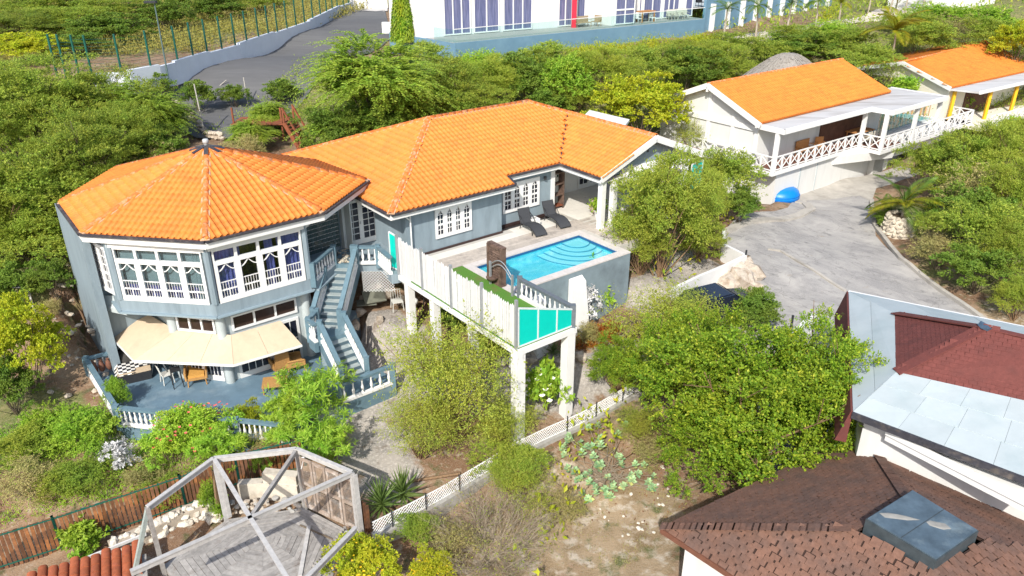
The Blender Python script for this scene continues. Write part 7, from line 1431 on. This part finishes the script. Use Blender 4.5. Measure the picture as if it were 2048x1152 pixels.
KA = ['acacia', 'airy', 'acacia', 'acacia', 'scrub', 'acacia', 'airy', 'scrub', 'acacia', 'airy']
for ka, a in zip(KA, ((70, 215, 290, 170), (190, 225, 230, 140), (40, 300, 260, 170), (175, 330, 270, 170), (50, 400, 250, 160), (150, 420, 200, 130), (-20, 480, 200, 150), (80, 500, 200, 110), (255, 290, 180, 140), (20, 190, 200, 110))): veg(ka, *a, LA.pop(0), 'acacia_tree', 'tree', gA)
veg('feather', 300, 240, 150, 130, 'green feathery tree above the sandy path left of the octagon roof', 'feathery_tree', 'tree'); veg('bush', 320, 300, 120, 80, 'dark leafy bush right behind the left edge of the octagon roof')
veg('dry', 300, 330, 110, 90, 'dry twiggy bush behind the octagon roof edge'); veg('dry', 490, 295, 90, 60, 'brownish dry bush behind the octagon roof top'); veg('bush', 395, 195, 80, 60, 'dark green bush at the end of the asphalt road'); veg('bush', 300, 185, 90, 60, 'dark green bush in front of the white road wall', zc=.4); veg('bush', 470, 195, 60, 45, 'rounded green bush between the leaning grey post and the road')
veg('gold', 48, 700, 165, 190, 'yellow-green round tree at the left edge below the solar lamp', 'round_tree', 'tree'); veg('bush', 20, 780, 120, 110, 'dark green bush under the yellow-green tree at the left edge'); veg('bush', 30, 580, 120, 110, 'dark green bush left of the solar lamp'); veg('bush', 105, 560, 80, 80, 'small green tree behind the solar lamp', 'small_tree', 'tree'); veg('dry', 100, 615, 60, 40, 'low grey-green bush at the foot of the solar lamp')
veg('fresh', 160, 865, 150, 90, 'fresh green shrub below the terrace corner'); veg('fresh', 95, 850, 120, 70, 'green shrub left of the terrace corner shrub'); veg('fresh', 230, 790, 55, 80, 'small green plant climbing the terrace balustrade corner'); veg('silver', 243, 912, 80, 75, 'silvery white leaved shrub above the slat fence'); veg('dry', 60, 960, 150, 70, 'dull green low bush above the left end of the slat fence'); veg('scrub', 40, 900, 120, 70, 'low scrub bush at the left edge above the fence'); veg('scrub', 150, 960, 130, 60, 'low scrubby bush above the middle of the slat fence'); veg('dry', 290, 950, 110, 60, 'dull low bush beside the silvery shrub')
veg('fresh', 385, 855, 170, 110, 'leafy shrub with small pink flowers in front of the terrace balustrade', fl=(PINK, 60, .07)); veg('whorl', 340, 895, 120, 90, 'narrow leaved shrub left of the pink flowered shrub'); veg('gold', 497, 845, 65, 80, 'small yellow-leaved croton in front of the terrace'); veg('whorl', 440, 900, 130, 90, 'oleander shrub between croton and slat fence'); veg('whorl', 632, 800, 190, 160, 'tall bright oleander in front of the staircase foot'); veg('whorl', 570, 860, 150, 110, 'oleander shrub below the terrace edge left of the tall oleander'); veg('whorl', 660, 880, 150, 120, 'oleander shrub standing below the foot landing'); veg('dry', 540, 900, 110, 70, 'dull brown-green shrub behind the gazebo beam'); veg('fresh', 425, 1000, 60, 90, 'green climber over the slat fence beside the gazebo post'); veg('broad', 160, 1075, 90, 60, 'bright broad-leaved plant in front of the dark slat fence'); veg('whorl', 525, 930, 60, 60, 'thin leafy plant hanging over the slat fence inside the gazebo'); veg('scrub', 330, 985, 100, 60, 'scrub creeping over the slat fence top')
# ---- centre
wt_ = veg('wispy', 905, 770, 290, 270, 'large wispy yellow-green tree in front of the walkway posts', 'wispy_tree', 'tree'); veg('wispy', 840, 850, 190, 160, 'smaller wispy yellow-green tree beside the gravel yard', 'wispy_tree', 'tree'); veg('wispy', 1010, 850, 170, 100, 'wispy bush in front of the white lattice fence'); veg('scrub', 1020, 930, 150, 70, 'dark green bush over the middle of the lattice fence'); veg('bush', 905, 640, 80, 90, 'small leafy bush under the walkway deck'); veg('whorl', 960, 690, 60, 50, 'dark spiky plant under the walkway deck')
veg('broad', 1094, 775, 95, 105, 'white flowering shrub between the two front walkway posts', fl=(WHT, 26, .13)); veg('broad', 1190, 570, 75, 95, 'white flowering frangipani in front of the pool buttress', fl=(WHT, 14, .12)); veg('silver', 1168, 615, 70, 95, 'pale silver-green shrub between the pool buttresses'); veg('dry', 1170, 665, 80, 50, 'rust coloured low planting below the silver shrub'); veg('gold', 1000, 690, 60, 40, 'yellowish low plant in the rock bed behind the walkway posts')
veg('airy', 1330, 435, 235, 250, 'tall airy fine-leaved tree hiding the gable end of the porch', 'garden_tree', 'tree', zc=.52); veg('airy', 1285, 490, 130, 130, 'olive bushy tree right of the raised pool', 'garden_tree', 'tree'); veg('scrub', 1430, 370, 170, 125, 'olive bush in front of the crossed railing corner'); veg('airy', 1395, 400, 140, 130, 'olive bush between the porch and the crossed railing'); veg('airy', 1400, 480, 120, 90, 'dry grey-green bush at the drive side of the garden tree'); veg('bush', 1482, 415, 80, 70, 'dark green bush beside the blue covered boat'); veg('wispy', 1385, 270, 90, 80, 'thin pale bush against the white villa gable')
veg('lime', 1500, 800, 430, 330, 'huge bright lime green tree filling the lower right garden', 'lime_tree', 'tree', zc=.55); veg('lime', 1370, 760, 260, 240, 'lime green tree on the left flank of the huge lime tree', 'lime_tree', 'tree', zc=.55); veg('lime', 1440, 900, 260, 170, 'low lime green tree in front of the huge lime tree above the dry soil', 'lime_tree', 'tree'); veg('wispy', 1340, 655, 250, 160, 'yellow-green feathery tree in front of the parked car', 'feathery_tree', 'tree'); veg('lime', 1240, 745, 150, 120, 'small lime green tree left of the huge lime tree', 'lime_tree', 'tree'); veg('lime', 1640, 800, 310, 320, 'lime green tree overhanging the brown shingle roof', 'lime_tree', 'tree', zc=.6); veg('bush', 1510, 625, 110, 85, 'fine dark green shrub beside the parked car')
veg('gold', 722, 1130, 140, 100, 'yellow flowering bush at the bottom edge right of the gazebo', fl=(YLF, 130, .05)); veg('gold', 862, 1142, 100, 60, 'small yellow flowering bush at the bottom edge below the dry twig bush', fl=(YLF, 60, .05)); veg('scrub', 830, 1060, 100, 60, 'green creeper bush over the low concrete wall'); veg('wispy', 1280, 850, 110, 70, 'yellowish bush at the right end of the lattice fence'); veg('dry', 1120, 1010, 120, 60, 'dry brush on the soil between twig bush and rosette shrub'); veg('dry', 900, 1085, 130, 70, 'dry scrub left of the twig bush at the bottom'); veg('wispy', 1040, 960, 160, 90, 'wispy yellowish brush above the twig bush'); veg('dry', 1310, 905, 110, 60, 'dry scrub under the left side of the lime trees')
# ---- hillside behind the house
veg('feather', 752, 180, 285, 190, 'large feathery drooping tree behind the long orange roof', 'feathery_tree', 'tree', zc=.5); veg('feather', 535, 235, 90, 60, 'small feathery tree between timber stair and asphalt road', 'feathery_tree', 'tree'); veg('bush', 660, 265, 140, 90, 'dark leafy bush between timber stair and long roof'); veg('feather', 505, 270, 90, 60, 'low feathery bush beside the timber deck'); veg('bush', 560, 185, 80, 45, 'green bush at the lower corner of the asphalt road')
veg('gold', 1282, 222, 185, 125, 'round golden-green tree between long roof and white villa', 'golden_tree', 'tree')
gB = 'scrub trees on the hill below the apartment block'
for k, a in (('scrub', (900, 190, 150, 110)), ('scrub', (985, 175, 150, 100)), ('bush', (1060, 165, 150, 100)), ('fresh', (1130, 160, 150, 110)), ('scrub', (1210, 145, 150, 90)), ('scrub', (1290, 140, 160, 90)), ('bush', (1370, 150, 150, 90)), ('scrub', (1440, 140, 150, 90)), ('fresh', (960, 140, 120, 70)), ('scrub', (1080, 130, 140, 70)), ('fresh', (1360, 115, 120, 60)), ('scrub', (1470, 105, 130, 70)), ('bush', (870, 240, 120, 70)), ('scrub', (1150, 200, 110, 70)), ('dry', (1180, 130, 100, 60)), ('scrub', (850, 130, 120, 70)), ('fresh', (1440, 175, 100, 50)), ('bush', (1100, 205, 100, 60)), ('scrub', (960, 215, 130, 70))): veg(k if len(LB) % 3 else 'airy', *a, LB.pop(0), 'scrub_tree', 'tree', gB)
gC = 'scrub trees at the upper right'
for k, a in (('scrub', (1530, 110, 130, 60)), ('bush', (1600, 100, 130, 60)), ('scrub', (1680, 100, 140, 70)), ('scrub', (1730, 130, 130, 70)), ('fresh', (1660, 70, 120, 50)), ('scrub', (1840, 85, 140, 70)), ('dry', (1900, 60, 140, 60)), ('fresh', (1960, 40, 140, 50)), ('scrub', (1990, 75, 130, 60)), ('scrub', (1820, 55, 130, 50)), ('fresh', (1870, 30, 150, 40)), ('scrub', (1590, 75, 110, 40))): veg(k, *a, LC.pop(0), 'scrub_tree', 'tree', gC)
veg('gold', 2035, 95, 100, 90, 'yellow-green tree at the right edge above the cream villa', 'golden_tree', 'tree')
gD = 'bushes on the right hand slope'
for k, a in (('scrub', (1915, 330, 140, 110)), ('scrub', (2000, 320, 140, 120)), ('dry', (1960, 380, 170, 110)), ('scrub', (1925, 375, 110, 80)), ('scrub', (2030, 400, 130, 130)), ('bush', (1935, 430, 120, 90)), ('scrub', (1970, 470, 150, 110)), ('bush', (2030, 520, 120, 110)), ('dry', (1880, 500, 110, 70)), ('bush', (1960, 545, 120, 80)), ('bush', (2040, 600, 90, 80)), ('scrub', (1860, 455, 60, 50)), ('scrub', (2040, 300, 110, 100))): veg(k if len(LD) % 3 else 'airy', a[0], a[1], a[2] * 1.2, a[3] * 1.15, LD.pop(0), 'slope_bush', 'bush', gD)
veg('broad', 2025, 270, 90, 60, 'broad-leaved shrub with pale flowers below the cream villa', fl=(WHT, 12, .14)); veg('broad', 1812, 172, 60, 40, 'small frangipani between the two villas'); veg('broad', 1920, 205, 50, 40, 'leafy plant beside the yellow column')
# ---- beyond the road
gE = 'trees beyond the road fence'
for k, a in (('acacia', (70, 25, 240, 80)), ('acacia', (200, 30, 200, 70)), ('acacia', (40, 60, 200, 60)), ('bush', (215, 65, 150, 60)), ('bush', (330, 35, 120, 60)), ('acacia', (130, 50, 180, 60)), ('bush', (430, 20, 120, 50)), ('scrub', (520, 10, 120, 40)), ('bush', (160, 90, 120, 40))): veg(k, *a, LE.pop(0), 'spreading_tree', 'tree', gE)
veg('gold', 45, 100, 130, 60, 'golden yellow bush beyond the fence at the left edge'); veg('bush', 362, 8, 70, 60, 'dark pointed conifer beyond the road fence at the top', 'conifer_tree', 'tree'); veg('dry', 230, 150, 150, 50, 'bare grey brush in front of the white road wall')
veg('feather', 830, 195, 150, 110, 'smaller feathery tree right of the large drooping tree', 'feathery_tree', 'tree'); veg('scrub', 890, 225, 130, 80, 'scrub bush behind the left hip of the long roof'); veg('bush', 760, 250, 150, 80, 'dark bush under the large feathery tree behind the roof'); veg('scrub', 1850, 340, 110, 100, 'olive bush beside the villa garage wall')
# ---- column conifer by the apartment block
cp = P(806, 78, 4.6); t = thing('column_conifer', 'slim yellow-green column conifer at the left corner of the apartment block', 'tree', cp); r = np.random.default_rng(3); n = 9000; z = r.random(n) ** 1.15; a = r.random(n) * 6.283; rad = (.95 * (1 - z) ** .7 + .08) * (.6 + .4 * r.random(n)); q = np.stack([rad * np.cos(a), rad * np.sin(a), z * 5.2], 1); me = leaves_mesh('conifer_crown', q, np.stack([np.cos(a) * .5, np.sin(a) * .5, np.full(n, -.8)], 1) + r.normal(size=(n, 3)) * .25, np.stack([np.cos(a), np.sin(a), np.full(n, .3)], 1), .34, .09, LM['lime']); c = bpy.data.objects.new('crown', me); C.objects.link(c); c.parent = t; mb = MB(); mb.tube(cp - UP * .5, cp + UP * 4.5, .12, .03); part(t, 'trunk', mb, BARK)
# ---- palms
def frond_mesh(nm, m, ln=1.9, droop=.9, nl=26, ll=.5, w_=.05):
    c = []; ax = []; nr = []; L = []
    for i in range(nl):
        t = (i + 1) / nl; p = np.array([ln * t * (1 - .12 * t), 0, ln * (.35 * t - droop * .62 * t * t)]); tan = np.array([1, 0, .35 - droop * 1.24 * t])
        for s in (-1, 1): c.append(p); ax.append(tan * .75 + np.array([0, s, -.25])); nr.append((0, -s * .3, 1)); L.append(ll * math.sin(math.pi * min(1, .18 + .80 * t)) + .08)
    mb = MB(); mb.path([Vector((ln * t * (1 - .12 * t), 0, ln * (.35 * t - droop * .62 * t * t))) for t in np.linspace(0, 1, 7)], .022, 4, .006)
    me = leaves_mesh(nm, np.array(c), np.array(ax), np.array(nr), np.array(L), w_, m); base = mb.mesh('tmp', m); n0 = len(me.vertices)
    V = np.empty(n0 * 3); me.vertices.foreach_get('co', V); V2 = np.empty(len(base.vertices) * 3); base.vertices.foreach_get('co', V2); F = np.arange(n0).reshape(-1, 4); F2 = np.array([p.vertices[:] for p in base.polygons if len(p.vertices) == 4]) + n0
    out = np_mesh(nm, np.concatenate([V, V2]).reshape(-1, 3), np.concatenate([F, F2]), m); bpy.data.meshes.remove(me); bpy.data.meshes.remove(base); return out
PALMG = leafmat('palm_leaf', (.07, .14, .02), (.13, .22, .03), .3); PALMY = leafmat('palm_leaf_yellow', (.20, .25, .015), (.36, .34, .02), .4)
fg, fy = frond_mesh('frond', PALMG), frond_mesh('frond', PALMY)
def palm(p, h, s, label, fm, group=None, n=13, seed=0, r=.11, alt=None):
    t = thing('palm_tree', label, 'palm', p, 0, group); rr = random.Random(seed); top = p + Vector((rr.uniform(-.2, .2), rr.uniform(-.2, .2), h))
    if h > .3: mb = MB(); mb.path([p - UP * .3, p.lerp(top, .5) + Vector((.05, 0, 0)), top], r, 8, r * .65); part(t, 'trunk', mb, mat('palm_trunk', (.36, .31, .25), .9, .2, 9))
    for i in range(n): inst(t, 'frond', fm if not alt or i % 3 else alt, Matrix.Translation(top) @ Matrix.Rotation(i * 2.4 + rr.random() * .4, 4, 'Z') @ Matrix.Rotation(-rr.uniform(-.35, .95), 4, 'Y') @ Matrix.Scale(s * rr.uniform(.8, 1.1), 4))
    return t
for i, (bx, by, ty) in enumerate(((1446, 76, 22), (1512, 70, 15), (1573, 60, 12), (1630, 58, 5), (1676, 48, 8), (1735, 30, -6), (1790, 22, -8))):
    p = P(bx, by, 3.75); h = (by - ty) * depth(p) / FPX; palm(p, h, .95, 'young palm in the row along the sandy bed at the top right', fg if i < 4 else fy, 'palms along the sandy bed', 13, i)
p = P(1785, 108, 3.2); palm(p, 2.0, 1.9, 'bright yellow palm on the hillside at the upper right', fy, None, 16, 31)
palm(PLANTER, .75, 1.35, 'small yellow-green palm growing in the stone planter', fy, None, 19, 5, .07, fg); palm(P(1778, 440, -2.7), .5, .8, 'low dark cycad palm behind the stone planter', fg, None, 14, 8)
veg('bush', 1768, 440, 45, 35, 'low dark shrub left of the stone planter')
for i, (bx, by) in enumerate(((1905, 3), (1870, 6), (1838, 10))): palm(P(bx - 60, by + 16, 4.2), 3.2, 1.0, 'young palm standing far back at the top edge', fg, 'palms at the far top edge', 10, 60 + i)
# ---- spiky plants
blade = MB(); blade.add([Vector(v) for v in ((-.022, 0, 0), (.022, 0, 0), (.03, .3, .02), (-.03, .3, .02), (0, .78, -.03), (0, .3, -.005))], [(0, 1, 2, 5), (0, 5, 3), (5, 2, 4), (3, 5, 4)]); YUC = leafmat('yucca_blade', (.09, .15, .035), (.17, .245, .06), .2); yme = blade.mesh('leaf', YUC)
def yucca(p, s, label, n=46, seed=0, group=None):
    t = thing('spiky_plant', label, 'plant', p, 0, group); rr = random.Random(seed)
    for i in range(n): el = math.radians(85 - 95 * (i / n) ** 1.1); inst(t, 'leaf', yme, Matrix.Translation(p + UP * (.12 + .2 * s * (1 - i / n))) @ Matrix.Rotation(i * 2.4 + rr.random() * .3, 4, 'Z') @ Matrix.Rotation(el, 4, 'X') @ Matrix.Scale(s * rr.uniform(.85, 1.15), 4))
for i, (x, y, lab) in enumerate(((764, 1020, 'large spiky yucca with sword leaves next to the board panel'), (806, 1000, 'second spiky yucca on the right side behind the lattice'))): yucca(P(x, y, -4.2), 1.25, lab, 60, i)
for i, (x, y) in enumerate(((1107, 712), (1080, 705), (955, 690), (1130, 720))): yucca(P(x, y, -3.2), .75, 'small green spiky plant in the rock bed below the pool', 34, 10 + i, 'spiky plants in the rock bed')
# ---- green rosette shrub (long bare stems, round leaves)
ct = thing('rosette_shrub', 'sprawling shrub of bare stems tipped with round grey-green leaves on the dry soil', 'shrub', G(1205, 960)); cb0 = G(1212, 955); rr = random.Random(12); sm = MB(); r = np.random.default_rng(5)
kk = 13; a = np.arange(kk) * 2.4; c_ = np.zeros((kk, 3)); c_[:, 2] = np.linspace(.05, -.14, kk); me = leaves_mesh('leaf_cluster', c_, np.stack([np.cos(a), np.sin(a), np.linspace(1.0, .1, kk)], 1), np.array([[0, 0, 1.0]]).repeat(kk, 0) + r.normal(size=(kk, 3)) * .2, np.linspace(.13, .22, kk), np.linspace(.10, .17, kk), LM['succulent'])
tips = [(1137, 880), (1128, 905), (1160, 890), (1172, 905), (1185, 925), (1197, 935), (1150, 945), (1178, 975), (1210, 985), (1225, 985), (1160, 970), (1235, 870), (1195, 850), (1260, 968), (1240, 940), (1285, 940), (1262, 975), (1300, 970), (1212, 1002), (1190, 985), (1128, 895), (1195, 880), (1240, 925), (1215, 955), (1275, 960), (1305, 990), (1170, 950), (1200, 905)]
tips += [(x + rr.uniform(-22, 22), y + rr.uniform(-16, 20)) for x, y in tips]
for x, y in tips:
    h_ = rr.uniform(.2, .7); p = G(x, y + 14) + UP * h_; bq = cb0 + Vector((rr.uniform(-.5, .5), rr.uniform(-.35, .35), -.02)); m1 = bq.lerp(p, .3) + UP * rr.uniform(.05, .25) + Vector((rr.uniform(-.25, .25), rr.uniform(-.2, .2), 0)); m2 = bq.lerp(p, .7) + UP * rr.uniform(-.12, .1) + Vector((rr.uniform(-.2, .2), rr.uniform(-.15, .15), 0)); sm.tube(bq, m1, .017, .015, 5); sm.tube(m1, m2, .015, .012, 5); sm.tube(m2, p, .012, .009, 5); inst(ct, 'leaf_cluster', me, Matrix.Translation(p) @ Matrix.Rotation(rr.random() * 6, 4, 'Z') @ Matrix.Rotation(rr.uniform(-.5, .3), 4, 'X') @ Matrix.Scale(rr.uniform(.75, 1.1), 4))
part(ct, 'stems', sm, mat('pale_stem', (.25, .205, .15), .9, .15, 9))
# ---- dry twig bush
tb_ = thing('twig_bush', 'broad bare twig bush with few yellow leaves at the bottom centre', 'bush', G(990, 1110)); b0 = G(985, 1105); b0.z -= .1; tw = MB(); tips = []; rr = random.Random(77)
def grow(p, d, l, r_, lvl):
    q = p; 
    for s in range(3):
        d = (d + Vector((rr.uniform(-.22, .22), rr.uniform(-.22, .22), rr.uniform(-.16, .1)))).normalized(); e = q + d * l / 3; tw.tube(q, e, r_ * (1 - s * .2), r_ * (.8 - s * .2), 3 if lvl > 1 else 5); 
        if lvl < 4:
            for _ in range(2 if lvl else 3): grow(q.lerp(e, rr.random()), (d + Vector((rr.uniform(-.8, .8), rr.uniform(-.8, .8), rr.uniform(-.2, .45)))).normalized(), l * rr.uniform(.5, .72), r_ * .5, lvl + 2 if lvl else 1)
        q = e
    tips.append(q)
for i in range(13): a = i * .483; grow(b0 + Vector((math.cos(a) * .15, math.sin(a) * .15, 0)), Vector((math.cos(a), math.sin(a), rr.uniform(.45, 1.1))).normalized(), rr.uniform(1.3, 1.9), .02, 0)
part(tb_, 'twigs', tw, mat('grey_twig', (.33, .275, .20), .9, .2, 9)); tp_ = np.array([t[:] for t in tips]); r = np.random.default_rng(1); k = r.integers(0, len(tp_), 1500); M_ = np.array(wm(tb_).inverted()); q = tp_[k] + r.normal(size=(1500, 3)) * .06; q = q @ M_[:3, :3].T + M_[:3, 3]; c = bpy.data.objects.new('leaves', leaves_mesh('leaves', q, r.normal(size=(1500, 3)), r.normal(size=(1500, 3)) + np.array([0, 0, 1]), .075, .035, LM['wispy'])); C.objects.link(c); c.parent = tb_
# ---- ground cover
def cover(name, poly, n, h, m, L=.16, W=.035, lv=9, spread=.22, wp=None):
    w_ = wp or [G(x, y) for x, y in poly]; x0, x1 = min(p.x for p in w_), max(p.x for p in w_); y0, y1 = min(p.y for p in w_), max(p.y for p in w_); r = np.random.default_rng(len(name) * 7 + n); X = r.uniform(x0, x1, n * 4); Y = r.uniform(y0, y1, n * 4); k = inside([(p.x, p.y) for p in w_], X, Y); X = X[k][:n]; Y = Y[k][:n]
    nz = np.sin(X * .9 + 2 * np.sin(Y * .37)) * np.cos(Y * .8 + 1.5 * np.sin(X * .31)); k = nz > r.uniform(-1.1, .4, len(X)); X = X[k]; Y = Y[k]; Z = hgt(X, Y); n = len(X); ti = np.repeat(np.arange(n), lv); hh = h * r.uniform(.3, 1.1, n); k = len(ti)
    q = np.stack([X, Y, Z], 1)[ti] + np.stack([r.normal(size=k) * spread, r.normal(size=k) * spread, r.random(k) * hh[ti] - .03], 1); ax = r.normal(size=(k, 3)) * .7 + np.array([0, 0, .7]); s = r.uniform(.5, 1.3, k)
    o = bpy.data.objects.new(name, leaves_mesh(name, q, ax, r.normal(size=(k, 3)) * .6 + np.array([0, -.3, .7]), L * s, W * s, m)); C.objects.link(o); o['kind'] = 'stuff'; return o
V3 = lambda *a: [Vector((x, y, 0)) for x, y in a]
cover('hillside_undergrowth', None, 9000, .9, LM['olive'], .20, .06, 10, .3, V3((-20, 48), (2, 52), (30, 58), (48, 70), (48, 92), (22, 82), (-6, 66), (-16, 62)))
cover('hedge_undergrowth', None, 2600, .7, LM['gold'], .2, .08, 12, .25, V3((-5, 63.5), (20, 80.5), (21, 79), (-3, 61.5)))
cover('left_undergrowth', [(-60, 560), (110, 530), (150, 450), (300, 330), (340, 220), (200, 170), (-80, 170)], 7000, .6, LM['olive'], .18, .05, 9, .3)
cover('pier_hedge', None, 2500, 1.2, LM['gold'], .25, .12, 12, .25, [b0 + dn_ * .6, b1 + dn_ * .6, b1 + dn_ * 2.2, b0 + dn_ * 2.2])
cover('dry_bank_grass', None, 26000, 1.0, leafmat('bank_grass', (.24, .235, .06), (.37, .34, .08), .3, (.17, .21, .04)), .42, .09, 8, .35, V3((-62, 66), (-33, 67), (-22, 79), (-18, 100), (-16, 122), (-30, 150), (-100, 140), (-90, 80)))
cover('front_weeds', [(-40, 880), (120, 820), (520, 860), (600, 910), (420, 950), (0, 1060), (-60, 1080)], 3000, .35, LM['fresh'], .13, .03, 8, .16)
cover('right_undergrowth', None, 9000, .8, LM['olive'], .2, .06, 9, .3, V3((28, 36), (34, 30), (48, 22), (62, 34), (56, 40), (44, 30), (38, 34)))
cover('far_undergrowth', None, 16000, 1.6, LM['olive'], .5, .16, 9, .6, V3((22, 84), (60, 84), (110, 100), (150, 220), (-120, 220), (-60, 140), (0, 100)))
cover('right_hill_cover', None, 7000, .9, LM['olive'], .22, .06, 9, .3, V3((40, 66), (60, 58), (84, 70), (80, 96), (50, 90)))
cover('dry_weeds', [(1180, 870), (1340, 860), (1400, 1000), (1250, 1140), (980, 1140), (1000, 1000)], 420, .16, LM['dry'], .11, .02, 7, .12)
cover('house_side_weeds', [(1260, 560), (1420, 520), (1440, 470), (1380, 430), (1270, 470)], 500, .3, LM['scrub'] if 'scrub' in LM else LM['olive'], .12, .03, 8, .16)
cover('garden_bed_plants', [(1130, 660), (1240, 650), (1240, 690), (1130, 700)], 160, .3, leafmat('bromeliad', (.30, .09, .02), (.42, .24, .03), .3, (.12, .18, .03)), .28, .05, 10, .12)
cover('fallen_leaves', [(1100, 900), (1330, 860), (1380, 1020), (1150, 1060)], 260, .02, mat('dead_leaf', (.20, .10, .05), .9, .2, 9, rnd=.3), .1, .06, 4, .3)
# far wood that closes the view below the horizon
r = np.random.default_rng(44); me, _ = KD['acacia'][0][0], None; 
pts = [(x, y) for x, y in zip(r.uniform(-140, 160, 150), r.uniform(135, 300, 150))]
LV_ = np.empty(len(me.vertices) * 3, np.float32); me.vertices.foreach_get('co', LV_); LV_ = LV_.reshape(-1, 4, 3)[::9].reshape(-1, 3); allv = []
for x, y in pts: s = r.uniform(9, 15); v = LV_ * np.array([s, s, s * .8]); v = v.reshape(-1, 4, 3); cc = v.mean(1, keepdims=True); v = (cc + (v - cc) * 2.6).reshape(-1, 3); allv.append(v + np.array([x, y, gz(x, y) - .5]))
allv = np.concatenate(allv); o = bpy.data.objects.new('far_wood', np_mesh('far_wood', allv, np.arange(len(allv)).reshape(-1, 4), LM['olive'])); C.objects.link(o); o['kind'] = 'stuff'

r = np.random.default_rng(8); k = 260; q = np.stack([r.normal(size=k) * .2, r.normal(size=k) * .2, .4 + r.random(k) * .55], 1); o = bpy.data.objects.new('foliage', leaves_mesh('foliage', q, r.normal(size=(k, 3)) * .7 + np.array([0, 0, .5]), r.normal(size=(k, 3)) * .5 + np.array([0, -.4, .7]), .2, .1, LM['fresh'])); C.objects.link(o); o.parent = POTT
